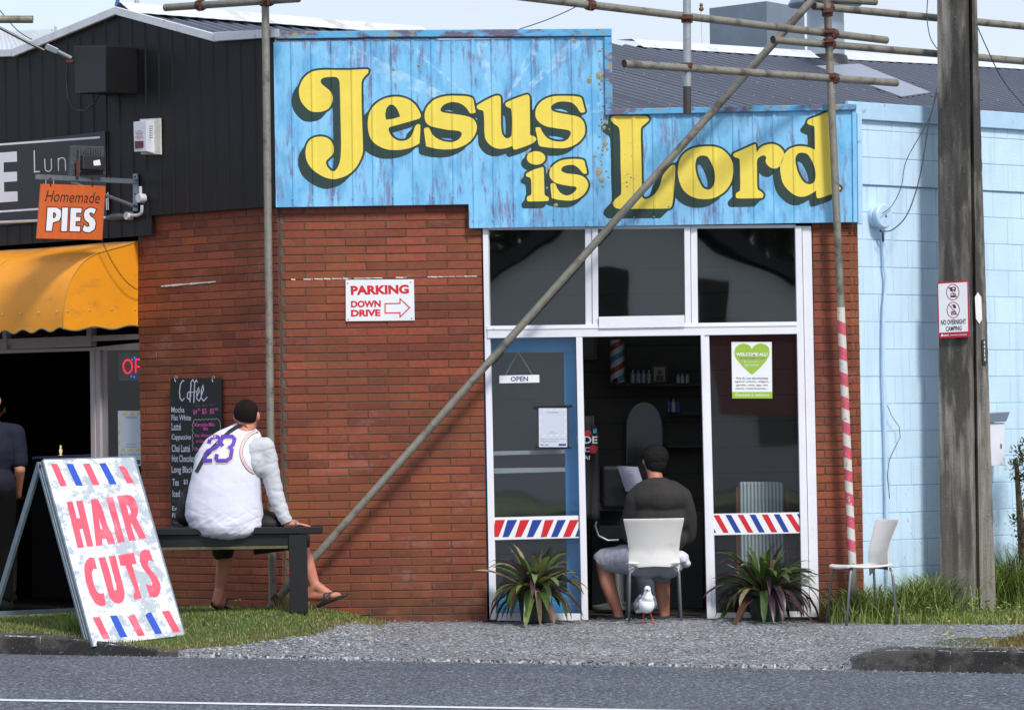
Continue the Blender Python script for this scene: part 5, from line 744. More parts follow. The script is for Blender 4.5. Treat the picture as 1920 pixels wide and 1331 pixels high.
t = thing('roof_mast', 'thin pale mast with a small weathered ball top behind the ridge', 'mast', Q(1318, 88, 11))
p = Q(1318, 92, 11); q = Q(1315, 22, 11)
MB().tube([p, q], .008, 8).build('pole', white, t, smooth=True)
MB().lathe(q, [(.006, 0), (.022, .01), (.026, .025), (.015, .045), (.012, .05), (.02, .06), (.012, .08)], 12).build('ball_top', mat('weathered_cap', srgb(120, 100, 84), .8, var=.3), t, smooth=True)
# thin masts far away
farm = mat('far_mast', srgb(178, 190, 204), .6)
t = tag(MB().tube([Q(218, 12, 14), Q(224, -12, 14)], .02, 6).build('mast', mat('blue_mast', srgb(60, 110, 160), .6)), 'short blue mast tip above the gable peak', 'mast')
t = tag(MB().tube([Q(258, 22, 20), Q(256, -15, 20)], .03, 6).build('mast', farm), 'thin pale mast in the sky right of the gable peak', 'mast')
t = tag(MB().tube([Q(108, 80, 20), Q(104, 50, 20)], .015, 6).build('mast', farm), 'very thin pale mast above the left slope of the gable', 'mast')

# ---------------------------------------------------------------- shop front joinery
t = thing('shop_window_frame', 'white painted wooden shop front frame holding six panes and the open doorway', 'shop front', (.98, 0, 0))
def fm(pts, off, th, name='frame_member', bev=.002): return MB().slab(pxl(pts, FR, off), NY, th).build(name, white, t, bev=bev)
# outer stiles
fm([(905, 428), (915, 428), (930, 1161), (918, 1161)], .02, .09); fm([(915.5, 428), (917, 428), (929, 1161), (930.5, 1161)], .0, .06)
fm([(1491, 424), (1503, 424), (1518, 1160), (1504, 1160)], .028, .09); fm([(1504, 424), (1521, 424), (1536, 1160), (1519, 1160)], .014, .09)
# head
fm([(915, 425), (1492, 421), (1492, 427), (915, 431)], .01, .08, 'head')
# transom
fm([(913, 611), (1494, 603), (1495, 626), (914, 634)], .03, .10, 'transom'); 
fm([(1122.5, 594), (1283.5, 591), (1284, 613), (1123, 616)], .045, .05, 'sash_bottom_rail')
fm([(913, 615), (1494, 607.4), (1494, 611), (913, 618.5)], .036, .01, 'transom_bead', .001)
fm([(1110, 428), (1121, 428), (1122, 614), (1111, 614)], .026, .08); fm([(1097, 428), (1109, 428), (1110, 614), (1098, 614)], .016, .08)
fm([(1283, 426), (1294, 426), (1296, 612), (1285, 612)], .026, .08); fm([(1295, 426), (1307, 426), (1309, 612), (1297, 612)], .016, .08)
# door posts
fm([(1080, 632), (1092, 632), (1103, 1162), (1091, 1162)], .03, .1, 'door_post'); fm([(1086, 632), (1080, 632), (1090, 1162), (1096, 1162)], .02, .06, 'door_post')
fm([(1314, 628), (1321, 628), (1335, 1162), (1326, 1162)], .03, .1, 'door_post'); fm([(1321, 628), (1329.5, 628), (1343, 1162), (1335, 1162)], .02, .08, 'door_post')
# bottom rails
fm([(930, 1150), (1091, 1150), (1091, 1163), (930, 1163)], .01, .08, 'bottom_rail'); fm([(1342, 1149), (1505, 1146), (1505, 1160), (1342, 1163)], .01, .08, 'bottom_rail')
# striped bands
for L_ in (0, 1):
    if L_ == 0: q = [(922, 970), (1085, 966), (1086, 1008), (924, 1012)]
    else: q = [(1336, 963), (1499.5, 960), (1500.5, 999), (1337, 1003)]
    band = MB().slab(pxl(q, FR, .008), NY, .03).build('striped_band', white_clean, t)
    BO = .0095
    def bi(u, v):
        a = V(q[0]).lerp(V(q[1]), u); b = V(q[3]).lerp(V(q[2]), u); c = a.lerp(b, v); return (c.x, c.y)
    if L_ == 0: st = [(950, 972, 0), (1, 0, 0)]
    N_ = 8
    zc = 3.247
    if L_ == 0:
        L0 = [(158, 218, 138, 178, 0), (232, 292, 202, 240, 1), (310, 367, 277, 316, 0), (385, 443, 350, 389, 1), (460, 515, 434, 470, 0), (537, 588, 497, 537, 1), (612, 665, 570, 615, 0)]
        for a, b, c_, d_, k in L0:
            pts = [(880 + a / zc, 780 + 632 / zc), (880 + b / zc, 780 + 630 / zc), (880 + d_ / zc, 780 + 734 / zc), (880 + c_ / zc, 780 + 736 / zc)]
            MB().slab(pxl(pts, FR, BO), NY, .001).build('stripe', blue_print if k else red_print, band)
        for pts, k in (([(136, 634), (146, 632), (138, 665)], 1), ([(666, 676), (668, 733), (644, 733)], 1)):
            MB().slab(pxl([(880 + a / zc, 780 + b / zc) for a, b in pts], FR, BO), NY, .001).build('stripe', blue_print, band)
    else:
        z2 = 3.698
        for a, b, c_, d_, k in [(212, 252, 283, 320, 0), (296, 335, 365, 405, 1), (380, 420, 452, 490, 0), (464, 504, 530, 570, 1), (548, 590, 616, 656, 0), (632, 672, 700, 738, 1), (714, 755, 790, 813, 0)]:
            y0, y1 = 463 - (a - 200) * .012, 586 - (a - 200) * .012
            pts = [(1280 + a / z2, 840 + y0 / z2), (1280 + b / z2, 840 + y0 / z2), (1280 + d_ / z2, 840 + y1 / z2), (1280 + c_ / z2, 840 + y1 / z2)]
            if k == 0 and a == 714: pts = [(1280 + a / z2, 840 + y0 / z2), (1280 + b / z2, 840 + y0 / z2), (1280 + 812 / z2, 840 + 545 / z2), (1280 + 812 / z2, 840 + 578 / z2), (1280 + 790 / z2, 840 + 578 / z2)]
            MB().slab(pxl(pts, FR, BO), NY, .001).build('stripe', blue_print if k else red_print, band)
        for pts in ([(208, 540), (233, 586), (210, 587)], [(792, 456), (811, 455), (812, 492)]):
            MB().slab(pxl([(1280 + a / z2, 840 + b / z2) for a, b in pts], FR, BO), NY, .001).build('stripe', blue_print, band)
# panes
glass = glass_mat('window_glass', .24); glass2 = glass_mat('lower_window_glass', .11, dirt=.008)
def pane(q, g): return MB().slab(pxl(q, FR, -.02), NY, .004).build('pane', g, t)
pane([(914, 428), (1098, 428), (1099, 613), (914, 613)], glass); pane([(1121, 427), (1284, 426), (1285, 595), (1122, 596)], glass); pane([(1306, 425), (1492, 424), (1493, 608), (1308, 608)], glass)
pane([(918, 630), (1081, 630), (1086, 968), (922, 970)], glass2); pane([(1328, 625), (1495, 624), (1500, 962), (1336, 964)], glass2)
pane([(924, 1010), (1087, 1008), (1091, 1152), (928, 1153)], glass2); pane([(1337, 1001), (1501, 998), (1505, 1148), (1341, 1151)], glass2)

# ---------------------------------------------------------------- text helper
_tc = {}
def text_mesh(body, bold=0.0, shear=0.0, spacing=1.0):
    key = (body, bold, shear, spacing)
    if key in _tc: return _tc[key]
    cu_ = bpy.data.curves.new('txt', 'FONT'); cu_.body = body; cu_.offset = bold; cu_.shear = shear; cu_.space_character = spacing; cu_.resolution_u = 3; cu_.fill_mode = 'BOTH'
    o = bpy.data.objects.new('txt', cu_); me = bpy.data.meshes.new_from_object(o)
    vs = [(v.co.x, v.co.y) for v in me.vertices]; fs = [tuple(p.vertices) for p in me.polygons]
    bpy.data.objects.remove(o); bpy.data.curves.remove(cu_); bpy.data.meshes.remove(me)
    x0 = min(v[0] for v in vs); x1 = max(v[0] for v in vs); y0 = min(v[1] for v in vs); y1 = max(v[1] for v in vs)
    vs = [((x - x0) / (x1 - x0), (y1 - y) / (y1 - y0)) for x, y in vs]; _tc[key] = (vs, fs); return _tc[key]
def text(body, q, plane, m, parent, off=.002, name='lettering', bold=0.0, shear=0.0, spacing=1.0):
    """tight glyph box fitted to the four corners q (tl, tr, br, bl) on a plane"""
    vs, fs = text_mesh(body, bold, shear, spacing); out = []
    if len(q) == 2: (x0, y0), (x1, y1) = q; q = [(x0, y0), (x1, y0), (x1, y1), (x0, y1)]
    for u, v in vs:
        x = (q[0][0] * (1 - u) + q[1][0] * u) * (1 - v) + (q[3][0] * (1 - u) + q[2][0] * u) * v
        y = (q[0][1] * (1 - u) + q[1][1] * u) * (1 - v) + (q[3][1] * (1 - u) + q[2][1] * u) * v
        out.append(plane.at(x, y, off))
    return mesh_obj(name, out, fs, m, parent)
def flat(name, pts, plane, off, m, parent, th=.0006):
    return MB().slab(pxl(pts, plane, off), plane.n, th).build(name, m, parent)
def strip(pl_, w, closed=False):
    """mitred band polygons along a polyline (2d), returned as quads"""
    n = len(pl_); L, R = [], []
    for i in range(n):
        p = V((*pl_[i], 0)); a = V((*pl_[(i - 1) % n], 0)) if (i > 0 or closed) else None; b = V((*pl_[(i + 1) % n], 0)) if (i < n - 1 or closed) else None
        d1 = (p - a).normalized() if a is not None else None; d2 = (b - p).normalized() if b is not None else None
        d1 = d1 or d2; d2 = d2 or d1; t_ = (d1 + d2).normalized(); nn = V((-t_.y, t_.x, 0)); k = 1 / max(.45, nn.dot(V((-d1.y, d1.x, 0))))
        L.append(p + nn * w / 2 * k); R.append(p - nn * w / 2 * k)
    m_ = n if closed else n - 1
    return [[tuple(L[i][:2]), tuple(L[(i + 1) % n][:2]), tuple(R[(i + 1) % n][:2]), tuple(R[i][:2])] for i in range(m_)]
def stroke(name, pl_, w, plane, off, m, parent, closed=False):
    mb = MB()
    for q in strip(pl_, w, closed): mb.slab(pxl(q, plane, off), plane.n, .0006)
    return mb.build(name, m, parent)
def circ(cx, cy, rx, ry, n=28, a0=0, a1=360): return [(cx + rx * math.cos(math.radians(a0 + (a1 - a0) * i / n)), cy + ry * math.sin(math.radians(a0 + (a1 - a0) * i / n))) for i in range(n if a1 - a0 == 360 else n + 1)]
# ---------------------------------------------------------------- signs on the walls
# parking sign
pk_ = thing('parking_sign', 'white sign reading parking down drive with a red arrow on the brick wall', 'sign', FR.at(712, 600))
sg = MB().slab(pxl([(648, 525), (776, 524), (777.5, 601), (648.5, 602.5)], FR, .012), NY, .006).build('board', white_clean, pk_, bev=.001)
text('PARKING', [(657, 536), (766.5, 533.5), (767, 551), (658, 553.5)], FR, red_print, sg, .0125, bold=.05)
text('DOWN', [(658, 564), (714, 563), (714, 576), (658, 577)], FR, red_print, sg, .0125, bold=.05)
text('DRIVE', [(658, 581), (713.5, 580), (713.5, 593), (658, 594)], FR, red_print, sg, .0125, bold=.05)
stroke('arrow', [(722, 569.5), (750, 569), (750, 560), (768, 577), (750, 594.5), (750, 586.5), (722, 587)], 2.3, FR, .0125, red_print, sg, True)
for x, y in ((652, 531), (770, 529), (653, 599), (772, 597)): bolt(FR.at(x, y, .012), NY, .005, mat('screw_grey', (.35, .36, .38), .4, metal=.7), pk_, 'screw')
# a white scrape on the bricks
scr = mat('old_white_paint', (.68, .66, .64), .8, var=.1)
mb = MB(); x = 540.0
while x < 892:
    w = rnd.uniform(2, 16); h = rnd.uniform(.4, 1.6); y = 524.2 - (x - 540) * .018
    if rnd.random() < .68: mb.slab(pxl([(x, y - h), (x + w, y - h * .6), (x + w, y + h), (x, y + h * .7)], FR, .0025), NY, .001)
    x += w * 1.1
x = 302.0
while x < 398:
    w = rnd.uniform(6, 20); h = rnd.uniform(1.0, 2.4); y = 537 - (x - 302) * .085
    mb.slab(pxl([(x, y - h), (x + w, y - h * .8 - w * .085), (x + w, y + h * .5 - w * .085), (x, y + h)], CH, .0025), CH.n, .001); x += w * 1.02
kind(tag(mb.build('old_paint_line', scr), 'broken streak of old white paint along one brick course', 'paint mark'), 'stuff')
# cafe name board
lm = mat('cafe_board_black', srgb(16, 17, 20), .25, var=.05)
CF = CH.off(COFF + .012)
t = thing('cafe_name_board', 'black glossy cafe board with a big white E and the word Lunch cut off', 'sign board', CF.at(100, 430))
bd = MB().slab(pxl([(-90, 281), (197, 246), (200, 405), (-90, 432)], CF, .01), CH.n, .012).build('board', lm, t, bev=.001)
whl = mat('white_letter', (.82, .82, .86), .5)
def zz(x, y): return (x / 6.048, 240 + y / 6.048)
def fz(name, pts, m, par=None): return flat(name, [zz(*p) for p in pts], CF, .0115, m, par or bd)
fz('line', [(-540, 218), (1132, 97), (1132, 120), (-540, 240)], whl); fz('line', [(-540, 975), (450, 908), (450, 930), (-540, 997)], whl)
fz('letter', [(-120, 292), (190, 268), (192, 384), (40, 392), (42, 505), (192, 497), (193, 605), (44, 616), (46, 727), (198, 720), (200, 832), (-120, 855)], whl)
fz('letter', [(382, 258), (393, 256), (398, 492), (452, 488), (452, 502), (386, 508)], whl)
def zstroke(pl_, w): return stroke('letter', [zz(*p) for p in pl_], w, CF, .0115, whl, bd)
zstroke([(507, 352), (511, 455)] + circ(547, 455, 36, 40, 8, 180, 0)[1:] + [(582, 350)], 1.8)
zstroke([(664, 488), (660, 342)], 1.8); zstroke([(664, 385)] + circ(702, 380, 38, 40, 8, 185, 360) + [(744, 485)], 1.8)
zstroke([(520, 640), (520, 590)], 1.5); zstroke([(608, 640), (606, 590)], 1.5); zstroke([(1205, 800), (1209, 930)], 1.5); zstroke([(1222, 730), (1228, 930)], 1.5)
# white conduit under the board
t = thing('white_conduit', 'white plastic conduit with round junction boxes on the black cladding beside the pie sign', 'conduit', CP.at(262, 400))
pvc = mat('grey_white_pvc', srgb(196, 198, 202), .45, var=.05)
C6 = CH.off(COFF + .045)
MB().tube(pxl([(-60, 420), (72, 414)], C6), .011, 10).build('pipe', pvc, t, smooth=True); MB().tube(pxl([(190, 409), (205, 408)], C6), .011, 10).build('pipe', pvc, t, smooth=True)
MB().tube(pxl([(200, 408.5), (206, 408.3), (214, 407), (224, 406.5), (231, 406.5), (237, 405)], C6), [.012, .02, .027, .026, .02, .008], 14).build('grey_plug', mat('grey_plastic', srgb(74, 78, 86), .45), t, smooth=True)
MB().tube(pxl([(236, 405), (250, 404), (258, 404), (264, 401), (266, 396), (266, 385)], C6), .012, 12).build('elbow_pipe', pvc, t, smooth=True)
MB().tube(pxl([(264, 380), (263, 350)], C6), .013, 12).build('pipe', pvc, t, smooth=True)
for (x, y, r) in ((241, 405, .030), (264, 372, .034)):
    p = C6.at(x, y); MB().lathe(p - CH.n * .03, [(r, 0), (r, .05), (r * .92, .055)], 20, axis=CH.n).build('junction_box', pvc, t, smooth=True)
# bracket + pie sign
BRP = CH.at(252, 370, COFF); SP = Pl(CH.at(253, 340, COFF + .03), (K, -K, 0))
t = thing('sign_bracket', 'galvanised metal bracket arm sticking out over the orange pie sign', 'bracket', BRP)
galf = mat('galvanised_bar', srgb(132, 142, 150), .4, metal=.55, var=.15, vscale=20)
wallbar = MB().slab(pxl([(249, 326), (257.5, 326), (257.5, 396), (249, 396)], CH, COFF + .02), CH.n, .012).build('wall_plate', galf, t, bev=.001)
a, b = SP.at(255, 341), SP.at(69, 332)
d = (b - a); MB().box((a + b) / 2, d, V((K, -K, 0)) * .035, V((0, 0, .036))).build('arm', galf, t, bev=.002)
a, b = SP.at(256, 388), SP.at(135, 342); MB().tube([a, b], .012, 8).build('brace', galf, t)
for y in (332, 364): bolt(CH.at(253, y, COFF + .02), CH.n, .008, rustm, wallbar)
PS = SP.off(.0)
t = thing('pie_sign', 'orange hanging sign reading homemade pies under the metal bracket', 'sign', PS.at(130, 450))
orange = mat('orange_sign_paint', srgb(206, 98, 46), .5, var=.12, vscale=9, stretch=(3, 3, .4))
bd = MB().slab(pxl([(78.3, 345), (198, 349), (192, 450), (70, 447.5)], PS, .012), PS.n, .018).build('board', orange, t, bev=.002)
text('Homemade', [(86, 357), (187, 361), (187.5, 382), (84, 378)], PS, black_print, bd, .0128, shear=.25)
OL = .0128
def pz(x, y): return (x / 6.048, 240 + y / 6.048)
P_ = [[(540, 905), (645, 905), (690, 935), (692, 1000), (670, 1050), (600, 1072), (585, 1168), (522, 1166)], [(600, 960), (600, 1025), (625, 1020), (640, 985), (625, 960)]]
I_ = [[(706, 905), (772, 905), (758, 1172), (695, 1170)]]
E_ = [[(803, 908), (925, 912), (922, 962), (865, 962), (862, 1010), (912, 1012), (908, 1058), (858, 1058), (855, 1115), (910, 1118), (905, 1174), (790, 1172)]]
S_ = [[(1088, 925), (1065, 978), (1030, 955), (1010, 975), (1030, 1005), (1070, 1035), (1085, 1080), (1070, 1150), (1015, 1185), (965, 1180), (937, 1160), (955, 1100), (985, 1125), (1015, 1115), (1010, 1080), (965, 1045), (950, 990), (965, 935), (1010, 908), (1050, 908)]]
def polyhole(name, loops, plane, off, m, par):
    pts = [[V((*p, 0)) for p in lp] for lp in loops]; fl_ = [p for lp in loops for p in lp]; tri = geometry.tessellate_polygon(pts)
    return mesh_obj(name, [plane.at(p[0], p[1], off) for p in fl_], [tuple(q) for q in tri], m, par)
for lt in (P_, I_, E_, S_):
    for lp in lt:
        stroke('letter_outline', [pz(*p) for p in lp], 3.6, PS, .0129, black_print, bd, True)
    polyhole('letter', [[pz(*p) for p in lp] for lp in lt], PS, .0142, whl, bd)
t2 = rustm
for x in (94, 172):
    q = SP.at(x, 336, .02); MB().tube([q + V((-.01, 0, .0)), q + V((.008, -.008, .01)), q + V((.012, -.01, -.02)), SP.at(x + 1, 350, .014)], .004, 6).build('wire_tie', rustm, t)
# chain from the sign to the bricks
t = thing('chain', 'thin rusty chain hanging from the corner of the pie sign to the brick wall', 'chain', CH.at(270, 545))
a, b = PS.at(191, 451), CH.at(268, 545, .01); n_ = 34
pts = []
for i in range(n_ + 1):
    f = i / n_; p = a.lerp(b, f); pts.append(p - V((0, 0, .16 * 4 * f * (1 - f) * .55)))
for i in range(n_):
    p, q = pts[i], pts[i + 1]; d = (q - p).normalized(); s = (d.cross(V((0, 0, 1))) if i % 2 else V((0, 0, 1)).cross(d).cross(d)).normalized(); c = (p + q) / 2; l = (q - p).length * .62; ring = [c + d * math.cos(k * math.pi / 4) * l + s * math.sin(k * math.pi / 4) * .006 for k in range(9)]
    MB().tube(ring, .0016, 5, cap=False).build('link', rustm, t)
# flood light
t = thing('flood_light', 'weathered grey flood light seen from behind above the pie bracket', 'flood light', SP.at(165, 330))
FLP = Pl(SP.at(165, 305) , (K * .9, -K * 1.1, 0)); fbl = mat('flood_light_body', srgb(74, 78, 84), .6, metal=.3, var=.35, vscale=25, bump=.5)
MB().slab(pxl([(134, 273), (196, 275), (198, 328), (131, 330)], FLP, .02), FLP.n, .03).build('reflector_plate', fbl, t, bev=.006)
MB().slab(pxl([(148, 281), (193, 283), (197, 322), (148, 324)], FLP, .045), FLP.n, .03).build('ribbed_back', fbl, t, bev=.006)
for i in range(9): x = 152 + i * 4.6; MB().slab(pxl([(x, 281), (x + 1.6, 281), (x + 1.6, 291), (x, 291)], FLP, .054), FLP.n, .012).build('cooling_fin', fbl, t)
MB().slab(pxl([(156, 291), (198, 293), (197, 320), (156, 318)], FLP, .085), FLP.n, .05).build('driver_box', mat('black_casing', srgb(40, 42, 46), .5, var=.2), t, bev=.008)
MB().slab(pxl([(175, 302), (187, 299.5), (189, 310), (176, 311)], FLP, .0865), FLP.n, .001).build('label', whl, t)
MB().tube(pxl([(197, 330), (200, 334), (205, 330), (208, 336)], FLP, .05), .004, 6).build('cable', rubber, t)
MB().slab(pxl([(143, 300), (148, 300), (150, 332), (144, 332)], FLP, .05), FLP.n, .008).build('bracket', rustm, t)
# alarm box
t = thing('alarm_box', 'white alarm siren box with a dark red strobe on the black wall', 'alarm box', CP.at(275, 290))
AF = CP.off(.02)
MB().slab(pxl([(262, 224), (300, 222), (301, 290), (264, 290)], CP, .022), CH.n, .015).build('back_plate', mat('aged_white_board', srgb(212, 208, 198), .6, var=.15, vscale=30), t, bev=.002)
aw = mat('alarm_white', srgb(214, 216, 224), .4, var=.03)
tl, tr, br, bl = CP.at(264, 227, .022), CP.at(293, 224, .022), CP.at(294, 289, .022), CP.at(265, 284, .022); N_ = CH.n
A2 = CP.off(.11)
f = pxl([(250, 229), (274, 227), (274, 284), (251.5, 285)], A2); 
mb = MB(); vs = f + [CP.at(262, 228, .02), CP.at(289, 225, .02), CP.at(290, 288, .02), CP.at(263, 285, .02)]
mb.add(vs, [(0, 3, 2, 1), (0, 1, 5, 4), (1, 2, 6, 5), (2, 3, 7, 6), (3, 0, 4, 7)]); bx = mb.build('casing', aw, t, bev=.003)
strobe = mat('dark_red_lens', srgb(84, 14, 24), .25)
MB().slab(pxl([(252.5, 265), (268, 264.5), (268, 277), (253, 279)], A2, .006), CH.n, .006).build('strobe_lens', strobe, t, bev=.001)
for i in range(6): y = 237.5 + i * 4.3; flat('vent_slot', [(276.5, y - 1), (286.5, y - 1.4), (286.5, y + .2), (276.5, y + .6)], A2, -.035 + 0, grey_print, t)
for i, w in enumerate((8, 15, 13, 11, 14, 16, 6)): y = 245.5 + i * 2.6; flat('print_line', [(261 - w / 2, y), (261 + w / 2, y - .3), (261 + w / 2, y + .8), (261 - w / 2, y + 1.1)], A2, .0006, mat('faded_red', srgb(180, 110, 120), .6), bx)
# black junction cabinet, high up
t = thing('black_cabinet', 'plain black metal box fixed high on the black gable with a looping cable', 'metal box', CP.at(190, 175))
bxm = mat('black_box_paint', srgb(22, 22, 24), .4, var=.15, vscale=5, bump=.1)
A3 = CP.off(.30); f = pxl([(139, 87), (198, 86), (198, 173), (141, 176)], A3); fb_ = [p - CH.n * .30 for p in f]
MB().add(f + fb_, [(0, 3, 2, 1), (0, 1, 5, 4), (1, 2, 6, 5), (2, 3, 7, 6), (3, 0, 4, 7)]).build('casing', bxm, t, bev=.004)
MB().tube(pxl([(126, 122), (125, 150), (128, 185), (140, 206), (158, 208), (175, 196), (186, 178)], A3, -.05), .006, 8).build('cable', rubber, t, smooth=True)
# overhead service cable at top left
t = thing('service_cable', 'black overhead cable with a grey clamp running down to the black box', 'cable', A3.at(135, 118))
A4 = PY(A3.at(135, 110).y)
MB().tube(pxl([(-60, 22), (0, 53), (60, 84), (85, 96)], A4), .011, 8).build('cable', rubber, t, smooth=True)
MB().slab(pxl([(84, 88), (88, 82), (110, 92), (106, 102), (84, 93)], A4, .02), A4.n, .04).build('clamp', galf, t, bev=.004)
MB().tube(pxl([(104, 95), (134, 110)], A4), .016, 10).build('insulator', mat('grey_insulator', srgb(120, 124, 130), .4), t, smooth=True)
MB().tube(pxl([(124, 117), (137, 116)], A4), .014, 8).build('wall_hook', rustm, t)

# ---------------------------------------------------------------- cafe front on the angled wall
t = thing('cafe_window_frame', 'pinkish white timber frame of the dark cafe front under the yellow awning', 'shop front', CH.at(180, 1130))
pinkw = mat('aged_pinkish_white_paint', srgb(178, 166, 168), .5, var=.06, vscale=5)
CW = CH.off(-.07)
def cm(pts, off, th, name='frame_member'): return MB().slab(pxl(pts, CW, off), CH.n, th).build(name, pinkw, t, bev=.003)
cm([(-170, 642), (262, 626), (262, 636), (-170, 655)], .03, .08, 'transom'); cm([(-170, 660), (170, 651.5), (262, 642), (262, 656), (188, 657), (-170, 668)], .02, .08, 'transom')
cm([(-170, 600), (262, 594), (262, 600), (-170, 608)], .0, .08, 'head'); cm([(-170, 644), (165, 633), (165, 650), (-170, 662)], .01, .05, 'sash')
cm([(162, 600), (170, 600), (170, 650), (162, 650)], .04, .06); cm([(4, 600), (12, 600), (12, 655), (4, 655)], .04, .06)
cm([(168, 655), (176, 655), (182, 1140), (174, 1140)], .03, .08, 'mullion'); cm([(177, 655), (186, 655), (192, 1140), (183, 1140)], .02, .08, 'mullion')
cm([(186, 1000), (262, 998), (262, 1140), (186, 1140)], .0, .03, 'lower_panel')
glass3 = glass_mat('cafe_glass', .03)
MB().slab(pxl([(186, 655), (263, 652), (263, 1001), (186, 1003)], CW), CH.n, .004).build('pane', glass3, t)
MB().slab(pxl([(-170, 602), (263, 598), (263, 634), (-170, 646)], CW), CH.n, .004).build('pane', glass3, t)
# neon open sign
neon = mat('red_led', (.5, .0, .01), .4, emit=((1, .0, .03), 1.3)); neonb = mat('blue_led', (.05, .1, .6), .4, emit=((.05, .1, 1), 1.2))
CN = CW.off(-.06)
t = thing('neon_open_sign', 'red dotted LED open sign hanging inside the cafe window', 'LED sign', CN.at(250, 700))
def nz_(x, y): return (x / 2.894, 440 + y / 2.894)
dots = [nz_(*p) for p in circ(694, 715, 24, 36, 20)] + [nz_(737, 745 - i * 10) for i in range(7)] + [nz_(740 + i * 8, 676) for i in range(3)] + [nz_(742 + i * 8, 716) for i in range(3)]
for p in dots: MB().lathe(CN.at(*p), [(.0060, 0), (.0065, .003), (.002, .006)], 6, axis=CH.n).build('led', neon, t)
for p in ((718, 678), (731, 667), (714, 768), (730, 772)): MB().lathe(CN.at(*nz_(*p)), [(.0060, 0), (.0065, .003), (.002, .006)], 6, axis=CH.n).build('led', neonb, t)
MB().slab(pxl([(222, 662), (270, 660), (270, 712), (222, 714)], CN, -.006), CH.n, .01).build('backing', bxm, t)
# poster (square code area left plain)
paper = mat('poster_paper', srgb(196, 204, 218), .6); ystripe = mat('poster_yellow', srgb(214, 190, 96), .6); peach = mat('poster_peach', srgb(226, 214, 206), .6)
t = thing('window_poster', 'white sign-in poster with yellow dashes at the edge of the cafe window', 'poster', CW.at(242, 873))
pp = MB().slab(pxl([(221, 770), (264, 770), (265, 873), (222, 873)], CW, .004), CH.n, .001).build('sheet', paper, t)
for x, y in ((230, 773), (244, 773), (257, 773), (226, 841), (241, 841), (255, 841)): flat('dash', [(x + 2, y), (x + 9, y), (x + 6, y + 5), (x - 1, y + 5)], CW, .0046, ystripe, pp)
for y in (785, 803, 822): flat('dash', [(222, y + 5), (226, y), (226, y + 9), (222, y + 14)], CW, .0046, ystripe, pp)
for y, a, b in ((781, 235, 258), (783.5, 236, 257), (832, 238, 254), (837, 236, 256), (857, 226, 258), (861, 226, 250)): flat('print_line', [(a, y), (b, y), (b, y + .9), (a, y + .9)], CW, .0046, grey_print, pp)
text('Sign-in. Stop the viru', [(224, 849), (264, 849.5), (264, 855), (224, 854.5)], CW, grey_print, pp, .0046)
flat('logo_block', [(251, 862), (263, 862), (263, 870), (251, 870)], CW, .0046, navy_print, pp)
# cafe room
cx = [CH.p + CHD * u for u in (1.50, 4.6)]; 
t = thing('cafe_room', 'pitch dark cafe interior behind the open front', 'room', CH.p + CHD * 3)
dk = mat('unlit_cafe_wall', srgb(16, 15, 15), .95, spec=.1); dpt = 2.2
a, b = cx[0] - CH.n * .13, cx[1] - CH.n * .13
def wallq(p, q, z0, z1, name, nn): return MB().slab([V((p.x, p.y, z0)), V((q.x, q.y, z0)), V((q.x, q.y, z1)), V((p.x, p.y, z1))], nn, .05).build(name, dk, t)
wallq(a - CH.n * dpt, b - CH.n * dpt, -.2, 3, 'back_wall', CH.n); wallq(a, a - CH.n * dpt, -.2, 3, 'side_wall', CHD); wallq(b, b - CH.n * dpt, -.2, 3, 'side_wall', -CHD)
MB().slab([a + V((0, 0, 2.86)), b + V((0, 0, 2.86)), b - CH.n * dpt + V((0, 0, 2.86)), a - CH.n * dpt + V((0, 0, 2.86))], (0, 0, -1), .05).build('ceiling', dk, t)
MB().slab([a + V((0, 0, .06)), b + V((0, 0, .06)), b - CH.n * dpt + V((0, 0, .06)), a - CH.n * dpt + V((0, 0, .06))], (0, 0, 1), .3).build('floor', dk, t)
# small candle-like ornament and counter inside the cafe
CI = CH.off(-.9)
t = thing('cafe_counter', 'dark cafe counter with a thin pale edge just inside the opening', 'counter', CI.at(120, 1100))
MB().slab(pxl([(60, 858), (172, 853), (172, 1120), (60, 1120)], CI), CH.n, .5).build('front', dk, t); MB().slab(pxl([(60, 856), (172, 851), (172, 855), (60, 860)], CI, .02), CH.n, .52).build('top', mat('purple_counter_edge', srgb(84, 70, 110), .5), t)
p = CI.at(114, 855, -.1)
t = tag(MB().lathe(p, [(.020, 0), (.020, .006), (.004, .012), (.012, .03), (.013, .05), (.006, .062), (.008, .078), (.001, .09)], 12).build('ornament', mat('gold_cream_glow', (.85, .72, .42), .35, emit=((1, .8, .45), .35)), smooth=True), 'tiny gold and cream ornament on the dark cafe counter', 'ornament')  # ornament is no lamp; its faint glow is put into the material
# awning
awm = mat('yellow_awning_canvas', srgb(230, 148, 22), .55, var=.1, vscale=3, bump=.3, bscale=8)
ramp_add(awm, nfac(3.2, .55, .7, .45, (1, 1, 2.5), detail=9, rough=.75), srgb(130, 108, 60))
AE = Pl(CH.p + CHD * ue * .998, (K, -K, 0))
prof = [(259, 452), (235, 460), (206, 468), (185, 474), (170, 481), (155, 492), (143, 507), (133, 524), (126, 545), (122, 565), (119, 590), (118, 617)]
pp3 = [AE.at(*p) for p in prof]
t = thing('awning', 'yellow canvas awning with a wavy green-piped edge over the cafe front', 'awning', CH.p + CHD * ue + V((0, 0, 2.7)))
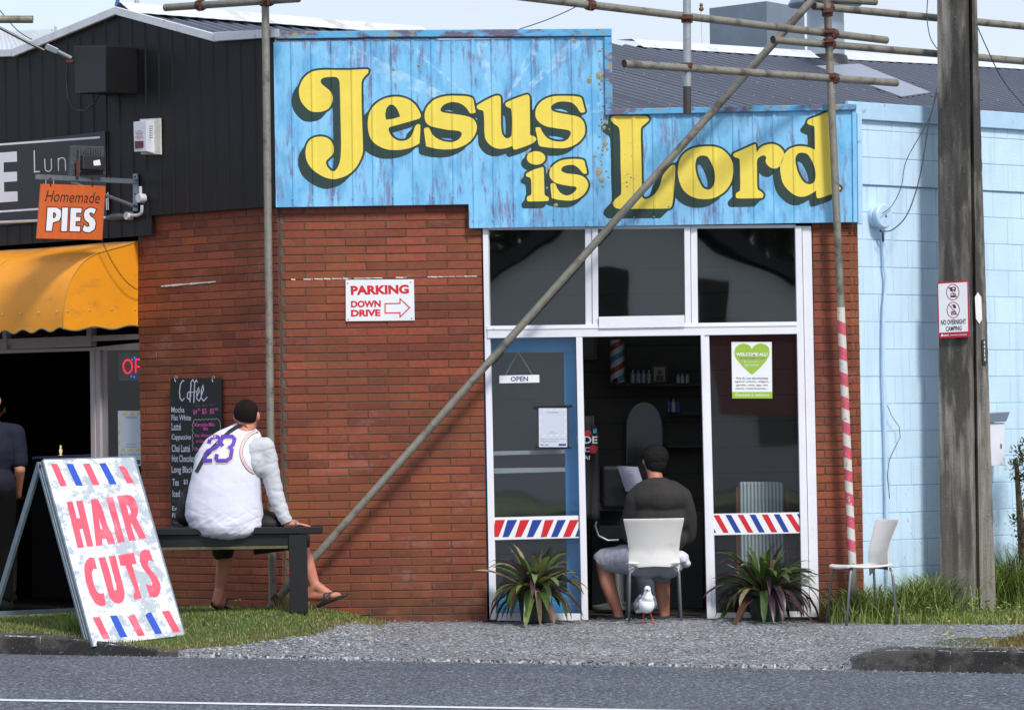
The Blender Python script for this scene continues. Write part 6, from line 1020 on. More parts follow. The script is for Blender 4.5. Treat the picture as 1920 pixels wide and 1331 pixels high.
# smooth profile
def cr(P, n=4):
    out = []
    for i in range(len(P) - 1):
        p0, p1, p2, p3 = P[max(0, i - 1)], P[i], P[i + 1], P[min(len(P) - 1, i + 2)]
        for k in range(n):
            u = k / n; out.append(.5 * ((2 * p1) + (p2 - p0) * u + (2 * p0 - 5 * p1 + 4 * p2 - p3) * u * u + (-p0 + 3 * p1 - 3 * p2 + p3) * u ** 3))
    return out + [P[-1]]
sm = cr(pp3, 4); L_ = 3.2; NU = 130; vs = []; fs = []
zbot = sm[-1].z
for i in range(NU + 1):
    u = L_ * i / NU
    for j, p in enumerate(sm):
        f = max(0, (j - len(sm) + 5) / 4)
        z = .014 * math.sin(u / .216 * 2 * math.pi + .6) * max(0, f) + .006 * noise.noise(V((u * 1.3, j * .2, 0)))
        wr = .003 * noise.noise(V((u * 3, j * .15, 4)))
        vs.append(p + CHD * u + CH.n * wr + V((0, 0, z - .004 * math.sin(u * 2.2) * f)))
n_ = len(sm)
for i in range(NU):
    for j in range(n_ - 1): fs.append((i * n_ + j, i * n_ + j + 1, (i + 1) * n_ + j + 1, (i + 1) * n_ + j))
top = mesh_obj('canvas_top', vs, fs, awm, t, smooth=True)
# side panel with scalloped hem
hem = []; a_, b_ = AE.at(118, 617), AE.at(259, 612)
for i in range(31):
    f = i / 30; hem.append(a_.lerp(b_, f) + V((0, 0, .012 * math.sin(f * 2 * math.pi * 2.05 + 2.6) - .0)))
wv = [AE.at(259, 452)]
lp = sm[:-1] + hem
bm = bmesh.new(); bvs = [bm.verts.new(p) for p in lp]; bm.faces.new(bvs); bmesh.ops.triangulate(bm, faces=bm.faces[:])
me = bpy.data.meshes.new('side_panel'); bm.to_mesh(me); bm.free(); me.materials.append(awm); so_ = put(bpy.data.objects.new('side_panel', me), t)
pipg = mat('green_piping', srgb(92, 104, 84), .6); MB().tube([p + V((0, 0, -.003)) + AE.n * .002 for p in hem], .0055, 6).build('piping', pipg, t, smooth=True)
MB().tube([V(vs[i * n_ + n_ - 1]) for i in range(NU + 1)], .0055, 6).build('piping', pipg, t, smooth=True)
MB().tube([p + AE.n * .003 for p in sm], .004, 6).build('seam', mat('awning_seam', srgb(188, 138, 50), .6), t, smooth=True)
for u in (1.02, 2.04): MB().tube([p + CHD * u + CH.n * .003 for p in sm[:-2]], .003, 6).build('seam', MATS['awning_seam'], t, smooth=True)
stud = mat('chrome_stud', (.7, .7, .72), .3, metal=.8)
for x, y in ((127, 584), (168, 582), (210, 581), (253, 581)): bolt(AE.at(x, y, .001), AE.n, .007, stud, t, 'stud')
for i in range(8):
    p = sm[-6] + CHD * (.07 + i * .215) + CH.n * .004; bolt(p, CH.n, .007, stud, t, 'stud')

# ---------------------------------------------------------------- coffee menu board on the angled bricks
t = thing('menu_board', 'black coffee chalkboard menu with white and pink hand lettering on the angled brick wall', 'menu board', CH.at(366, 1000))
M1 = CH.off(.035)
chalkb = mat('chalkboard', srgb(14, 15, 17), .55, var=.1, vscale=6)
bd = MB().slab(pxl([(322, 709), (411, 708), (414, 712), (416, 1004), (320, 1008), (319, 713)], M1), CH.n, .02).build('board', chalkb, t, bev=.003)
chw = mat('chalk_white', srgb(196, 204, 222), .8); chp = mat('chalk_pink', srgb(220, 84, 176), .8); chd = mat('chalk_dim', srgb(96, 100, 110), .8)
def zm(x, y): return (310 + x / 4.433, 700 + y / 4.433)
def mt(s, x0, y0, x1, y1, m, sk=0.0, bold=0.006): 
    text(s, [zm(x0, y0), zm(x1, y0 - sk), zm(x1, y1 - sk), zm(x0, y1)], M1, m, bd, .0006, bold=bold)
def zs(pl_, w=1.6, m=None): stroke('lettering', [zm(*p) for p in pl_], w, M1, .0006, m or chw, bd)
# 'Coffee' as drawn strokes
zs([(158, 66), (145, 58), (125, 90), (117, 150), (122, 205), (140, 228), (158, 205)]); zs([(200, 150), (184, 165), (182, 205), (198, 215), (212, 185), (200, 150)])
zs([(238, 70), (228, 52), (214, 70), (208, 150), (204, 240)]); zs([(264, 75), (258, 55), (244, 75), (240, 150), (236, 245)]); zs([(200, 160), (255, 150)])
zs([(258, 200), (282, 150), (276, 118), (262, 150), (260, 210), (280, 230), (298, 195)]); zs([(298, 190), (318, 130), (312, 98), (298, 140), (298, 205), (320, 228), (348, 195)])
for s, x0, y0, x1, y1, sk in (('Mocha', 50, 278, 158, 325, 0), ('Flat White', 52, 345, 213, 390, 0), ('Latté', 52, 412, 130, 472, 0), ('Cappuccino', 53, 505, 213, 563, 0), ('Chai Latté', 53, 592, 205, 652, 0), ('Hot Chocolate', 55, 678, 250, 735, 0), ('Long Black/', 53, 770, 240, 842, 0)):
    mt(s, x0, y0, x1, y1, chw, sk)
for s, x0, y0, x1, y1, m in (('Tea', 58, 875, 112, 932, chw), ('$3', 152, 880, 186, 925, chw), ('Iced mocha', 60, 970, 240, 1025, chw), ('Espresso', 60, 1050, 130, 1070, chd), ('Extra shot', 57, 1100, 230, 1140, chw), ('Flavour', 57, 1160, 190, 1198, chw), ('Vanilla', 57, 1225, 130, 1245, chd), ('Lemon ginger', 55, 1272, 250, 1305, chw), ('Small', 248, 262, 282, 276, chd), ('Medium', 305, 258, 348, 272, chd), ('Large', 364, 252, 404, 268, chd), ('$4', 232, 300, 264, 345, chp), ('.50', 266, 290, 288, 310, chp), ('$5', 305, 292, 342, 342, chp), ('$5', 370, 292, 405, 340, chp), ('50', 410, 288, 438, 308, chp), ('Alternative Milks', 240, 408, 410, 440, chp), ('80¢', 315, 447, 355, 478, chp), ('Soy, Almond,', 245, 500, 390, 535, chp), ('or Coconut', 255, 548, 370, 575, chp), ('Decaf', 246, 612, 320, 642, chp)):
    mt(s, x0, y0, x1, y1, m)
cl = []
for i in range(15): cl.append((235 + i * 14.6, 392 - (i % 2) * 12 - i * .6))
for i in range(6): cl.append((452 + (i % 2) * 8, 400 + i * 45))
zs(cl, 1.0, mat('chalk_grey', srgb(140, 150, 150), .8)); zs([(235, 392)] + [(232 - (i % 2) * 9, 410 + i * 21) for i in range(12)], 1.0, MATS['chalk_grey'])
hook = mat('steel_hook', (.7, .7, .7), .3, metal=.8)
for x in (329, 399): MB().tube(pxl([(x, 716), (x - 1.5, 711), (x, 705), (x + 3, 705), (x + 3, 710)], M1, .006), .0028, 6).build('hook', hook, t, smooth=True)

# ---------------------------------------------------------------- window notices
t = thing('open_sign', 'small white open sign hanging on a string inside the left window', 'sign', FR.at(973, 718))
OP = FR.off(-.0165)
MB().slab(pxl([(936, 704), (1011, 702.5), (1011.5, 717), (936.5, 718.5)], OP), NY, .004).build('plate', white_clean, t); bd = t
text('OPEN', [(957.5, 706), (990, 705.5), (990, 714.5), (957.5, 715)], OP, navy_print, t, .001, bold=.02)
MB().tube(pxl([(946, 706), (972, 660), (999, 704)], OP, .001), .0012, 5).build('string', mat('string', (.6, .6, .6), .8), t)
def qr_poster(t, q, plane, blk=True):
    pp = MB().slab(pxl(q, plane, .001), plane.n, .001).build('sheet', paper, t)
    x0, y0 = q[0]; x1, y1 = q[2]; W, H = x1 - x0, y1 - y0
    def f(u0, v0, u1, v1, m, sk=0): return flat('print', [(x0 + W * (u0 + sk), y0 + H * v0), (x0 + W * (u1 + sk), y0 + H * v0), (x0 + W * u1, y0 + H * v1), (x0 + W * u0, y0 + H * v1)], plane, .0016, m, pp)
    for v in (.03, .68): 
        for u in (.14, .36, .58, .8): f(u, v, u + .1, v + .045, peach, .05)
    for v in (.2, .38, .56): f(.02, v, .07, v + .08, peach); f(.93, v, .98, v + .08, peach)
    f(.3, .1, .7, .108, grey_print); f(.3, .115, .7, .123, grey_print); f(.4, .6, .56, .608, grey_print); f(.34, .64, .66, .646, grey_print)
    f(.06, .84, .72, .846, grey_print); f(.06, .86, .6, .866, grey_print); f(.06, .93, .18, .955, grey_print); f(.22, .93, .34, .955, grey_print); f(.7, .915, .96, .965, navy_print)
    text('Sign-in. Stop the virus.', [(x0 + W * .06, y0 + H * .775), (x0 + W * .93, y0 + H * .775), (x0 + W * .93, y0 + H * .815), (x0 + W * .06, y0 + H * .815)], plane, grey_print, pp, .0016)
t = thing('window_poster', 'white sign-in poster held by black tape corners on the left lower pane', 'poster', FR.at(1036, 840))
WP = FR.off(-.014)
for q in ([(1000, 762), (1073, 759), (1073, 764), (1000, 767)], [(1004, 836), (1072, 838), (1072, 841), (1004, 839)], [(1008, 764), (1065, 764), (1066, 840), (1009, 840)]): MB().slab(pxl(q, WP, .0), NY, .001).build('black_tape', bxm, t)
qr_poster(t, [(1010, 765), (1063, 765), (1063.5, 838), (1010.5, 838)], WP)
t = thing('welcome_poster', 'white welcome all notice with a green heart in the right window', 'poster', FR.at(1409, 746))
sh = MB().slab(pxl([(1371.5, 641), (1447, 641), (1448, 746), (1373, 746)], WP), NY, .001).build('sheet', white_clean, t)
heartm = mat('heart_green', srgb(150, 186, 58), .6)
def wz(x, y): return (1360 + x / 10.24, 630 + y / 10.24)
H_ = [(508, 250), (480, 195), (430, 158), (345, 145), (260, 165), (200, 215), (172, 300), (185, 390), (240, 480), (330, 580), (430, 675), (512, 742), (600, 670), (690, 585), (780, 480), (835, 390), (850, 310), (835, 220), (780, 165), (700, 142), (620, 150), (550, 190)]
flat('heart', [wz(*p) for p in H_], WP, .001, heartm, sh)
flat('green_band', [wz(*p) for p in ((130, 1072), (902, 1070), (902, 1197), (132, 1197))], WP, .001, heartm, sh)
def wt(s, x0, y0, x1, y1, m, b=0.0, sk=0): text(s, [wz(x0, y0), wz(x1, y0 - sk), wz(x1, y1 - sk), wz(x0, y1)], WP, m, sh, .0018, bold=b)
wt('WELCOME ALL!', 208, 320, 810, 382, whl, .03); wt('NO DISCRIMINATION', 258, 408, 765, 442, grey_print, .02); wt('All you need is a', 350, 478, 660, 515, whl, 0); wt('good attitude', 375, 535, 645, 585, whl, 0)
for s, y, x0, x1 in (('We do not discriminate', 785, 205, 820), ('against culture, religion,', 852, 188, 838), ('gender, race, age, vax', 920, 210, 820), ('status, mask/exempt...', 985, 195, 820)): wt(s, x0, y, x1, y + 45, grey_print, .015)
wt('Everyone is welcome', 195, 1098, 840, 1170, whl, .01)
# ---------------------------------------------------------------- scaffold tubes
TR = .0275
def coupler(t, p, d, r=.04):
    d = V(d).normalized(); MB().lathe(p - d * .028, [(r * .95, 0), (r, .006), (r, .05), (r * .95, .056)], 8, axis=d).build('coupler', rustm, t)
    s = d.cross(V((0, 1, 0))); s = s.normalized() if s.length > .1 else V((0, 0, 1))
    MB().tube([p + V((0, -.045, 0)) - s * .035, p + V((0, -.045, 0)) + s * .035], .009, 6).build('coupler_bolt', rustm, t)
def tubeobj(label, pts, m=galv, r=TR, clamps=(), split=None):
    P = [Q(*p) for p in pts]; t = thing('scaffold_tube', label, 'scaffold tube', P[-1], 'scaffold tubes round the shop front')
    if split: 
        q = P[0].lerp(P[1], split[0]); MB().tube([P[0], q], r, 16).build('tube', m, t, smooth=True); MB().tube([q, P[1]], r * 1.01, 16).build('end_section', split[1], t, smooth=True)
    else:
        d = (P[1] - P[0]).normalized(); mb = MB().tube(P, r, 16, cap=False); mb.build('tube', m, t, smooth=True)
        MB().tube([P[0] + d * .004, P[1] - d * .004], r * .82, 12).build('bore', black_print, t)
    d = P[1] - P[0]
    for f, r_ in clamps: coupler(t, P[0].lerp(P[1], f), d, r_)
    return t
tubeobj('upright grey scaffold tube at the corner left of the blue sign, behind the seated man', [(497, -30, -.14), (511, 1128, -.14)], clamps=((.03, .04),))
tubeobj('long diagonal scaffold brace crossing the shop window down to the bench leg', [(1534, -12, -.26), (496, 1150, -.24)], galv, clamps=((.978, .042),))
tubeobj('bright scaffold tube hanging down above the roof with a dark lower end', [(1288, -30, -1.15), (1288.5, 214, -1.15)], galv_new, clamps=((.27, .04), (.64, .04)), split=(.79, mat('dark_tube_end', srgb(58, 54, 52), .6, var=.2)))
tubeobj('topmost long scaffold tube sloping down to the right over the blue sign', [(940, -10, -2.3), (1662, 76, .3)], clamps=((.215, .04), (.85, .04)))
tubeobj('lower scaffold tube crossing in front of the dark roof', [(1170, 120, -1.6), (1681, 156, .35)], clamps=((.757, .04),))
tubeobj('scaffold tube with an open purple end passing behind the power pole', [(1449, 75, -.5), (1960, 119, 1.5)], clamps=((.20, .04),))
tubeobj('highest scaffold tube at the right passing behind the power pole', [(1526, 12, -.2), (1960, 54, 1.5)], clamps=((.06, .04),))
tubeobj('short scaffold tube end at the top edge beside the flue cowl', [(1510, -4, .2), (1642, 4, .6)])
tubeobj('scaffold tube at the top left sticking out level with the gable', [(310, 15, .5), (560, -2, -.4)], clamps=((.27, .042), (.78, .042)))
tubeobj('cut off scaffold tube end at the left edge above the gable', [(-60, 37, .1), (62, 37, .1)])
# striped upright
pA, pB = Q(1549, -30, -.15), Q(1603, 1160, -.13)
t = thing('scaffold_tube', 'leaning scaffold upright with faded red and white candy stripes on its lower half', 'scaffold tube', pB, 'scaffold tubes round the shop front')
ax = pB - pA
def atp(py): return pA + ax * ((py + 30) / 1190)
MB().tube([pA, atp(577)], TR, 16).build('tube', galv, t, smooth=True); MB().tube([atp(1062), pB], TR, 16).build('tube', galv, t, smooth=True)
pw = mat('chipped_white_band', srgb(206, 200, 192), .6, var=.12, vscale=40, col2=srgb(150, 140, 128), thr=.62, c2scale=40); pr_ = mat('chipped_red_band', srgb(196, 84, 100), .6, var=.18, vscale=40, col2=srgb(200, 186, 180), thr=.66, c2scale=35)
ys_ = [577, 604, 628, 652, 676, 700, 724, 745, 768, 792, 815, 838, 860, 882, 903, 925, 947, 968, 990, 1012, 1034, 1062]
for i, (a, b) in enumerate(zip(ys_, ys_[1:])):
    mb = MB(); seg = 16; d = ax.normalized(); s = V((1, 0, 0)); f = d.cross(s).normalized(); s = f.cross(d)
    for py in (a, b):
        c = atp(py); sk = 0 if py in (577, 1062) else .013
        for k in range(seg): an = 6.2832 * k / seg; mb.v.append(tuple(c + (s * math.cos(an) + f * math.sin(an)) * (TR + .001) + d * (sk * math.cos(an))))
    for k in range(seg): mb.f.append((k, (k + 1) % seg, seg + (k + 1) % seg, seg + k)); mb.m.append(0)
    mb.build('painted_band', pr_ if i % 2 else pw, t, smooth=True)
for py in (24, 62, 80, 146): coupler(t, atp(py), ax, .04)

# ---------------------------------------------------------------- power pole
PYp = .30
plan = [(1757, 1763, .06), (1808, 1822, -.02), (1814, 1829, .015), (1817, 1833, .07), (1822, 1838, .02), (1831, 1868, .05), (1831, 1868, .26), (1757, 1763, .22)]
t = thing('power_pole', 'weathered grey concrete power pole standing in the long grass before the blue wall', 'power pole', Q(1810, 1160, PYp))
vs = []; NR = 90; k = len(plan)
for j in range(NR + 1):
    py = -40 + 1215 * j / NR; f = (py + 20) / 1180
    for i, (xt, xb, y) in enumerate(plan):
        e = (1.3 if i in (5, 6) else .25) * noise.noise(V((py * .06, i if i != 6 else 5, 0))) + (.7 * noise.noise(V((py * .3, 3, 0))) if i in (5, 6) else 0)
        vs.append(Q(xt + (xb - xt) * f + e, py, PYp + y))
fs = [(j * k + i, (j + 1) * k + i, (j + 1) * k + (i + 1) % k, j * k + (i + 1) % k) for j in range(NR) for i in range(k)] + [tuple(range(k))[::-1]]
mesh_obj('shaft', vs, fs, concm, t, bev=0)
PF = tri_plane(Q(1757, 530, PYp + .055), Q(1813, 527, PYp - .03), Q(1762, 1000, PYp + .055)); PF2 = tri_plane(Q(1822, 530, PYp + .012), Q(1843, 530, PYp + .035), Q(1828, 900, PYp + .012))
flat('marker_plate', [(1828, 557), (1833.5, 548), (1840, 557), (1841.5, 598), (1836.5, 607), (1830, 598)], PF2, .006, mat('marker_white', (.8, .8, .8), .5, var=.06), t, .004)
flat('number_patch', [(1841, 637), (1849, 636), (1850.5, 682), (1843, 682)], PF2, .012, mat('pole_black_patch', (.03, .03, .03), .7, var=.3), t, .012)
for i, ch_ in enumerate('44114'):
    w = 1.2 if ch_ == '1' else 2.4; text(ch_, [(1845.6 - w / 2 + i * .25, 638.5 + i * 8), (1845.6 + w / 2 + i * .25, 638.5 + i * 8), (1845.9 + w / 2 + i * .25, 645 + i * 8), (1845.9 - w / 2 + i * .25, 645 + i * 8)], PF2, white_clean, t, .0135, bold=.02)
t = thing('camping_sign', 'red bordered no overnight camping sign fixed to the concrete pole', 'sign', PF.at(1788, 634))
SG = [(1757.3, 529.5), (1814, 526), (1817.5, 632), (1760, 634.5)]
redf = mat('sign_red', srgb(176, 32, 52), .45)
bd = MB().slab(pxl(SG, PF, .03), PF.n, .014).build('board', redf, t, bev=.001)
MB().slab(pxl([(1759, 532), (1816.5, 529), (1819, 631), (1762, 633)], PF, .015), PF.n, .01).build('backing', galf, t)
def cz(x, y): return (1750 + x / 7.39, 520 + y / 7.39)
def cf(name, pts, m, o=.0306): return flat(name, [cz(*p) for p in pts], PF, o, m, bd)
cf('white_field', [(68, 92), (468, 66), (482, 748), (84, 768)], white_clean)
for cx_, cy_, ang in ((270, 205, 0), (276, 452, 0)):
    stroke('ring', [cz(*p) for p in circ(cx_, cy_, 86, 108, 30)], 1.35, PF, .0315, redf, bd, True)
cf('camper_van', [(225, 140), (305, 130), (312, 150), (312, 185), (235, 190), (225, 165)], black_print, .0312); cf('window', [(262, 150), (296, 147), (296, 166), (262, 168)], white_clean, .0316)
for x in (250, 295): cf('wheel', circ(x, 190, 9, 9, 10), black_print, .0314)
cf('caravan', [(236, 228), (308, 222), (312, 276), (238, 280)], black_print, .0312); cf('window', [(250, 234), (270, 233), (270, 252), (250, 253)], white_clean, .0316); cf('window', [(280, 232), (298, 231), (298, 250), (280, 251)], white_clean, .0316)
cf('tent', [(262, 378), (300, 376), (320, 425), (284, 430)], black_print, .0312); cf('tent_line', [(262, 378), (266, 378), (244, 425), (238, 425)], black_print, .0312)
cf('car_roof', [(262, 452), (296, 450), (306, 475), (252, 478)], black_print, .0312); cf('car_body', [(246, 478), (314, 474), (320, 515), (244, 520)], black_print, .0313); cf('windscreen', [(264, 457), (294, 455), (300, 470), (260, 473)], white_clean, .0316); cf('bumper', [(252, 494), (310, 491), (311, 500), (253, 503)], white_clean, .0316)
for a, b in (((208, 135), (330, 278)), ((216, 378), (336, 526))): stroke('bar', [cz(*a), cz(*b)], 1.2, PF, .0322, redf, bd)
text('NO OVERNIGHT', [cz(104, 592), cz(452, 575), cz(454, 645), cz(106, 662)], PF, black_print, bd, .0312, bold=.03); text('CAMPING', [cz(170, 682), cz(390, 670), cz(393, 735), cz(172, 748)], PF, black_print, bd, .0312, bold=.03)
text('0800 800 000', [cz(232, 795), cz(338, 790), cz(338, 803), cz(232, 808)], PF, white_clean, bd, .0306) if False else None
cf('emblem', circ(122, 803, 16, 17, 10), white_clean); 
for a, b, y in ((142, 215, 796), (142, 215, 808), (232, 338, 798), (348, 465, 793)): cf('small_print', [(a, y), (b, y - 5), (b, y + 2), (a, y + 7)], white_clean)

# ---------------------------------------------------------------- block wall fittings
B1 = BL.off(.0)
t = thing('round_vent', 'pale blue round wall fitting with loose wires on the block wall', 'wall fitting', B1.at(1640, 420))
p = B1.at(1645, 406); bp = mat('pale_blue_metal', srgb(186, 214, 236), .4, var=.08)
MB().lathe(p - BL.n * .02, [(.085, 0), (.085, .03), (.08, .035), (.08, .05), (.09, .055), (.09, .085), (.08, .095), (.02, .1)], 28, axis=BL.n).build('drum', bp, t, smooth=True)
bolt(p + BL.n * .08, BL.n, .012, galf, t)
MB().tube([B1.at(1650, 432, .03), B1.at(1655, 436, .05), B1.at(1656, 452, .02)], .009, 8).build('cable_knot', mat('frayed_cable', srgb(70, 80, 92), .8, var=.4), t)
cpts = [(1656, 440), (1657, 470), (1658, 500), (1661, 520), (1660, 545), (1657, 575), (1656, 620), (1656, 700), (1659, 780), (1661, 860), (1663, 985), (1665, 1100)]
t = tag(MB().tube([B1.at(x, y, .015) for x, y in cpts], .0115, 10).build('conduit', bp, smooth=True), 'pale blue painted pipe running down the block wall from the round fitting', 'pipe')
t = tag(MB().tube([B1.at(x, y, .03) for x, y in ((1664, 760), (1672, 780), (1686, 800), (1688, 820), (1675, 845), (1667, 865), (1664, 890), (1668, 935))], .0025, 6).build('loose_wire', mat('thin_dark_wire', (.06, .06, .07), .6)), 'thin dark wire curling loose beside the pale blue pipe', 'wire')
wire = MATS['thin_dark_wire']
def sag(label, pts, r=.004): 
    P = cr([Q(*p) for p in pts], 6); return tag(MB().tube(P, r, 6).build('wire', wire, smooth=True), label, 'wire')
sag('upper thin wire looping from the concrete pole to the round wall fitting', [(1757, 165, .1), (1741, 225, .12), (1700, 300, .15), (1690, 350, .15), (1673, 385, .17), (1654, 401, .1)], .003)
sag('lower black wire looping from the concrete pole under the round wall fitting', [(1757, 175, .1), (1742, 230, .12), (1725, 330, .15), (1702, 400, .15), (1675, 430, .15), (1655, 434, .13)], .0045)
sag('black wire dropping down the left side of the concrete pole top', [(1741, -20, .1), (1738, 30, .1), (1744, 70, .1), (1757, 92, .1)], .0035)
sag('black wire hanging right of the concrete pole across the sky', [(1830, 45, .2), (1850, 90, .3), (1880, 150, .5), (1925, 205, .8)], .004)
sag('thin wire crossing the sky above the middle of the blue sign', [(972, 56, 3), (1030, 36, 3), (1090, 8, 3), (1130, -20, 3)], .004)
sag('faint thin wire crossing the sky above the left end of the gable', [(-10, 8, 3), (30, 55, 3), (60, 75, 3)], .004)
# mailbox
t = thing('mailbox', 'white metal letter box with a grey sloping lid on the blue wall behind the pole', 'letter box', B1.at(1870, 875))
M_ = BL.off(.12)
f = pxl([(1845, 794), (1884, 792), (1884, 872), (1847, 874)], M_); MB().slab(f, BL.n, .11).build('box', mat('letterbox_white', srgb(222, 224, 234), .45, var=.04), t, bev=.003)
f = pxl([(1845, 776), (1894, 772), (1887, 790), (1845, 792)], M_, .02); MB().slab(f, BL.n, .14).build('lid', mat('letterbox_grey', srgb(110, 120, 136), .4, var=.06), t, bev=.003)
f = pxl([(1876, 832), (1879, 832), (1879, 840), (1876, 840)], M_, .004); MB().slab(f, BL.n, .004).build('lock', galf, t)

# ---------------------------------------------------------------- plants
def grass_leaf(base, az, el, L, w, droop, n=7, fold=.25):
    """strap leaf as a curved folded ribbon"""
    d = V((math.cos(az) * math.cos(el), math.sin(az) * math.cos(el), math.sin(el))); side = V((-math.sin(az), math.cos(az), 0)); p = V(base); vs = []; fs = []; tw = rnd.uniform(-.5, .5)
    for i in range(n + 1):
        f = i / n; ww = w * (.55 + 1.0 * f - 1.4 * f ** 3) if f < .999 else .0006; ww = max(ww, .0006) / 2
        s = (side * math.cos(tw * f) + V((0, 0, 1)) * math.sin(tw * f)).normalized(); up_ = d.cross(s).normalized()
        if up_.z < 0: up_ = -up_
        vs += [p - s * ww + up_ * ww * fold, p, p + s * ww + up_ * ww * fold]
        p = p + d * (L / n); d = (d + V((0, 0, -droop / n * (.4 + 1.6 * f)))).normalized()
    for i in range(n):
        for k in range(2): fs.append((i * 3 + k, i * 3 + k + 1, (i + 1) * 3 + k + 1, (i + 1) * 3 + k))
    return vs, fs
lg = [leafmat('bromeliad_green', (.055, .10, .022), .35), leafmat('bromeliad_light', (.17, .21, .07), .4), leafmat('bromeliad_purple', (.055, .025, .035), .35), leafmat('bromeliad_brown', (.11, .055, .03), .5), leafmat('bromeliad_pale', (.30, .30, .16), .5), leafmat('dry_leaf', (.36, .27, .15), .8)]
potm = mat('dark_green_pot', srgb(26, 44, 36), .45, var=.1)
def pot_plant(label, px, pyb, y, hw, h, nL, spread, group, wts, lean=0):
    b = Q(px, pyb, y); s = (y + 30) / F_PX; z0 = b.z; hw *= s; h *= s
    t = thing('potted_plant', label, 'potted plant', b, group)
    MB().lathe(b, [(hw * .78, 0), (hw * .97, h * .86), (hw * 1.08, h * .87), (hw * 1.08, h), (hw * .98, h), (hw * .9, h * .9), (.01, h * .88)], 24).build('pot', potm, t, smooth=True)
    c = b + V((0, 0, h * .9))
    for i in range(nL):
        f = i / nL; az = i * 2.39996 + rnd.uniform(-.3, .3); el = math.radians(interp(f, [(0, 80), (.2, 56), (.5, 34), (.8, 12), (1, -15)]) + rnd.uniform(-9, 9)); L = spread * rnd.uniform(.72, 1.08) * (1.0 if f > .25 else .8)
        o = c + V((math.cos(az), math.sin(az), 0)) * hw * .45 * rnd.random() + V((lean * .02, 0, rnd.uniform(-.02, .06)))
        v, fc = grass_leaf(o, az, el, L, rnd.uniform(.042, .072), rnd.uniform(1.2, 3.4) * (1.1 if f > .5 else .6))
        v = [V((q.x, min(q.y, y + .09 if False else -.045), max(q.z, gz(q.x, min(q.y, -.05)) + .006))) for q in v]
        w_ = wts[0] if f < .45 else wts[1]
        mesh_obj('leaf', v, fc, lg[rnd.choices(range(6), w_)[0]], t, smooth=True)
    return t
pot_plant('green pot of arching green and bronze strap leaves left of the doorway', 1004, 1163, -.26, 34, 58, 90, .42, 'pots of strap-leaved plants at the shop front', ((5, 3, 1, .6, 1.6, .3), (3, 2, 3, 1.6, 1.4, .8)))
pot_plant('dark pot of wide spreading purple-green strap leaves right of the doorway', 1436, 1167, -.28, 33, 60, 98, .48, 'pots of strap-leaved plants at the shop front', ((6, 1, 1.2, .6, .2, .1), (3, .4, 5, 1.2, .2, .4)))
MB().slab(pxl([(1398, 1160), (1474, 1159), (1474, 1163), (1398, 1165)], PY(-.30)), NY, .18).build('saucer', potm, bpy.data.objects['potted_plant.001'], bev=.002)
# succulent shrub at the right edge
t = thing('shrub', 'dark leafy jade shrub with reddish tips at the right edge by the blue wall', 'shrub', Q(1915, 1150, 1.0))
MB().tube([Q(1925, 1150, 1.0), Q(1915, 1000, .95), Q(1905, 860, .9)], [.04, .03, .015], 8).build('stem', mat('shrub_stem', srgb(80, 66, 50), .8, var=.2), t)
jm = [leafmat('jade_dark', (.028, .05, .022), .35), leafmat('jade_green', (.09, .14, .05), .35), leafmat('jade_red_tip', (.24, .10, .05), .4)]
cl_ = [(1912, 850, 20), (1902, 880, 18), (1918, 905, 16), (1905, 985, 22), (1925, 960, 24), (1925, 1030, 25), (1915, 870, 20), (1930, 840, 22), (1932, 1080, 26)]
for cx_, cy_, r_ in cl_:
    mb = MB()
    for i in range(120):
        a, b_ = rnd.random() * 6.283, rnd.uniform(-1, 1); rr = r_ / 255 * rnd.random() ** .4; q = math.sqrt(1 - b_ * b_); o = Q(cx_, cy_, .92) + V((math.cos(a) * q, math.sin(a) * q * .8, b_)) * rr
        d = V((math.cos(a) * q, math.sin(a) * q, b_ + .4)).normalized(); s = d.cross(V((0, 0, 1))).normalized(); l = rnd.uniform(.018, .03); mb.add([o, o + d * l * .55 + s * l * .38, o + d * l, o + d * l * .55 - s * l * .38], [(0, 1, 2, 3)], rnd.choices((0, 1, 2), (5, 3, 1.2 if b_ > 0 else .2))[0])
    mb.build('leaf_cluster', None, t, mats=jm)
# yellow flowers
fy = mat('flower_yellow', srgb(235, 200, 30), .6); stm = mat('flower_stem', (.1, .15, .04), .7)
for i, (x, y, yy) in enumerate(((1779, 1165, -2.0), (1783, 1177, -2.1), (1772, 1190, -2.3), (1786, 1193, -2.4), (1748, 1184, -2.3), (1848, 1197, -2.9), (1871, 1178, -2.9), (1894, 1162, -2.8), (1815, 1171, -2.2))):
    p = Q(x, y, yy); g = gz(p.x, yy); t = thing('dandelion', ('upper yellow flower of the pair behind the kerb near the weeds', 'lower yellow flower of the pair behind the kerb near the weeds', 'leftmost yellow flower of the low pair over the kerb', 'right yellow flower of the low pair over the kerb', 'lone yellow flower farthest left above the kerb', 'yellow flower at the left foot of the mound', 'yellow flower on the left slope of the mound', 'yellow flower standing up near the top of the mound', 'faint yellow flower between the weeds and the mound')[i], 'flower', (p.x + .01, yy, g), 'yellow flowers at the right kerb')
    MB().tube([V((p.x + .01, yy, min(g, p.z - .02))), p], .0015, 5).build('stem', stm, t)
    mb = MB()
    for k in range(11):
        a = k * .571; mb.add([p, p + V((math.cos(a - .22) * .013, math.sin(a - .22) * .013, .004)), p + V((math.cos(a) * .016, math.sin(a) * .016, .006)), p + V((math.cos(a + .22) * .013, math.sin(a + .22) * .013, .004))], [(0, 1, 2, 3)])
    mb.lathe(p, [(.007, 0), (.008, .005), (.003, .009)], 8); mb.build('petals', fy, t)
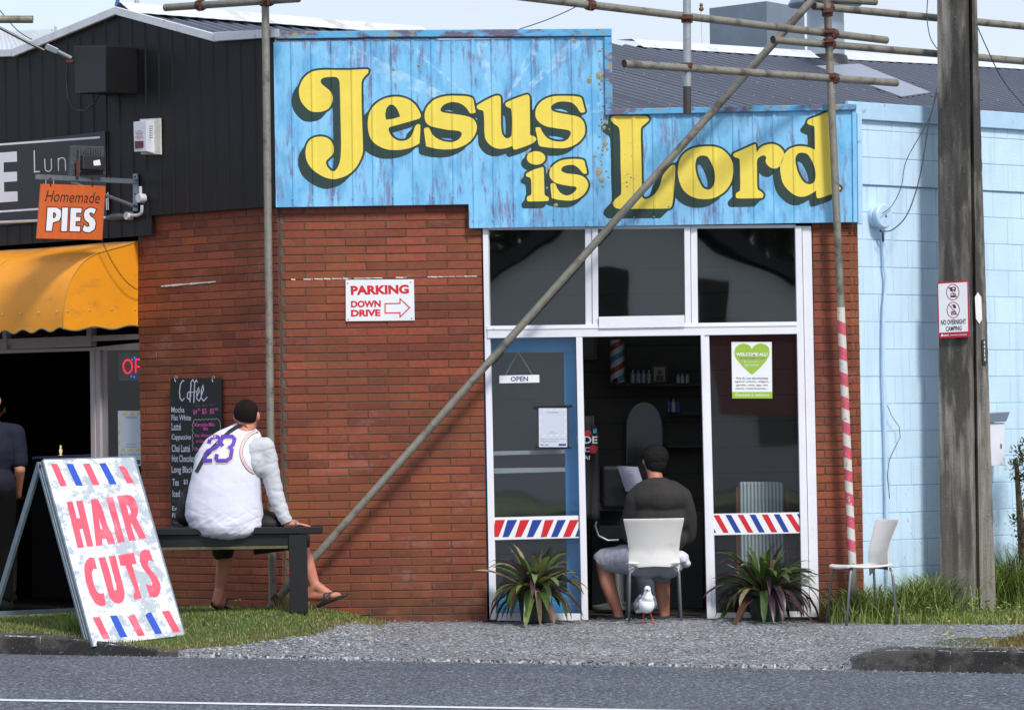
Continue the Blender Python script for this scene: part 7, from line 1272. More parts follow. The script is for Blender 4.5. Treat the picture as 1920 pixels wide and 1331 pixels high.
for i, (x, y) in enumerate(((442, 1126), (450, 1125.5), (111, 1195), (103, 1198))):
    yy = -.55 if i < 2 else -1.75; p = Q(x, y, yy); t = thing('dandelion', ('left yellow flower of the pair against the bricks under the bench', 'right yellow flower of the pair against the bricks under the bench', 'right yellow flower by the left kerb', 'left yellow flower by the left kerb')[i], 'flower', (p.x, yy, gz(p.x, yy)), 'yellow flowers in the left grass')
    MB().tube([V((p.x, yy, gz(p.x, yy))), p], .0012, 5).build('stem', stm, t); MB().lathe(p, [(.004, 0), (.011, .004), (.008, .009), (.002, .01)], 10).build('petals', fy, t)
# brick rubble by the pier
for i, (x, y, w, m_) in enumerate(((1552, 1163, .13, brickm), (1573, 1158, .07, mat('dark_red_plastic', srgb(90, 30, 44), .4)), (1597, 1165, .08, brickm))):
    p = Q(x, y, -.28 + .03 * i); z = gz(p.x, p.y)
    tag(MB().box((p.x, p.y, z + .016), (w, .01 * i, 0), (-.01, .06, 0), (0, 0, .03)).build('brick_fragment', m_, bev=.004), ('flat broken red brick piece on the ground at the pier foot', 'small dark red plastic scrap between the brick pieces', 'small broken brick piece beside the striped scaffold foot')[i], 'rubble')

# ---------------------------------------------------------------- plastic chairs
plw = mat('white_chair_plastic', srgb(222, 220, 216), .38, var=.03, coords='Local'); ramp_add(plw, nfac(9, .55, .75, .3), srgb(170, 162, 146)); legm = mat('grey_chair_leg', srgb(128, 132, 138), .35, metal=.5)
def local_mesh(name, vs, fs, m, par, smooth=True):
    me = bpy.data.meshes.new(name); me.from_pydata([tuple(v) for v in vs], [], fs); me.materials.append(m)
    if smooth: me.polygons.foreach_set('use_smooth', [True] * len(me.polygons))
    me.update(); o = bpy.data.objects.new(name, me); COL.objects.link(o); o.parent = par; return o
def make_chair(label, loc, rz):
    t = thing('plastic_chair', label, 'chair', loc, 'white plastic chairs outside the barber'); t.rotation_euler = (0, 0, rz)
    def hw(z): return interp(z, [(.33, .176), (.40, .182), (.5, .178), (.6, .19), (.68, .207), (.725, .215)])
    nx, nz_ = 16, 16; vs = []; fs = []
    for j in range(nz_ + 1):
        for i in range(nx + 1):
            u = i / nx * 2 - 1; zb_ = interp(abs(u), [(0, .385), (.72, .378), (.88, .345), (1, .325)]); zt_ = .725 - .006 * (1 - u * u) * 0; z = zb_ + (zt_ - zb_) * j / nz_; x = u * hw(z)
            y = .165 + .02 * ((z - .5) / .22) ** 2 * (1 if z > .5 else .2) + .10 * max(0, (z - .5)) / .22 * .55 - .045 * u * u; vs.append((x, y, z))
    for j in range(nz_):
        for i in range(nx): a = j * (nx + 1) + i; fs.append((a, a + 1, a + nx + 2, a + nx + 1))
    o = local_mesh('backrest', vs, fs, plw, t); s = o.modifiers.new('thick', 'SOLIDIFY'); s.thickness = .009; s.offset = 0
    b = o.modifiers.new('bev', 'BEVEL'); b.width = .003; b.segments = 2; b.limit_method = 'ANGLE'
    vs = []; fs = []
    for j in range(13):
        for i in range(13):
            u = i / 12 * 2 - 1; v = j / 12; r = min(1, (1 - abs(u)) * 4 + .4) ; y = -.205 + .36 * v + (.02 * u * u if v < .1 else 0); x = u * (.195 - .012 * v - (.02 if v == 0 else 0))
            z = .405 + .008 * u * u - .012 * math.sin(v * math.pi) + (-.012 if v < .05 else 0); vs.append((x, y, z))
    for j in range(12):
        for i in range(12): a = j * 13 + i; fs.append((a, a + 1, a + 14, a + 13))
    o = local_mesh('seat', vs, fs, plw, t); s = o.modifiers.new('thick', 'SOLIDIFY'); s.thickness = .016; s.offset = 0
    b = o.modifiers.new('bev', 'BEVEL'); b.width = .005; b.segments = 2; b.limit_method = 'ANGLE'
    for s_ in (-1, 1):
        mb = MB(); mb.tube([V((s_ * .10, -.13, .385)), V((s_ * .16, -.15, .388)), V((s_ * .175, -.16, .365)), V((s_ * .19, -.205, .0))], .0095, 10); local_mesh('leg', mb.v, mb.f, legm, t)
        mb = MB(); mb.tube([V((s_ * .10, .13, .385)), V((s_ * .165, .148, .375)), V((s_ * .175, .155, .33)), V((s_ * .185, .175, .0))], .0095, 10); local_mesh('leg', mb.v, mb.f, legm, t)
    for y_ in (-.14, .145): mb = MB(); mb.tube([V((-.16, y_, .385)), V((.16, y_, .385))], .008, 8); local_mesh('cross_bar', mb.v, mb.f, legm, t)
    return t
BCH = Q(1227, 1165, -.10); zf = gz(BCH.x, -.15) + .002
make_chair('white plastic chair in the doorway with the boy sitting on it', (BCH.x, -.115, zf), math.pi)
RC_ = Q(1620, 1172, -.55)
make_chair('empty white plastic chair standing in front of the brick pier and weeds', (RC_.x, -.52, gz(RC_.x, -.52) + .004), math.radians(-73))

# ---------------------------------------------------------------- bench
bk = mat('black_bench_paint', srgb(15, 16, 18), .5, var=.15, vscale=8, bump=.4, bscale=30); ramp_add(bk, nfac(50, .74, .77, .6), srgb(150, 150, 150))
t = thing('bench', 'chunky black painted wooden bench under the seated man', 'bench', Q(450, 1145, -1.0))
B_ = PY(-.95)
MB().slab(pxl([(255, 991), (603, 987), (603, 999.5), (255, 1004)], B_), NY, .20).build('seat_plank', bk, t, bev=.004)
p0 = Pl((0, -.74, 0), (0, -1, 0)); MB().slab(pxl([(255, 991), (601, 986.5), (601, 999), (255, 1004)], p0), NY, .20).build('seat_plank', bk, t, bev=.004)
MB().slab(pxl([(262, 1004), (560, 1000), (560, 1022), (262, 1027)], B_, -.03), NY, .04).build('apron', bk, t, bev=.003)
MB().slab(pxl([(262, 1027), (540, 1022.5), (540, 1028), (262, 1032)], B_, -.028), NY, .03).build('lower_rail', mat('mossy_timber', srgb(96, 92, 66), .9, var=.3, vscale=30), t, bev=.002)
MB().slab(pxl([(541, 1002), (574, 1001), (577, 1148), (544, 1149)], B_, -.01), NY, .10).build('leg', bk, t, bev=.004)
MB().slab(pxl([(541, 1002), (574, 1001), (577, 1146), (544, 1147)], PY(-.65), 0), NY, .08).build('leg', bk, t, bev=.004)
for y_ in (-.94, -.65): MB().slab(pxl([(266, 1005), (296, 1005), (299, 1152), (268, 1152)], PY(y_)), NY, .08).build('leg', bk, t, bev=.004)

# ---------------------------------------------------------------- haircuts board
bl_, br_ = Q(176, 1211, -1.90), Q(346, 1190, -1.46); tl_, tr_ = Q(82, 862, -1.44), Q(252, 857, -1.02)
HP = tri_plane(bl_, br_, tl_)
t = thing('sandwich_board', 'worn white A-frame board reading hair cuts with red and blue stripes', 'sandwich board', (bl_ + br_) / 2)
boardm = mat('worn_white_board', srgb(222, 226, 232), .5, var=.04, vscale=6)
ramp_add(boardm, nfac(4.2, .49, .54, .9, (1, 1, 1.2), off=(1.3, 0, 2), detail=10, rough=.8), srgb(160, 170, 178))
ramp_add(boardm, nfac(26, .57, .61, .8, detail=8, rough=.75), srgb(158, 166, 172))
ramp_add(boardm, nfac(10, .63, .66, .5, detail=9, rough=.8), srgb(200, 190, 166))
def hz(pts): return pxl(pts, HP)
q4 = [(82, 862), (250, 857), (346, 1190), (176, 1211)]
sheet = MB().slab(pxl(q4, HP, .012), HP.n, .012).build('front_panel', boardm, t, bev=.002)
pinkr = mat('faded_pink_red_vinyl', srgb(226, 84, 104), .5, var=.12, vscale=8); bluev = mat('blue_vinyl', srgb(24, 74, 180), .5, var=.08)
ramp_add(pinkr, nfac(7, .52, .7, .6, (1, 1, .6), off=(3, 3, 3)), srgb(222, 50, 76)); ramp_add(pinkr, nfac(5, .56, .72, .5, off=(9, 3, 3)), srgb(240, 160, 172)); ramp_add(pinkr, nfac(22, .66, .69, .8, detail=9, rough=.8, off=(2, 0, 0)), srgb(205, 208, 212))
def za2(x, y): return (60 + x / 6.05, 840 + y / 6.05)
def zb3(x, y): return (110 + x / 5.788, 1000 + y / 5.788)
def hpoly(loops, cv, m, nm='letter'): return polyhole(nm, [[cv(*p) for p in lp] for lp in loops], HP, .0135, m, sheet)
hpoly([[(392, 608), (460, 603), (508, 795), (545, 790), (497, 597), (575, 592), (697, 1110), (627, 1118), (575, 915), (540, 918), (592, 1125), (518, 1132)]], za2, pinkr)
hpoly([[(667, 580), (748, 573), (800, 690), (860, 880), (905, 960), (945, 1080), (865, 1090), (840, 1020), (795, 1027), (803, 1100), (727, 1108)], [(755, 780), (800, 915), (780, 918)]], za2, pinkr)
hpoly([[(838, 560), (915, 550), (1055, 1060), (975, 1072), (940, 960), (930, 880)]], za2, pinkr)
hpoly([[(962, 540), (1080, 527), (1130, 540), (1170, 580), (1205, 680), (1200, 750), (1185, 790), (1300, 1020), (1222, 1030), (1130, 850), (1125, 880), (1178, 1042), (1100, 1052)], [(1070, 635), (1100, 650), (1122, 720), (1110, 755), (1100, 752)]], za2, pinkr)
hpoly([[(415, 380), (390, 262), (340, 255), (300, 290), (280, 340), (282, 440), (300, 540), (340, 660), (395, 755), (455, 787), (495, 780), (515, 765), (488, 640), (462, 650), (435, 645), (400, 600), (370, 500), (360, 420), (380, 380)]], zb3, pinkr)
hpoly([[(430, 260), (505, 252), (560, 430), (600, 600), (615, 622), (628, 605), (625, 560), (540, 243), (615, 235), (700, 560), (718, 640), (710, 710), (690, 745), (650, 758), (610, 752), (575, 720), (545, 670)]], zb3, pinkr)
hpoly([[(645, 235), (815, 205), (848, 328), (795, 332), (903, 700), (825, 715), (812, 660), (830, 620), (722, 345), (672, 350)]], zb3, pinkr)
hpoly([[(985, 180), (1010, 250), (1030, 305), (990, 288), (970, 300), (970, 335), (985, 370), (1060, 460), (1100, 530), (1110, 590), (1095, 650), (1070, 685), (1030, 693), (985, 678), (945, 545), (980, 558), (1010, 562), (1018, 535), (990, 470), (910, 370), (880, 300), (878, 225), (900, 185), (940, 168)]], zb3, pinkr)
for cv, lst in ((za2, [([(212, 177), (285, 175), (400, 428), (322, 430)], 0), ([(387, 178), (465, 176), (578, 424), (500, 424)], 1), ([(575, 177), (655, 170), (768, 415), (690, 418)], 0), ([(760, 172), (835, 165), (962, 405), (885, 410)], 1), ([(985, 212), (1010, 200), (1040, 205), (1075, 235), (1100, 290), (1110, 310), (1162, 392), (1078, 398)], 0)]),
                (zb3, [([(368, 907), (445, 902), (560, 1138), (482, 1145)], 0), ([(555, 890), (630, 885), (747, 1118), (668, 1125)], 1), ([(750, 905), (805, 872), (825, 875), (938, 1102), (862, 1112)], 0), ([(940, 885), (965, 858), (1003, 853), (1125, 1080), (1050, 1088)], 1), ([(1118, 843), (1200, 832), (1320, 1062), (1242, 1070)], 0)])):
    for pts, k_ in lst: hpoly([pts], cv, bluev if k_ else pinkr, 'stripe')
# steel folded edges and rear leaf
hd = -HP.n
e1 = (bl_ - tl_)
for a, b in ((tl_, bl_), (tr_, br_)):
    d = (b - a); s = (br_ - bl_).normalized() * (1 if a is tl_ else -1)
    for k_, (o_, w_) in enumerate(((.0, .03), (.032, .02), (.054, .022))):
        MB().box((a + b) / 2 - HP.n * (o_ + w_ / 2 + .001) - s * (.0 + .004 * k_), d * 1.0, s * .02, HP.n * w_).build('edge_channel', steelg, t, bev=.002)
MB().box((tl_ + tr_) / 2 - HP.n * .04 + V((0, 0, -.005)), (tr_ - tl_), V((0, 0, .03)), HP.n * .075).build('top_channel', steelg, t, bev=.002)
hn = V((HP.n.x, HP.n.y, 0)).normalized(); span = (bl_ - tl_); back = V((span.x, span.y, 0)); 
rb1 = tl_ - back * 1.2 + V((0, 0, span.z)); rb2 = tr_ - back * 1.2 + V((0, 0, span.z)); rb1.z = max(rb1.z, gz(rb1.x, rb1.y) - .01); rb2.z = rb1.z
ti1 = tl_ - HP.n * .06; ti2 = tr_ - HP.n * .06
for a, b in ((ti1, rb1), (ti2, rb2)):
    s = (tr_ - tl_).normalized(); MB().box((a + b) / 2, (b - a), s * .022, (b - a).cross(s).normalized() * .05).build('rear_leg', steelg, t, bev=.002)
a, b = ti1.lerp(rb1, .93), ti2.lerp(rb2, .93); MB().box((a + b) / 2, b - a, V((0, 0, .03)), (b - a).cross(V((0, 0, 1))).normalized() * .02).build('rear_bar', steelg, t)
bolt(tl_ - HP.n * .03 - (br_ - bl_).normalized() * .012 + V((0, 0, -.03)), -(br_ - bl_).normalized(), .014, rustm, t, 'hinge_bolt')
# ---------------------------------------------------------------- figures
skin = mat('skin', srgb(196, 132, 108), .5, var=.05, vscale=8); skin.node_tree.nodes['Principled BSDF'].inputs['Subsurface Weight'].default_value = .12; skin.node_tree.nodes['Principled BSDF'].inputs['Subsurface Scale'].default_value = .01
ramp_add(skin, nfac(9, .52, .7, .5), srgb(196, 100, 82))
skin2 = mat('tan_skin', srgb(178, 120, 96), .5, var=.05, vscale=8); ramp_add(skin2, nfac(9, .52, .7, .4), srgb(170, 92, 72))
_ico = {}
def ico(sub):
    if sub not in _ico:
        b = bmesh.new(); bmesh.ops.create_icosphere(b, subdivisions=sub, radius=1); b.verts.ensure_lookup_table()
        _ico[sub] = ([v.co.copy() for v in b.verts], [tuple(v.index for v in f.verts) for f in b.faces]); b.free()
    return _ico[sub]
DG = None
def blob(name, prims, m, parent, voxel=.009, smooth_it=6, disp=None, sm_fac=.5, cuts=None):
    """one continuous surface grown from overlapping tapered limbs and ellipsoids"""
    vs = []; fs = []
    def add(v, f):
        b = len(vs); vs.extend(tuple(q) for q in v); fs.extend(tuple(b + i for i in k) for k in f)
    iv, if_ = ico(3)
    for p in prims:
        if p[0] == 'e':
            c, r = V(p[1]), p[2]; R = Matrix.Rotation(p[3][1], 3, 'Y') @ Matrix.Rotation(p[3][0], 3, 'X') if len(p) > 3 else Matrix.Identity(3)
            add([c + R @ V((q.x * r[0], q.y * r[1], q.z * r[2])) for q in iv], if_)
        else:
            pts = p[1]
            for (c, r) in pts: add([V(c) + q * r for q in iv], if_)
            for (a, ra), (b_, rb) in zip(pts, pts[1:]):
                a, b_ = V(a), V(b_)
                mb = MB().tube([a, b_], [ra, rb], 20); add(mb.v, mb.f)
    me = bpy.data.meshes.new(name); me.from_pydata(vs, [], fs); o = bpy.data.objects.new(name, me); COL.objects.link(o)
    r = o.modifiers.new('r', 'REMESH'); r.mode = 'VOXEL'; r.voxel_size = voxel; r.use_smooth_shade = True
    s = o.modifiers.new('s', 'SMOOTH'); s.iterations = smooth_it; s.factor = sm_fac
    dg = bpy.context.evaluated_depsgraph_get(); ev = o.evaluated_get(dg); me2 = bpy.data.meshes.new_from_object(ev)
    bpy.data.objects.remove(o); bpy.data.meshes.remove(me)
    if cuts:
        bm = bmesh.new(); bm.from_mesh(me2)
        for co, no in cuts: bmesh.ops.bisect_plane(bm, geom=bm.verts[:] + bm.edges[:] + bm.faces[:], plane_co=co, plane_no=no, clear_outer=True)
        bm.to_mesh(me2); bm.free()
    if disp:
        me2.update(); nn = [v.normal.copy() for v in me2.vertices]
        for v, n in zip(me2.vertices, nn): v.co += n * disp(v.co, n)
    me2.materials.clear(); me2.materials.append(m); me2.polygons.foreach_set('use_smooth', [True] * len(me2.polygons)); me2.name = name
    return put(bpy.data.objects.new(name, me2), parent)
def bvh_of(o): 
    me = o.data; return BVHTree.FromPolygons([v.co.copy() for v in me.vertices], [tuple(p.vertices) for p in me.polygons])
def proj_poly(name, polys, bvhs, off, m, parent, sub=5.0):
    """lay flat shapes (photo coordinates) on a curved garment"""
    bm = bmesh.new()
    for pl_ in polys:
        try: f = bm.faces.new([bm.verts.new((p[0], p[1], 0)) for p in pl_])
        except ValueError: pass
    xs_ = [v.co.x for v in bm.verts]; ys2 = [v.co.y for v in bm.verts]
    x = min(xs_) + sub
    while x < max(xs_): bmesh.ops.bisect_plane(bm, geom=bm.verts[:] + bm.edges[:] + bm.faces[:], plane_co=(x, 0, 0), plane_no=(1, 0, 0), dist=1e-4); x += sub
    y = min(ys2) + sub
    while y < max(ys2): bmesh.ops.bisect_plane(bm, geom=bm.verts[:] + bm.edges[:] + bm.faces[:], plane_co=(0, y, 0), plane_no=(0, 1, 0), dist=1e-4); y += sub
    dead = []
    for v in bm.verts:
        d = ray(v.co.x, v.co.y); best = None
        for b in bvhs:
            h = b.ray_cast(CAM, d)
            if h[0] is not None and (best is None or h[3] < best[3]): best = h
        if best is None: dead.append(v); continue
        v.co = best[0] - d * off
    bmesh.ops.delete(bm, geom=dead, context='VERTS')
    bmesh.ops.delete(bm, geom=[e for e in bm.edges if e.calc_length() > .09], context='EDGES_FACES') if bm.edges else None
    me = bpy.data.meshes.new(name); bm.to_mesh(me); bm.free(); me.materials.append(m); return put(bpy.data.objects.new(name, me), parent)
def folds(amp, fr, seed, st=(1, 1, 1)):
    def f(co, n): 
        q = V((co.x * st[0], co.y * st[1], co.z * st[2])) * fr
        return amp * (noise.noise(q + V((seed, 0, 0))) - .8 * abs(noise.noise(q * 1.9 + V((seed, 3, 0)))) + .25)
    return f
def hand(base, d, n, s=1.0, curl=.5, thumb=1):
    """palm, four bent fingers of different length and a side thumb, as limb primitives"""
    base, d, n = V(base), V(d).normalized(), V(n).normalized(); side = d.cross(n).normalized() * thumb; pr = []
    pr.append(('c', [(base, .026 * s), (base + d * .045 * s, .028 * s)])); pr.append(('c', [(base + side * .018 * s + d * .02 * s, .016 * s), (base + side * .022 * s + d * .07 * s, .013 * s)])); pr.append(('c', [(base - side * .018 * s + d * .02 * s, .016 * s), (base - side * .024 * s + d * .066 * s, .012 * s)]))
    for i, L in enumerate((.068, .078, .072, .056)):
        o = base + d * (.07 if i < 3 else .064) * s + side * (.026 - .0175 * i) * s; a = (d * math.cos(.25 * curl) - n * math.sin(.25 * curl)); b = (d * math.cos(.9 * curl) - n * math.sin(.9 * curl)); c = (d * math.cos(1.4 * curl) - n * math.sin(1.4 * curl))
        p1 = o + a * L * .45 * s; p2 = p1 + b * L * .32 * s; p3 = p2 + c * L * .23 * s
        pr.append(('c', [(o, .0088 * s), (p1, .0083 * s), (p2, .0076 * s), (p3, .0068 * s)]))
    o = base + side * .024 * s + d * .012 * s; p1 = o + (side * .7 + d * .7) * .035 * s; p2 = p1 + (side * .35 + d * .9 - n * .2).normalized() * .028 * s
    pr.append(('c', [(o, .012 * s), (p1, .0098 * s), (p2, .0082 * s)])); return pr
def foot(ankle, toe, s=1.0, side=1):
    a, t_ = V(ankle), V(toe); d = (t_ - a); d.z = 0; d.normalize(); sd = V((-d.y, d.x, 0)) * side; heel = a - d * .045 * s + V((0, 0, -.055 * s)); pr = [('c', [(a, .036 * s), (heel, .032 * s)]), ('c', [(heel, .032 * s), (heel.lerp(t_, .55), .034 * s), (t_ - d * .03 * s, .024 * s)]), ('c', [(a + d * .02, .034 * s), (heel.lerp(t_, .6) + V((0, 0, .012)), .028 * s)]), ('c', [(t_ - d * .05 * s + sd * .022 * s, .022 * s), (t_ - d * .05 * s - sd * .022 * s, .02 * s)])]
    for i, (q, L, r) in enumerate(((.030, .030, .0135), (.013, .030, .0095), (-.001, .026, .009), (-.014, .021, .0085), (-.027, .014, .008))):
        b = t_ - d * .028 * s + sd * q * s + V((0, 0, -.004)); pr.append(('c', [(b, r * s), (b + d * L * s, r * .95 * s)]))
    return pr
def head_prims(c, f, s=1.0):
    """skull, jaw, nose, brow, chin, ears; f = facing direction"""
    c, f = V(c), V(f).normalized(); sd = f.cross(V((0, 0, 1))).normalized(); u = sd.cross(f).normalized()
    pr = [('e', c + u * .015 * s, (.079 * s, .079 * s, .098 * s)), ('e', c - f * .025 * s + u * .02 * s, (.077 * s, .077 * s, .08 * s)), ('e', c + f * .028 * s - u * .045 * s, (.058 * s, .058 * s, .06 * s)), ('c', [(c + f * .08 * s + u * .015 * s, .010 * s), (c + f * .098 * s - u * .018 * s, .013 * s)]), ('c', [(c + f * .074 * s + u * .028 * s - sd * .03 * s, .01 * s), (c + f * .074 * s + u * .028 * s + sd * .03 * s, .01 * s)]), ('c', [(c + f * .078 * s - u * .048 * s - sd * .018 * s, .008 * s), (c + f * .078 * s - u * .048 * s + sd * .018 * s, .008 * s)]), ('e', c + f * .072 * s - u * .08 * s, (.02 * s, .02 * s, .018 * s))]
    for k in (-1, 1): pr.append(('e', c + sd * .083 * s * k - f * .005 * s + u * .0 * s, (.013 * s, .02 * s, .032 * s)))
    return pr
eyew = mat('eye_white', (.8, .8, .78), .3); eyed = mat('eye_dark', (.03, .02, .015), .2)
def eyes(c, f, par, s=1.0):
    c, f = V(c), V(f).normalized(); sd = f.cross(V((0, 0, 1))).normalized(); u = sd.cross(f).normalized()
    for k in (-1, 1):
        p = c + f * .073 * s + sd * .03 * s * k + u * .008 * s; iv, if_ = ico(2); mb = MB().add([p + q * .011 * s for q in iv], if_, 0).add([p + f * .007 * s + q * .0055 * s for q in iv], if_, 1)
        mb.build('eye', None, par, mats=[eyew, eyed])

# --- the man on the bench
Y0 = -.80
M = lambda x, y, yy=Y0: Q(x, y, yy)
t = thing('person', 'large man from behind in a white 23 jersey sitting on the black bench', 'person', M(440, 1140, -.6))
hf_ = V((.38, .92, -.22)); hc = M(463, 781, -.80)
prims = head_prims(hc, hf_, 1.06)
prims += [('c', [(M(462, 797, -.80), .068), (M(454, 822, -.82), .078)]), ('c', [(M(432, 965, -.80), .17), (M(440, 900, -.80), .16), (M(447, 850, -.80), .14)])]
prims += [('c', [(M(470, 832), .07), (M(494, 838, -.82), .066), (M(512, 905, -.80), .048), (M(531, 972, -.86), .030), (M(538, 981, -.87), .027)])]
prims += [('c', [(M(410, 840), .07), (M(384, 858, -.74), .06), (M(376, 925, -.60), .045), (M(420, 965, -.45), .030)])]
prims += [('c', [(M(412, 985, -.72), .10), (M(425, 1008, -.42), .072), (M(420, 1060, -.36), .055), (M(411, 1105, -.34), .034)]), ('c', [(M(470, 985, -.72), .10), (M(548, 1003, -.40), .078), (M(572, 1050, -.40), .060), (M(590, 1098, -.42), .038)])]
prims += foot(M(410, 1112, -.36), M(424, 1140, -.20), 1.05, -1) + foot(M(590, 1100, -.42), M(641, 1117, -.50), 1.15, -1)
prims += hand(M(538, 982, -.87), (1, .05, -.06), (0, .1, 1), 1.15, .25, -1) + hand(M(424, 966, -.42), (.6, .5, -.1), (0, .1, 1), 1.1, .5, 1)
body = blob('body', prims, skin, t, .0062, 5)
eyes(hc, hf_, t, 1.06)
hairm = mat('black_cropped_hair', srgb(30, 23, 21), .9, spec=.15, var=.3, vscale=40, bump=1.5, bscale=250)
hair = blob('hair', [('e', hc + V((-.004, -.016, .026)), (.0885, .094, .097))], hairm, t, .0045, 2, cuts=[(M(463, 787, -.8) , (-.2, .25, -1)), (hc + hf_.normalized() * .062, hf_)])
jersey = mat('white_jersey', srgb(218, 219, 232), .7, var=.02, bump=.3, bscale=400)
def jf(co, n):
    q = V((co.x * 5, co.y * 5, co.z * 16 - co.x * 9)); w = max(0, min(1, (.86 - co.z) / .12)); cr_ = 0.0
    for k_, (ca, sa, fq) in enumerate(((.94, .34, 3.2), (.8, -.6, 2.6), (.99, .1, 4.2))):
        qq = noise.noise(V(((co.x * ca + co.z * sa) * fq, k_ * 7.0, (co.z * ca - co.x * sa) * fq * 3.4))); cr_ -= .0028 * max(0, 1 - abs(qq) * 5) ** 2 * (.15 + .85 * w)
    return cr_ + (.006 * w) * (noise.noise(q) - .9 * abs(noise.noise(q * 1.6 + V((3, 3, 3)))) + .2) + .003 * (noise.noise(co * 9) - abs(noise.noise(V((co.x * 8 + co.z * 10, co.y * 6, co.z * 4)))))
JK = [(806, 455, 22, .08, -.78), (816, 446, 44, .115, -.79), (828, 438, 56, .14, -.80), (845, 433, 62, .165, -.81), (865, 429, 65, .18, -.82), (890, 425, 67, .195, -.82), (915, 422, 70, .205, -.82), (940, 420, 73, .21, -.82), (965, 420, 75, .215, -.82), (985, 424, 71, .215, -.82), (1000, 427, 62, .20, -.82)]
jp = []
for (ya, xa, ra, da, yya), (yb, xb, rb_, db, yyb) in zip(JK, JK[1:]):
    for q in range(4):
        f = q / 4; jp.append(('e', M(xa + (xb - xa) * f, ya + (yb - ya) * f, yya + (yyb - yya) * f), ((ra + (rb_ - ra) * f) * .00372, da + (db - da) * f, .062)))
jp.append(('e', M(474, 985, -.78), (.10, .15, .07)))
jr = blob('jersey', jp, jersey, t, .0062, 30, jf, cuts=[(M(440, 1013, -.8), (0.04, 0, -1)), (M(457, 797, -.8), (.3, .1, 1))])
sleevem = mat('pale_grey_cotton', srgb(190, 192, 196), .8, var=.04, bump=.3, bscale=300)
sl = blob('sleeve', [('c', [(M(474, 845, -.86), .085), (M(494, 840, -.86), .082), (M(507, 885, -.86), .068), (M(516, 925, -.86), .058), (M(531, 966, -.885), .048), (M(537, 976, -.885), .045)]), ('e', M(482, 866, -.86), (.075, .10, .11))], sleevem, t, .0065, 20, lambda co, n: folds(.007, 9, 4, (1.2, 1, 1.5))(co, n) - .0035 * max(0, 1 - abs(noise.noise(V((co.x * 5 + co.z * 4, 0, co.z * 13 - co.x * 6)))) * 5), cuts=[(M(537, 981, -.9), (.45, 0, -1))])
sl2 = blob('sleeve', [('c', [(M(398, 852, -.78), .075), (M(382, 862, -.72), .072), (M(376, 920, -.6), .058), (M(414, 962, -.47), .045)])], sleevem, t, .008, 8, folds(.008, 9, 9))
shortm = mat('black_shorts', srgb(20, 20, 22), .7, var=.15, vscale=6, bump=.3, bscale=60)
blob('shorts', [('c', [(M(415, 985, -.74), .13), (M(418, 1012, -.44), .098), (M(418, 1032, -.40), .078)]), ('c', [(M(470, 985, -.74), .14), (M(540, 1000, -.42), .11), (M(556, 1015, -.40), .10)]), ('e', M(508, 1030, -.46), (.125, .12, .095)), ('e', M(505, 983, -.78), (.12, .12, .07))], shortm, t, .009, 5, folds(.008, 10, 7), cuts=[(M(418, 1047, -.4), (.12, 0, -1))])
jb = [bvh_of(jr), bvh_of(sl)]
# armhole trim, number, strap
trim_o = mat('trim_orange', srgb(214, 168, 130), .6); trim_p = mat('trim_dark', srgb(84, 62, 100), .6); num_p = mat('number_purple', srgb(86, 56, 158), .6); num_o = mat('number_gold', srgb(238, 190, 110), .6)
def jz(x, y): return (330 + x / 4.752, 740 + y / 4.752)
arm = [jz(*p) for p in ((745, 322), (690, 335), (645, 365), (605, 420), (583, 480), (585, 550), (610, 610), (650, 665), (700, 697))]
arm_s = [tuple(q[:2]) for q in cr([V((*p, 0)) for p in arm], 3)]
proj_poly('armhole_trim', strip(arm_s, 6.4), jb, .004, trim_p, t); proj_poly('armhole_trim', strip(arm_s, 4.4), jb, .006, mat('trim_pink', srgb(226, 205, 205), .6), t); proj_poly('armhole_trim', strip(arm_s, 1.4), jb, .008, trim_o, t)
three = [[(415, 455), (395, 425), (415, 372), (500, 370), (522, 395), (508, 445), (480, 468), (498, 490), (486, 560), (452, 585), (372, 588), (356, 565), (366, 528)]]
two = [[(292, 432), (304, 392), (330, 375), (372, 375), (392, 395), (384, 440), (350, 472), (285, 500), (262, 530), (256, 590), (322, 584)]]
for lst in (three, two):
    for pl_ in lst:
        P_ = [jz(*p) for p in pl_]
        proj_poly('number_outline', strip(P_, 11.5), jb, .004, num_o, t); proj_poly('number_outline', strip(P_, 9.6), jb, .0055, jersey, t); proj_poly('number', strip(P_, 7.4), jb, .007, num_p, t)
strapm = mat('black_webbing', (.018, .018, .02), .6)
bv_body = bvh_of(body)
proj_poly('bag_strap', strip([jz(*p) for p in ((585, 268), (530, 292), (480, 325), (400, 400), (320, 480), (250, 560), (180, 690))], 7.2), jb + [bv_body], .006, strapm, t)
proj_poly('neck_beads', strip([jz(*p) for p in ((495, 246), (540, 250), (590, 262), (640, 280))], 2.4), jb + [bv_body], .008, mat('red_beads', srgb(205, 60, 60), .4), t)
for i in range(9):
    f = i / 8; x, y = jz(500 + 138 * f, 247 + 32 * f * f); d = ray(x, y); h = [b.ray_cast(CAM, d) for b in jb + [bv_body]]; h = [q for q in h if q[0] is not None]
    if h: p = min(h, key=lambda q: q[3])[0] - d * .010; mb = MB().add([p + q * .0062 for q in ico(1)[0]], ico(1)[1]); mb.build('bead', (mat('bead_yellow', srgb(230, 200, 40), .4), mat('bead_green', srgb(40, 160, 70), .4), mat('bead_blue', srgb(50, 80, 200), .4), MATS['red_beads'])[i % 4], t)
# hem band of the jersey
proj_poly('hem_stitch', strip([(372, 1003), (390, 1008), (415, 1010), (440, 1009), (465, 1004), (482, 998)], 1.0), jb, .004, mat('stitch', srgb(190, 190, 205), .8), t)
# watch
wx = M(553, 981, -.90); MB().tube([wx + V((0, .0, .028)), wx + V((.012, -.02, .015)), wx + V((.014, -.03, -.01))], .004, 6).build('bracelet', galf, t)
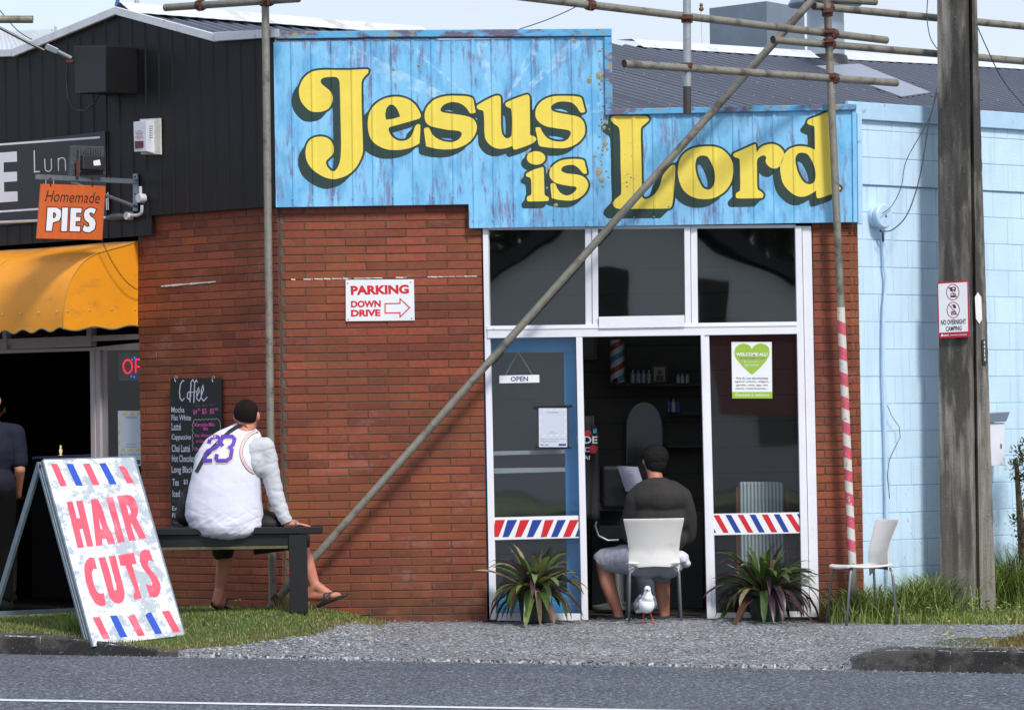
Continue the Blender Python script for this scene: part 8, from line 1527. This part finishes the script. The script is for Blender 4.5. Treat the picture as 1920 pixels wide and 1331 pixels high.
# sandals
foam = mat('black_foam', (.02, .02, .022), .7); strapb = mat('dark_blue_strap', srgb(22, 44, 60), .5)
def sandal(heel, toe, w, tilt=0):
    heel, toe = V(heel), V(toe); d = toe - heel; L = d.length; d.normalize(); s = d.cross(V((0, 0, 1))).normalized(); u = s.cross(d); pts = []
    for k in range(24):
        a = k / 24 * 2 * math.pi; x = math.cos(a); y = math.sin(a); ww = w * (.5 + .08 * x) ; pts.append(heel + d * (L / 2 + x * L / 2) + s * y * ww)
    if u.z < 0: u = -u
    sb_ = MB().slab(pts, u, .018).build('sandal', foam, t, bev=.003)
    k1 = heel.lerp(toe, .70) + u * .012; MB().tube([heel.lerp(toe, .38) + s * w * .48, heel.lerp(toe, .52) + s * w * .40 + u * .05, k1 + u * .026], .0065, 6).build('strap', strapb, sb_, smooth=True); MB().tube([heel.lerp(toe, .38) - s * w * .48, heel.lerp(toe, .52) - s * w * .40 + u * .05, k1 + u * .026], .0065, 6).build('strap', strapb, sb_, smooth=True)
sandal(M(581, 1139, -.44), M(651, 1111, -.53), .105); sandal(M(398, 1126, -.42), M(432, 1146, -.14), .10)
# shoulder bag
tb = thing('shoulder_bag', 'small black shoulder bag hanging at the seated man\'s left hip', 'bag', M(345, 985, -.72))
blob('bag_body', [('c', [(M(355, 925, -.70), .05), (M(348, 965, -.72), .075)]), ('e', M(348, 955, -.70), (.06, .10, .12))], shortm, tb, .009, 4)

# --- the boy on the chair
YB = -.12
B = lambda x, y, yy=YB: Q(x, y, yy + .09)
t = thing('person', 'black haired boy from behind in a charcoal sweatshirt and grey shorts on the white chair', 'person', B(1228, 1165, 0))
bf = V((-.42, .88, -.28)); bc = B(1226, 864, -.10)
prims = head_prims(bc, bf, .96) + [('c', [(B(1226, 880, -.12), .052), (B(1230, 903, -.14), .056)]), ('c', [(B(1231, 1040, -.08), .10), (B(1234, 985, -.08), .09), (B(1235, 925, -.08), .08)])]
prims += [('c', [(B(1212, 925, -.14), .06), (B(1194, 935, -.12), .055), (B(1184, 1000, -.06), .042), (B(1205, 1012, .14), .028)]), ('c', [(B(1256, 922, -.14), .06), (B(1276, 932, -.12), .055), (B(1290, 1000, -.05), .042), (B(1252, 1008, .14), .028)])]
prims += [('c', [(B(1208, 1050, -.04), .085), (B(1130, 1052, .16), .055), (B(1140, 1095, .13), .058), (B(1158, 1146, .10), .036)]), ('c', [(B(1252, 1050, -.04), .085), (B(1238, 1056, .24), .055), (B(1242, 1105, .2), .056), (B(1246, 1150, .16), .038)])]
prims += foot(B(1159, 1150, .10), B(1146, 1166, .26), 1.0) + foot(B(1246, 1152, .16), B(1244, 1166, .32), 1.0)
prims += hand(B(1208, 1012, .16), (.5, .8, .1), (0, 0, 1), .95, .8, 1) + hand(B(1248, 1009, .16), (-.5, .8, .1), (0, 0, 1), .95, .8, -1)
body2 = blob('body', prims, skin2, t, .0062, 5); eyes(bc, bf, t, .96)
hairb = mat('black_hair', srgb(12, 10, 10), .7, spec=.3, var=.4, vscale=60, bump=2, bscale=180, stretch=(1, 1, .3))
hb = blob('hair', [('e', bc + V((.010, -.018, .030)), (.097, .098, .090)), ('e', bc + V((.016, -.034, -.018)), (.078, .072, .075)), ('e', bc + V((-.055, .015, .035)), (.045, .055, .05))], hairb, t, .006, 2, lambda co, n: .003 * noise.noise(co * 60) + .003 * noise.noise(V((co.x * 160, co.y * 160, co.z * 30))), cuts=[(B(1226, 893, -.1), (-.35, .1, -1)), (bc + bf.normalized() * .068, bf)])
swm = mat('charcoal_sweatshirt', srgb(42, 39, 38), .85, var=.08, vscale=5, bump=.3, bscale=300)
sw = blob('sweatshirt', [('e', B(1236, 1012, -.12), (.205, .135, .11)), ('e', B(1237, 972, -.13), (.20, .145, .17)), ('e', B(1237, 935, -.155), (.205, .14, .13)), ('e', B(1233, 913, -.15), (.14, .105, .072)), ('c', [(B(1208, 925, -.15), .085), (B(1194, 938, -.14), .082), (B(1186, 975, -.10), .070), (B(1184, 1003, -.06), .062), (B(1204, 1014, .10), .045)]), ('c', [(B(1258, 922, -.15), .085), (B(1277, 934, -.14), .083), (B(1287, 970, -.10), .074), (B(1288, 1004, -.05), .066), (B(1254, 1010, .10), .045)])], swm, t, .0085, 7, folds(.009, 7, 12, (1.2, 1, .8)), cuts=[(B(1235, 1038, -.1), (.05, 0, -1)), (B(1232, 889, -.12), (.0, .2, 1))])
hemw = mat('white_undershirt', srgb(216, 216, 228), .8, var=.03)
blob('undershirt', [('e', B(1240, 1043, -.13), (.198, .14, .055)), ('e', B(1276, 1048, -.12), (.060, .10, .040)), ('e', B(1286, 1056, -.10), (.034, .08, .030))], hemw, t, .008, 4, folds(.006, 14, 2))
blob('collar', [('e', B(1229, 905, -.13), (.066, .06, .048))], hemw, t, .007, 2, cuts=[(B(1232, 889, -.12), (.0, .2, 1))])
shg = mat('grey_jersey_shorts', srgb(150, 153, 166), .85, var=.06, vscale=9, bump=.3, bscale=200)
blob('shorts', [('c', [(B(1215, 1052, -.12), .125), (B(1170, 1048, .05), .105), (B(1134, 1051, .14), .088)]), ('c', [(B(1252, 1052, -.12), .12), (B(1240, 1062, .20), .088), (B(1241, 1076, .2), .080)])], shg, t, .008, 6, folds(.007, 12, 5), cuts=[(B(1128, 1062, .14), (-1.0, 0, -.9)), (B(1241, 1094, .2), (0, 0, -1))])
# shorts hem binding
b2 = [bvh_of(bpy.data.objects[t.children[-1].name])]
proj_poly('white_hem', strip([(1113, 1040), (1118, 1055), (1130, 1066), (1146, 1075)], 2.2), b2, .003, hemw, t)

# --- two customers at the left edge
C2 = CH
def stand(label, px, py_head, yy, s, top, topcol, legs, f, armside=None, hid=False):
    base_z = .085; p = Q(px, 900, yy); x = p.x; hz_ = Q(px, py_head, yy).z; t = thing('person', label, 'person', (x, yy, base_z)); H = hz_ + .1 - base_z; k = H / 1.72
    P = lambda dx, dy, z: V((x + dx * k, yy + dy * k, base_z + z * k)); f = V(f)
    pr = head_prims(P(0, .02, 1.60), f, k * 1.0) + [('c', [(P(0, 0, 1.50), .055 * k), (P(0, -.01, 1.40), .06 * k)]), ('c', [(P(0, 0, 1.30), .10 * k), (P(0, 0, 1.0), .10 * k)])]
    for sd in (-1, 1):
        pr += [('c', [(P(.12 * sd, 0, 1.36), .06 * k), (P(.20 * sd, 0, 1.34), .055 * k), (P(.235 * sd, -.02, 1.08), .042 * k), (P(.20 * sd, .12, .90), .03 * k)]), ('c', [(P(.09 * sd, 0, .92), .10 * k), (P(.10 * sd, .02, .50), .06 * k), (P(.10 * sd, -.01, .10), .042 * k)])] + foot(P(.10 * sd, -.01, .09), P(.11 * sd, .17, .03), k) + hand(P(.20 * sd, .14, .88), (-.3 * sd, 1, 0), (0, 0, 1), k, .6, -sd)
    blob('body', pr, skin, t, .008, 4); eyes(P(0, .02, 1.60), f, t, k)
    blob('hair', [('e', P(0, -.012, 1.635), (.092 * k, .10 * k, .088 * k))], hairm, t, .008, 2, cuts=[(P(0, 0, 1.585), (0, .3, -1)), (P(0, .08, 1.6), f)])
    pt = [('e', P(0, 0, 1.22), (.205 * k, .15 * k, .24 * k)), ('e', P(0, 0, .98), (.205 * k, .16 * k, .16 * k)), ('e', P(0, 0, 1.37), (.17 * k, .10 * k, .09 * k))]
    for sd in (-1, 1): pt.append(('c', [(P(.13 * sd, 0, 1.37), .072 * k), (P(.20 * sd, 0, 1.35), .074 * k), (P(.232 * sd, -.01, 1.14), .066 * k)] + ([(P(.235 * sd, -.02, 1.06), .058 * k), (P(.20 * sd, .10, .91), .045 * k)] if hid else [])))
    blob('shoes', [q for sd in (-1, 1) for q in (('c', [(P(.10 * sd, -.05, .045), .05 * k), (P(.11 * sd, .17, .04), .046 * k)]),)], MATS['black_jacket'], t, .008, 3)
    blob('top', pt, top, t, .009, 5, folds(.008, 7, 3 + px))
    blob('trousers', [('e', P(0, 0, .90), (.19 * k, .15 * k, .12 * k))] + [('c', [(P(.09 * sd, 0, .88), .115 * k), (P(.10 * sd, .02, .50), .085 * k), (P(.10 * sd, -.01, .12), .068 * k)]) for sd in (-1, 1)], legs, t, .01, 5)
    return t
mat('black_jacket', srgb(14, 14, 15), .9, spec=.2)
navyt = mat('navy_tshirt', srgb(9, 12, 36), .85, var=.06)
stand('customer at the left edge in a navy blue t-shirt with one bare arm showing', -20, 748, .75, 1, navyt, None, mat('black_trousers', (.004, .004, .004), .9, spec=.1), (-.3, 1, 0))
stand('dark haired customer in black standing just inside the cafe opening', -10, 765, 2.3, 1, mat('black_jacket', srgb(22, 22, 23), .8), None, shortm, (-.2, 1, 0), hid=True)

# --- the gull
gw = mat('white_feathers', srgb(232, 234, 238), .7, bump=.3, bscale=150); gg = mat('grey_wing', srgb(128, 132, 142), .7, var=.1, vscale=40); gr = mat('red_gull_leg', srgb(196, 44, 34), .5)
gp = Q(1214, 1165, -.42); gzb = gz(gp.x, -.42); t = thing('gull', 'small white gull with red legs standing in front of the boy\'s chair', 'gull', (gp.x, -.42, gzb))
G = lambda x, y, yy=-.42: Q(x, y, yy)
blob('body', [('e', G(1212, 1132, -.42), (.058, .075, .062), (.5, -.15)), ('e', G(1214, 1122, -.45), (.042, .04, .045)), ('c', [(G(1214, 1120, -.46), .036), (G(1214, 1107, -.47), .024)]), ('e', G(1214, 1104, -.475), (.0245, .03, .024)), ('c', [(G(1206, 1140, -.38), .03), (G(1194, 1146, -.30), .012)])], gw, t, .0035, 6)
for sd, (a, b, c) in ((-1, ((1201, 1118, -.43), (1194, 1132, -.38), (1191, 1146, -.29))), (1, ((1224, 1120, -.42), (1226, 1132, -.38), (1216, 1146, -.29)))):
    blob('wing', [('c', [(G(*a), .016), (G(*b), .024), (G(*c), .006)]), ('e', G(*b), (.014, .05, .036), (.5, 0))], gg, t, .0035, 5)
for (x0, x1) in ((1207, 1206), (1219, 1224)):
    mb = MB().tube([G(x0, 1148, -.42), G((x0 + x1) / 2 + .5, 1156, -.415), V((G(x1, 1165, -.43).x, -.43, gzb + .006))], [.006, .0035, .0035], 8); p = V((G(x1, 1165, -.43).x, -.43, gzb + .005))
    for a in (-.5, 0, .5): mb.tube([p, p + V((math.sin(a) * .03, -math.cos(a) * .03, 0))], [.003, .0018], 5)
    mb.add([p + V((0, 0, .001)), p + V((math.sin(-.5) * .026, -math.cos(.5) * .026, .001)), p + V((0, -.028, .001)), p + V((math.sin(.5) * .026, -math.cos(.5) * .026, .001))], [(0, 1, 2, 3)]); mb.build('leg', gr, t, smooth=True)
MB().tube([G(1214, 1105, -.498), G(1213.5, 1108, -.528)], [.0075, .002], 8).build('beak', mat('dark_red_beak', srgb(120, 36, 30), .5), t, smooth=True)
for x in (1209.7, 1218.3): mb = MB().add([G(x, 1102.5, -.49) + q * .0042 for q in ico(2)[0]], ico(2)[1]); mb.build('eye', eyed, t)

# ---------------------------------------------------------------- inside the barber room
bdoor = mat('blue_door_paint', srgb(60, 150, 214), .4, var=.06); dimw = mat('dim_white', srgb(150, 158, 160), .5); dkm = mat('dark_shelf', (.02, .02, .02), .5)
t = thing('blue_glazed_door', 'bright blue framed glass door folded back behind the left shop window', 'door', Q(1000, 1160, .16))
D_ = PY(.13)
def dm(pts, m=bdoor, name='door_rail', th=.04, off=0): return MB().slab(pxl(pts, D_, off), NY, th).build(name, m, t, bev=.002)
dm([(905, 634), (1079, 634), (1079, 661), (905, 661)]); dm([(1057, 661), (1079, 661), (1090, 1158), (1064, 1158)], name='door_stile'); dm([(905, 1110), (1064, 1110), (1066, 1158), (905, 1158)]); dm([(890, 661), (912, 661), (920, 1158), (896, 1158)], name='door_stile')
dm([(922, 846), (1059, 843), (1060, 850), (922, 854)], dimw, 'pale_bar', .02, .012); dm([(922, 878), (1060, 876), (1060, 884), (922, 888)], dimw, 'pale_bar', .02, .012)
MB().slab(pxl([(912, 661), (1057, 661), (1064, 1110), (914, 1110)], D_, -.02), NY, .004).build('glass', glass2, t)
BWY = 2.55
def iq(x, y, yy=BWY): return Q(x, y, yy)
def ibox(name, x0, y0, x1, y1, yy, th, m, par=None, label=None, cat=None, grp=None):
    o = MB().slab(pxl([(x0, y0), (x1, y0), (x1, y1), (x0, y1)], PY(yy)), NY, th).build(name, m, par, bev=.002)
    if label: tag(o, label, cat, grp)
    return o
ibox('shelf', 1140, 718, 1322, 724, 2.3, .24, dkm, label='long dark upper shelf on the back wall of the barber room', cat='shelf')
ibox('shelf', 1250, 772, 1322, 777, 2.35, .19, dkm, label='short dark middle shelf on the back wall, under the bottles', cat='shelf')
ibox('shelf', 1250, 834, 1322, 839, 2.35, .19, dkm, label='short dark lowest shelf on the back wall, beside the mirror', cat='shelf')
t = thing('barber_pole', 'blue white and red striped barber pole standing on the upper shelf', 'barber pole', iq(1158, 718, 2.25))
pb = iq(1158, 718, 2.25); R_ = .055; Hh = .33; nst = 11
colr = [mat('pole_blue', srgb(70, 130, 170), .4), mat('pole_white', srgb(190, 190, 190), .4), mat('pole_red', srgb(150, 60, 56), .4), MATS['pole_white']]
for k_ in range(-3, 9):
    mb = MB(); seg = 24; h0, h1 = k_ * .045, (k_ + 1) * .045
    for h in (h0, h1):
        for q in range(seg + 1): a = 6.2832 * q / seg; z = max(0, min(Hh, h + q / seg * .18)); mb.v.append(tuple(pb + V((math.sin(a) * R_, -math.cos(a) * R_, z))))
    for q in range(seg): mb.f.append((q, q + 1, seg + 2 + q, seg + 1 + q)); mb.m.append(0)
    mb.build('stripe_band', colr[k_ % 4], t, smooth=True)
MB().lathe(pb, [(.06, -.01), (.06, .004)], 20).build('base', dkm, t)
canm = mat('pale_can', srgb(140, 140, 150), .35, metal=.2); blab = mat('blue_label_bottle', srgb(60, 80, 140), .4); botw = mat('white_bottle', srgb(170, 172, 176), .4)
def bottle(x, yb, yy, r, h, m, label, grp):
    b = iq(x, yb, yy); t = thing('bottle', label, 'bottle', b, grp); MB().lathe(b, [(r, 0), (r, h * .72), (r * .45, h * .82), (r * .4, h)], 14).build('body', m, t, smooth=True); MB().lathe(b + V((0, 0, h)), [(r * .5, 0), (r * .5, h * .12), (r * .3, h * .16)], 10).build('cap', dkm, t)
for i, x in enumerate((1187, 1197, 1207, 1217)): bottle(x, 718, 2.2, .02, .10, canm, ('leftmost pale spray can on the upper shelf next to the barber pole', 'second pale spray can from the barber pole on the upper shelf', 'third pale spray can from the barber pole on the upper shelf', 'rightmost pale spray can on the upper shelf beside the framed portrait')[i], 'spray cans on the upper shelf')
for i, x in enumerate((1254, 1263, 1272)): bottle(x, 772, 2.25, .018, .10, (blab, botw, blab)[i], ('left blue bottle on the middle shelf', 'white bottle between two blue ones on the middle shelf', 'right blue bottle on the middle shelf')[i], 'bottles on the middle shelf')
for i, x in enumerate((1272, 1280, 1289)): bottle(x, 718, 2.2, .014, .07, botw, ('left small bright jar on the upper shelf right of the portrait', 'middle small bright jar on the upper shelf', 'right small bright jar on the upper shelf by the door post')[i], 'jars on the upper shelf')
t = thing('framed_portrait', 'small dark framed portrait standing on the upper shelf', 'picture frame', iq(1237, 718, 2.2))
ibox('frame', 1222, 684, 1251, 718, 2.25, .02, mat('dark_wood', srgb(60, 44, 30), .5), t); ibox('picture', 1226, 688, 1247, 714, 2.238, .004, mat('sepia_print', srgb(150, 140, 110), .7), t)
pm_ = MB(); c = iq(1237, 698, 2.232); pm_.lathe(c, [(.018, 0), (.018, .001)], 14, axis=(0, -1, 0)); pm_.build('face_shape', mat('portrait_dark', srgb(70, 62, 52), .7), t); ibox('shoulders', 1230, 704, 1244, 713, 2.234, .001, MATS['portrait_dark'], t)
t = thing('framed_picture', 'reddish wood framed picture high on the back wall left of the barber pole', 'picture frame', iq(1108, 675, 2.5)); ibox('frame', 1086, 610, 1120, 675, 2.5, .03, mat('red_wood', srgb(96, 46, 32), .5), t); ibox('picture', 1086, 616, 1114, 668, 2.48, .004, mat('dim_picture', srgb(110, 104, 98), .7), t)
t = thing('arched_mirror', 'tall arched mirror on the back wall behind the boy\'s head', 'mirror', iq(1208, 880, 2.5))
am = [(1175, 900), (1175, 800)] + circ(1208, 800, 33, 46, 16, 180, 360) + [(1241, 800), (1241, 900)]
MB().slab(pxl(am, PY(2.5)), NY, .01).build('glass', mat('mirror_glass', (.10, .105, .11), .12, metal=1), t); stroke('rim', am, 1.5, PY(2.49), 0, mat('mirror_rim', srgb(120, 116, 110), .4), t)
# hanging black t-shirt with white letters and red flowers
t = thing('hanging_tshirt', 'black t-shirt with white letters and red flowers hanging inside the doorway left', 't-shirt', Q(1100, 975, .9))
tsm = mat('black_tshirt', (.02, .02, .022), .8); TP = PY(.85)
vs = []; fs = []
for j in range(13):
    for i in range(9): x = 1068 + i / 8 * (54 if j > 1 else 46); y = 780 + j * 16.4; vs.append(TP.at(x, y) + V((0, .02 * math.sin(i * 2.1 + j * .3), 0)))
for j in range(12):
    for i in range(8): fs.append((j * 9 + i, j * 9 + i + 1, (j + 1) * 9 + i + 1, (j + 1) * 9 + i))
o = mesh_obj('cloth', vs, fs, tsm, t, smooth=True); s = o.modifiers.new('thick', 'SOLIDIFY'); s.thickness = .012
TQ = PY(.80)
text('TIDE', [(1075, 817), (1120, 818), (1120, 831), (1075, 832)], TQ, whl, t, 0, bold=.02); text('KAI', [(1085, 853), (1106, 854), (1106, 861), (1085, 862)], TQ, whl, t, 0, bold=.02); stroke('lettering', [(1098, 839), (1108, 839), (1108, 846), (1098, 846)], 1.4, TQ, 0, whl, t, True)
rf_ = mat('red_flower_print', srgb(190, 30, 50), .6)
for (x, y, r) in ((1102, 812, 6), (1112, 842, 8)): flat('flower_print', circ(x, y, r, r, 10), TQ, .002, rf_, t)
flat('butterfly_print', [(1112, 803), (1116, 806), (1119, 801), (1118, 812), (1112, 812)], TQ, .002, mat('teal_print', srgb(60, 140, 160), .6), t)
MB().tube([TP.at(1095, 780), TP.at(1097, 752)], .006, 6).build('hanger', dkm, t)
# counter ledge, clipper stand, paper, barber chair
t = thing('barber_counter', 'dark counter with a white front ledge behind the boy', 'counter', iq(1200, 1120, 1.6)); ibox('body', 1110, 957, 1318, 1140, 1.7, .5, dkm, t); ibox('white_ledge', 1114, 945, 1172, 957, 1.5, .3, mat('ledge_white', srgb(170, 174, 180), .5), t)
t = thing('clipper_stand', 'pale hair clipper standing upright on the counter', 'clipper', iq(1137, 910, 1.5)); ibox('body', 1131, 880, 1142, 909, 1.5, .03, botw, t); ibox('switch', 1134, 890, 1139, 903, 1.49, .006, dkm, t)
t = thing('paper_sheet', 'curling pale paper sheet hanging over the dark chair back', 'paper', iq(1180, 920, 1.2))
vs = []; 
for j in range(9):
    for i in range(7): vs.append(Q(1157 + i * 6.5 + j * 2.0, 873 + j * 6.0 + i * .4 - .0 * i, 1.15 - .03 * math.sin(i / 6 * 3.1)))
mesh_obj('sheet', vs, [(j * 7 + i, j * 7 + i + 1, (j + 1) * 7 + i + 1, (j + 1) * 7 + i) for j in range(8) for i in range(6)], mat('paper_lilac', srgb(176, 176, 200), .8), t, smooth=True)
PPn = PY(1.10)
for k_ in range(8): y = 882 + k_ * 4.4; flat('print_line', [(1164 + k_ * 1.4, y), (1188 + k_ * 1.4, y + 1), (1188 + k_ * 1.4, y + 2), (1164 + k_ * 1.4, y + 1)], PPn, 0, grey_print, t)
t = thing('barber_chair', 'black padded barber chair with a curved chrome arm in the dim room', 'barber chair', iq(1150, 1140, 1.1))
ibox('backrest', 1126, 872, 1200, 955, 1.25, .09, rubber, t).modifiers[0].width = .03; ibox('seat', 1122, 985, 1200, 1010, 1.3, .4, rubber, t)
MB().tube([Q(1122, 965, 1.0), Q(1116, 985, 1.0), Q(1122, 1004, 1.0), Q(1140, 1013, 1.0), Q(1160, 1012, 1.0)], .009, 8).build('chrome_arm', galf, t, smooth=True); MB().lathe(Q(1160, 1140, 1.2), [(.2, 0), (.2, .02), (.04, .05), (.04, .35)], 20).build('pedestal', stud, t, smooth=True)
# pale bucket-like base seen between the chair legs
t = tag(MB().lathe(Q(1222, 1140, .75), [(.10, 0), (.145, .22), (.15, .36), (.14, .365)], 24).build('waste_bin', mat('bin_grey', srgb(118, 130, 142), .5), smooth=True), 'pale grey bin on the floor seen between the chair legs', 'bin')
# striped chair behind the right window
t = thing('striped_armchair', 'old armchair with a pale blue striped back and wooden posts behind the right window', 'armchair', Q(1428, 1150, .5))
SB = mat('striped_upholstery', srgb(190, 192, 186), .9, var=.05); st_ = SB.node_tree; geo = st_.nodes.new('ShaderNodeNewGeometry'); wv_ = st_.nodes.new('ShaderNodeTexWave'); wv_.inputs['Scale'].default_value = 12; wv_.bands_direction = 'X'; wv_.inputs['Distortion'].default_value = .6
ramp_add(SB, lambda tr, pos: (tr.links.new(pos, wv_.inputs[0]), wv_.outputs['Fac'])[1], srgb(96, 118, 138))
o = MB().slab(pxl([(1386, 906), (1392, 903), (1464, 903), (1470, 908), (1472, 1055), (1388, 1055)], PY(.42)), NY, .12).build('back_cushion', SB, t, bev=.02)
for x in (1380, 1473): MB().slab(pxl([(x, 912), (x + 6, 912), (x + 8, 1150), (x + 2, 1150)], PY(.44)), NY, .05).build('wooden_post', mat('red_wood', srgb(96, 46, 32), .5), t)
MB().slab(pxl([(1388, 1040), (1474, 1040), (1474, 1062), (1388, 1062)], PY(.5)), NY, .5).build('seat', SB, t, bev=.02)
# door mat
tag(MB().box((.95, .25, -.008), (.75, 0, 0), (0, .3, 0), (0, 0, .02)).build('door_mat', rubber, bev=.003), 'flat black mat on the threshold of the open doorway', 'mat')
# threshold slab
kind(MB().box((1.0, -.0, -.05), (2.4, 0, 0), (0, .24, 0), (0, 0, .08)).build('threshold', mat('threshold_concrete', srgb(70, 66, 62), .9, var=.3)), 'structure')

verge = mat('verge_grass', srgb(92, 112, 60), .9, var=.3, vscale=2)
kind(MB().box((5, -53, -.02), (90, 0, 0), (0, 15, 0), (0, 0, .12)).build('opposite_verge', verge), 'structure')
# ---------------------------------------------------------------- across the street (seen only mirrored in the window glass)
ow = mat('opposite_white_wall', srgb(228, 228, 230), .7, var=.05); orf = mat('opposite_dark_roof', srgb(52, 52, 58), .6)
t = thing('opposite_building', 'white gabled building across the street, seen as a reflection in the shop windows', 'building', (3, -62, 0))
YO = -62
mb = MB().slab([V((-1.0, YO, -.5)), V((9, YO, -.5)), V((9, YO, 3.2)), V((6.8, YO, 4.4)), V((2.6, YO, 6.3)), V((-1.0, YO, 4.6))], (0, 1, 0), 6).build('wall', ow, t)
for a, b in (((-1.6, 4.5), (2.6, 6.75)), ((2.6, 6.75), (9.8, 3.3))):
    MB().slab([V((a[0], YO + .4, a[1] - .15)), V((b[0], YO + .4, b[1] - .3)), V((b[0], YO + .4, b[1])), V((a[0], YO + .4, a[1] + .2))], (0, 1, 0), 7).build('roof', orf, t)
for (x0, z0, x1, z1) in ((1.7, 3.6, 2.7, 5.0), (4.0, 3.6, 4.8, 4.7), (5.4, 1.2, 6.3, 2.6)): MB().slab([V((x0, YO + .06, z0)), V((x1, YO + .06, z0)), V((x1, YO + .06, z1)), V((x0, YO + .06, z1))], (0, 1, 0), .08).build('window', dkm, t)
MB().slab([V((4.6, YO + .1, 1.6)), V((7.5, YO + .1, 1.6)), V((7.5, YO + .1, 3.5)), V((4.2, YO + .1, 3.7))], (0, 1, 0), .1).build('red_panel', mat('red_panel', srgb(160, 20, 24), .6), t)
tm = [leafmat('far_tree_leaf', (.05, .075, .03), .6)]; tk = mat('far_trunk', srgb(70, 58, 46), .9)
for i, (x, y, h) in enumerate(((-7, -72, 11), (-1.5, -76, 13), (5, -80, 14), (12, -76, 13))):
    t = thing('tree', ('broad dark tree across the street, farthest left, mirrored in the window glass', 'tall dark tree behind the left gable slope, mirrored in the window glass', 'tallest dark tree behind the mirrored white building', 'dark tree across the street, farthest right behind the mirrored building')[i], 'tree', (x, y, -.2), 'trees across the street')
    MB().tube([V((x, y, -.3)), V((x + .2, y, h * .35)), V((x, y, h * .7))], [.4, .3, .1], 10).build('trunk', tk, t)
    mb = MB()
    for k_ in range(2600):
        a, b_ = rnd.random() * 6.283, rnd.uniform(-1, 1); q = math.sqrt(1 - b_ * b_); rr = rnd.random() ** .35 * (1 + .25 * noise.noise(V((a * 2, b_ * 3, i)))); c = V((x + math.cos(a) * q * 4.2 * rr, y + math.sin(a) * q * 3.6 * rr, h * .56 + b_ * h * .42 * rr)); s = rnd.uniform(.2, .5); d = V((rnd.gauss(0, 1), rnd.gauss(0, 1), rnd.gauss(0, 1))).normalized(); e = d.cross(V((.3, .2, 1))).normalized(); mb.add([c - d * s, c + e * s * .6, c + d * s, c - e * s * .6], [(0, 1, 2, 3)])
    mb.build('crown', tm[0], t)
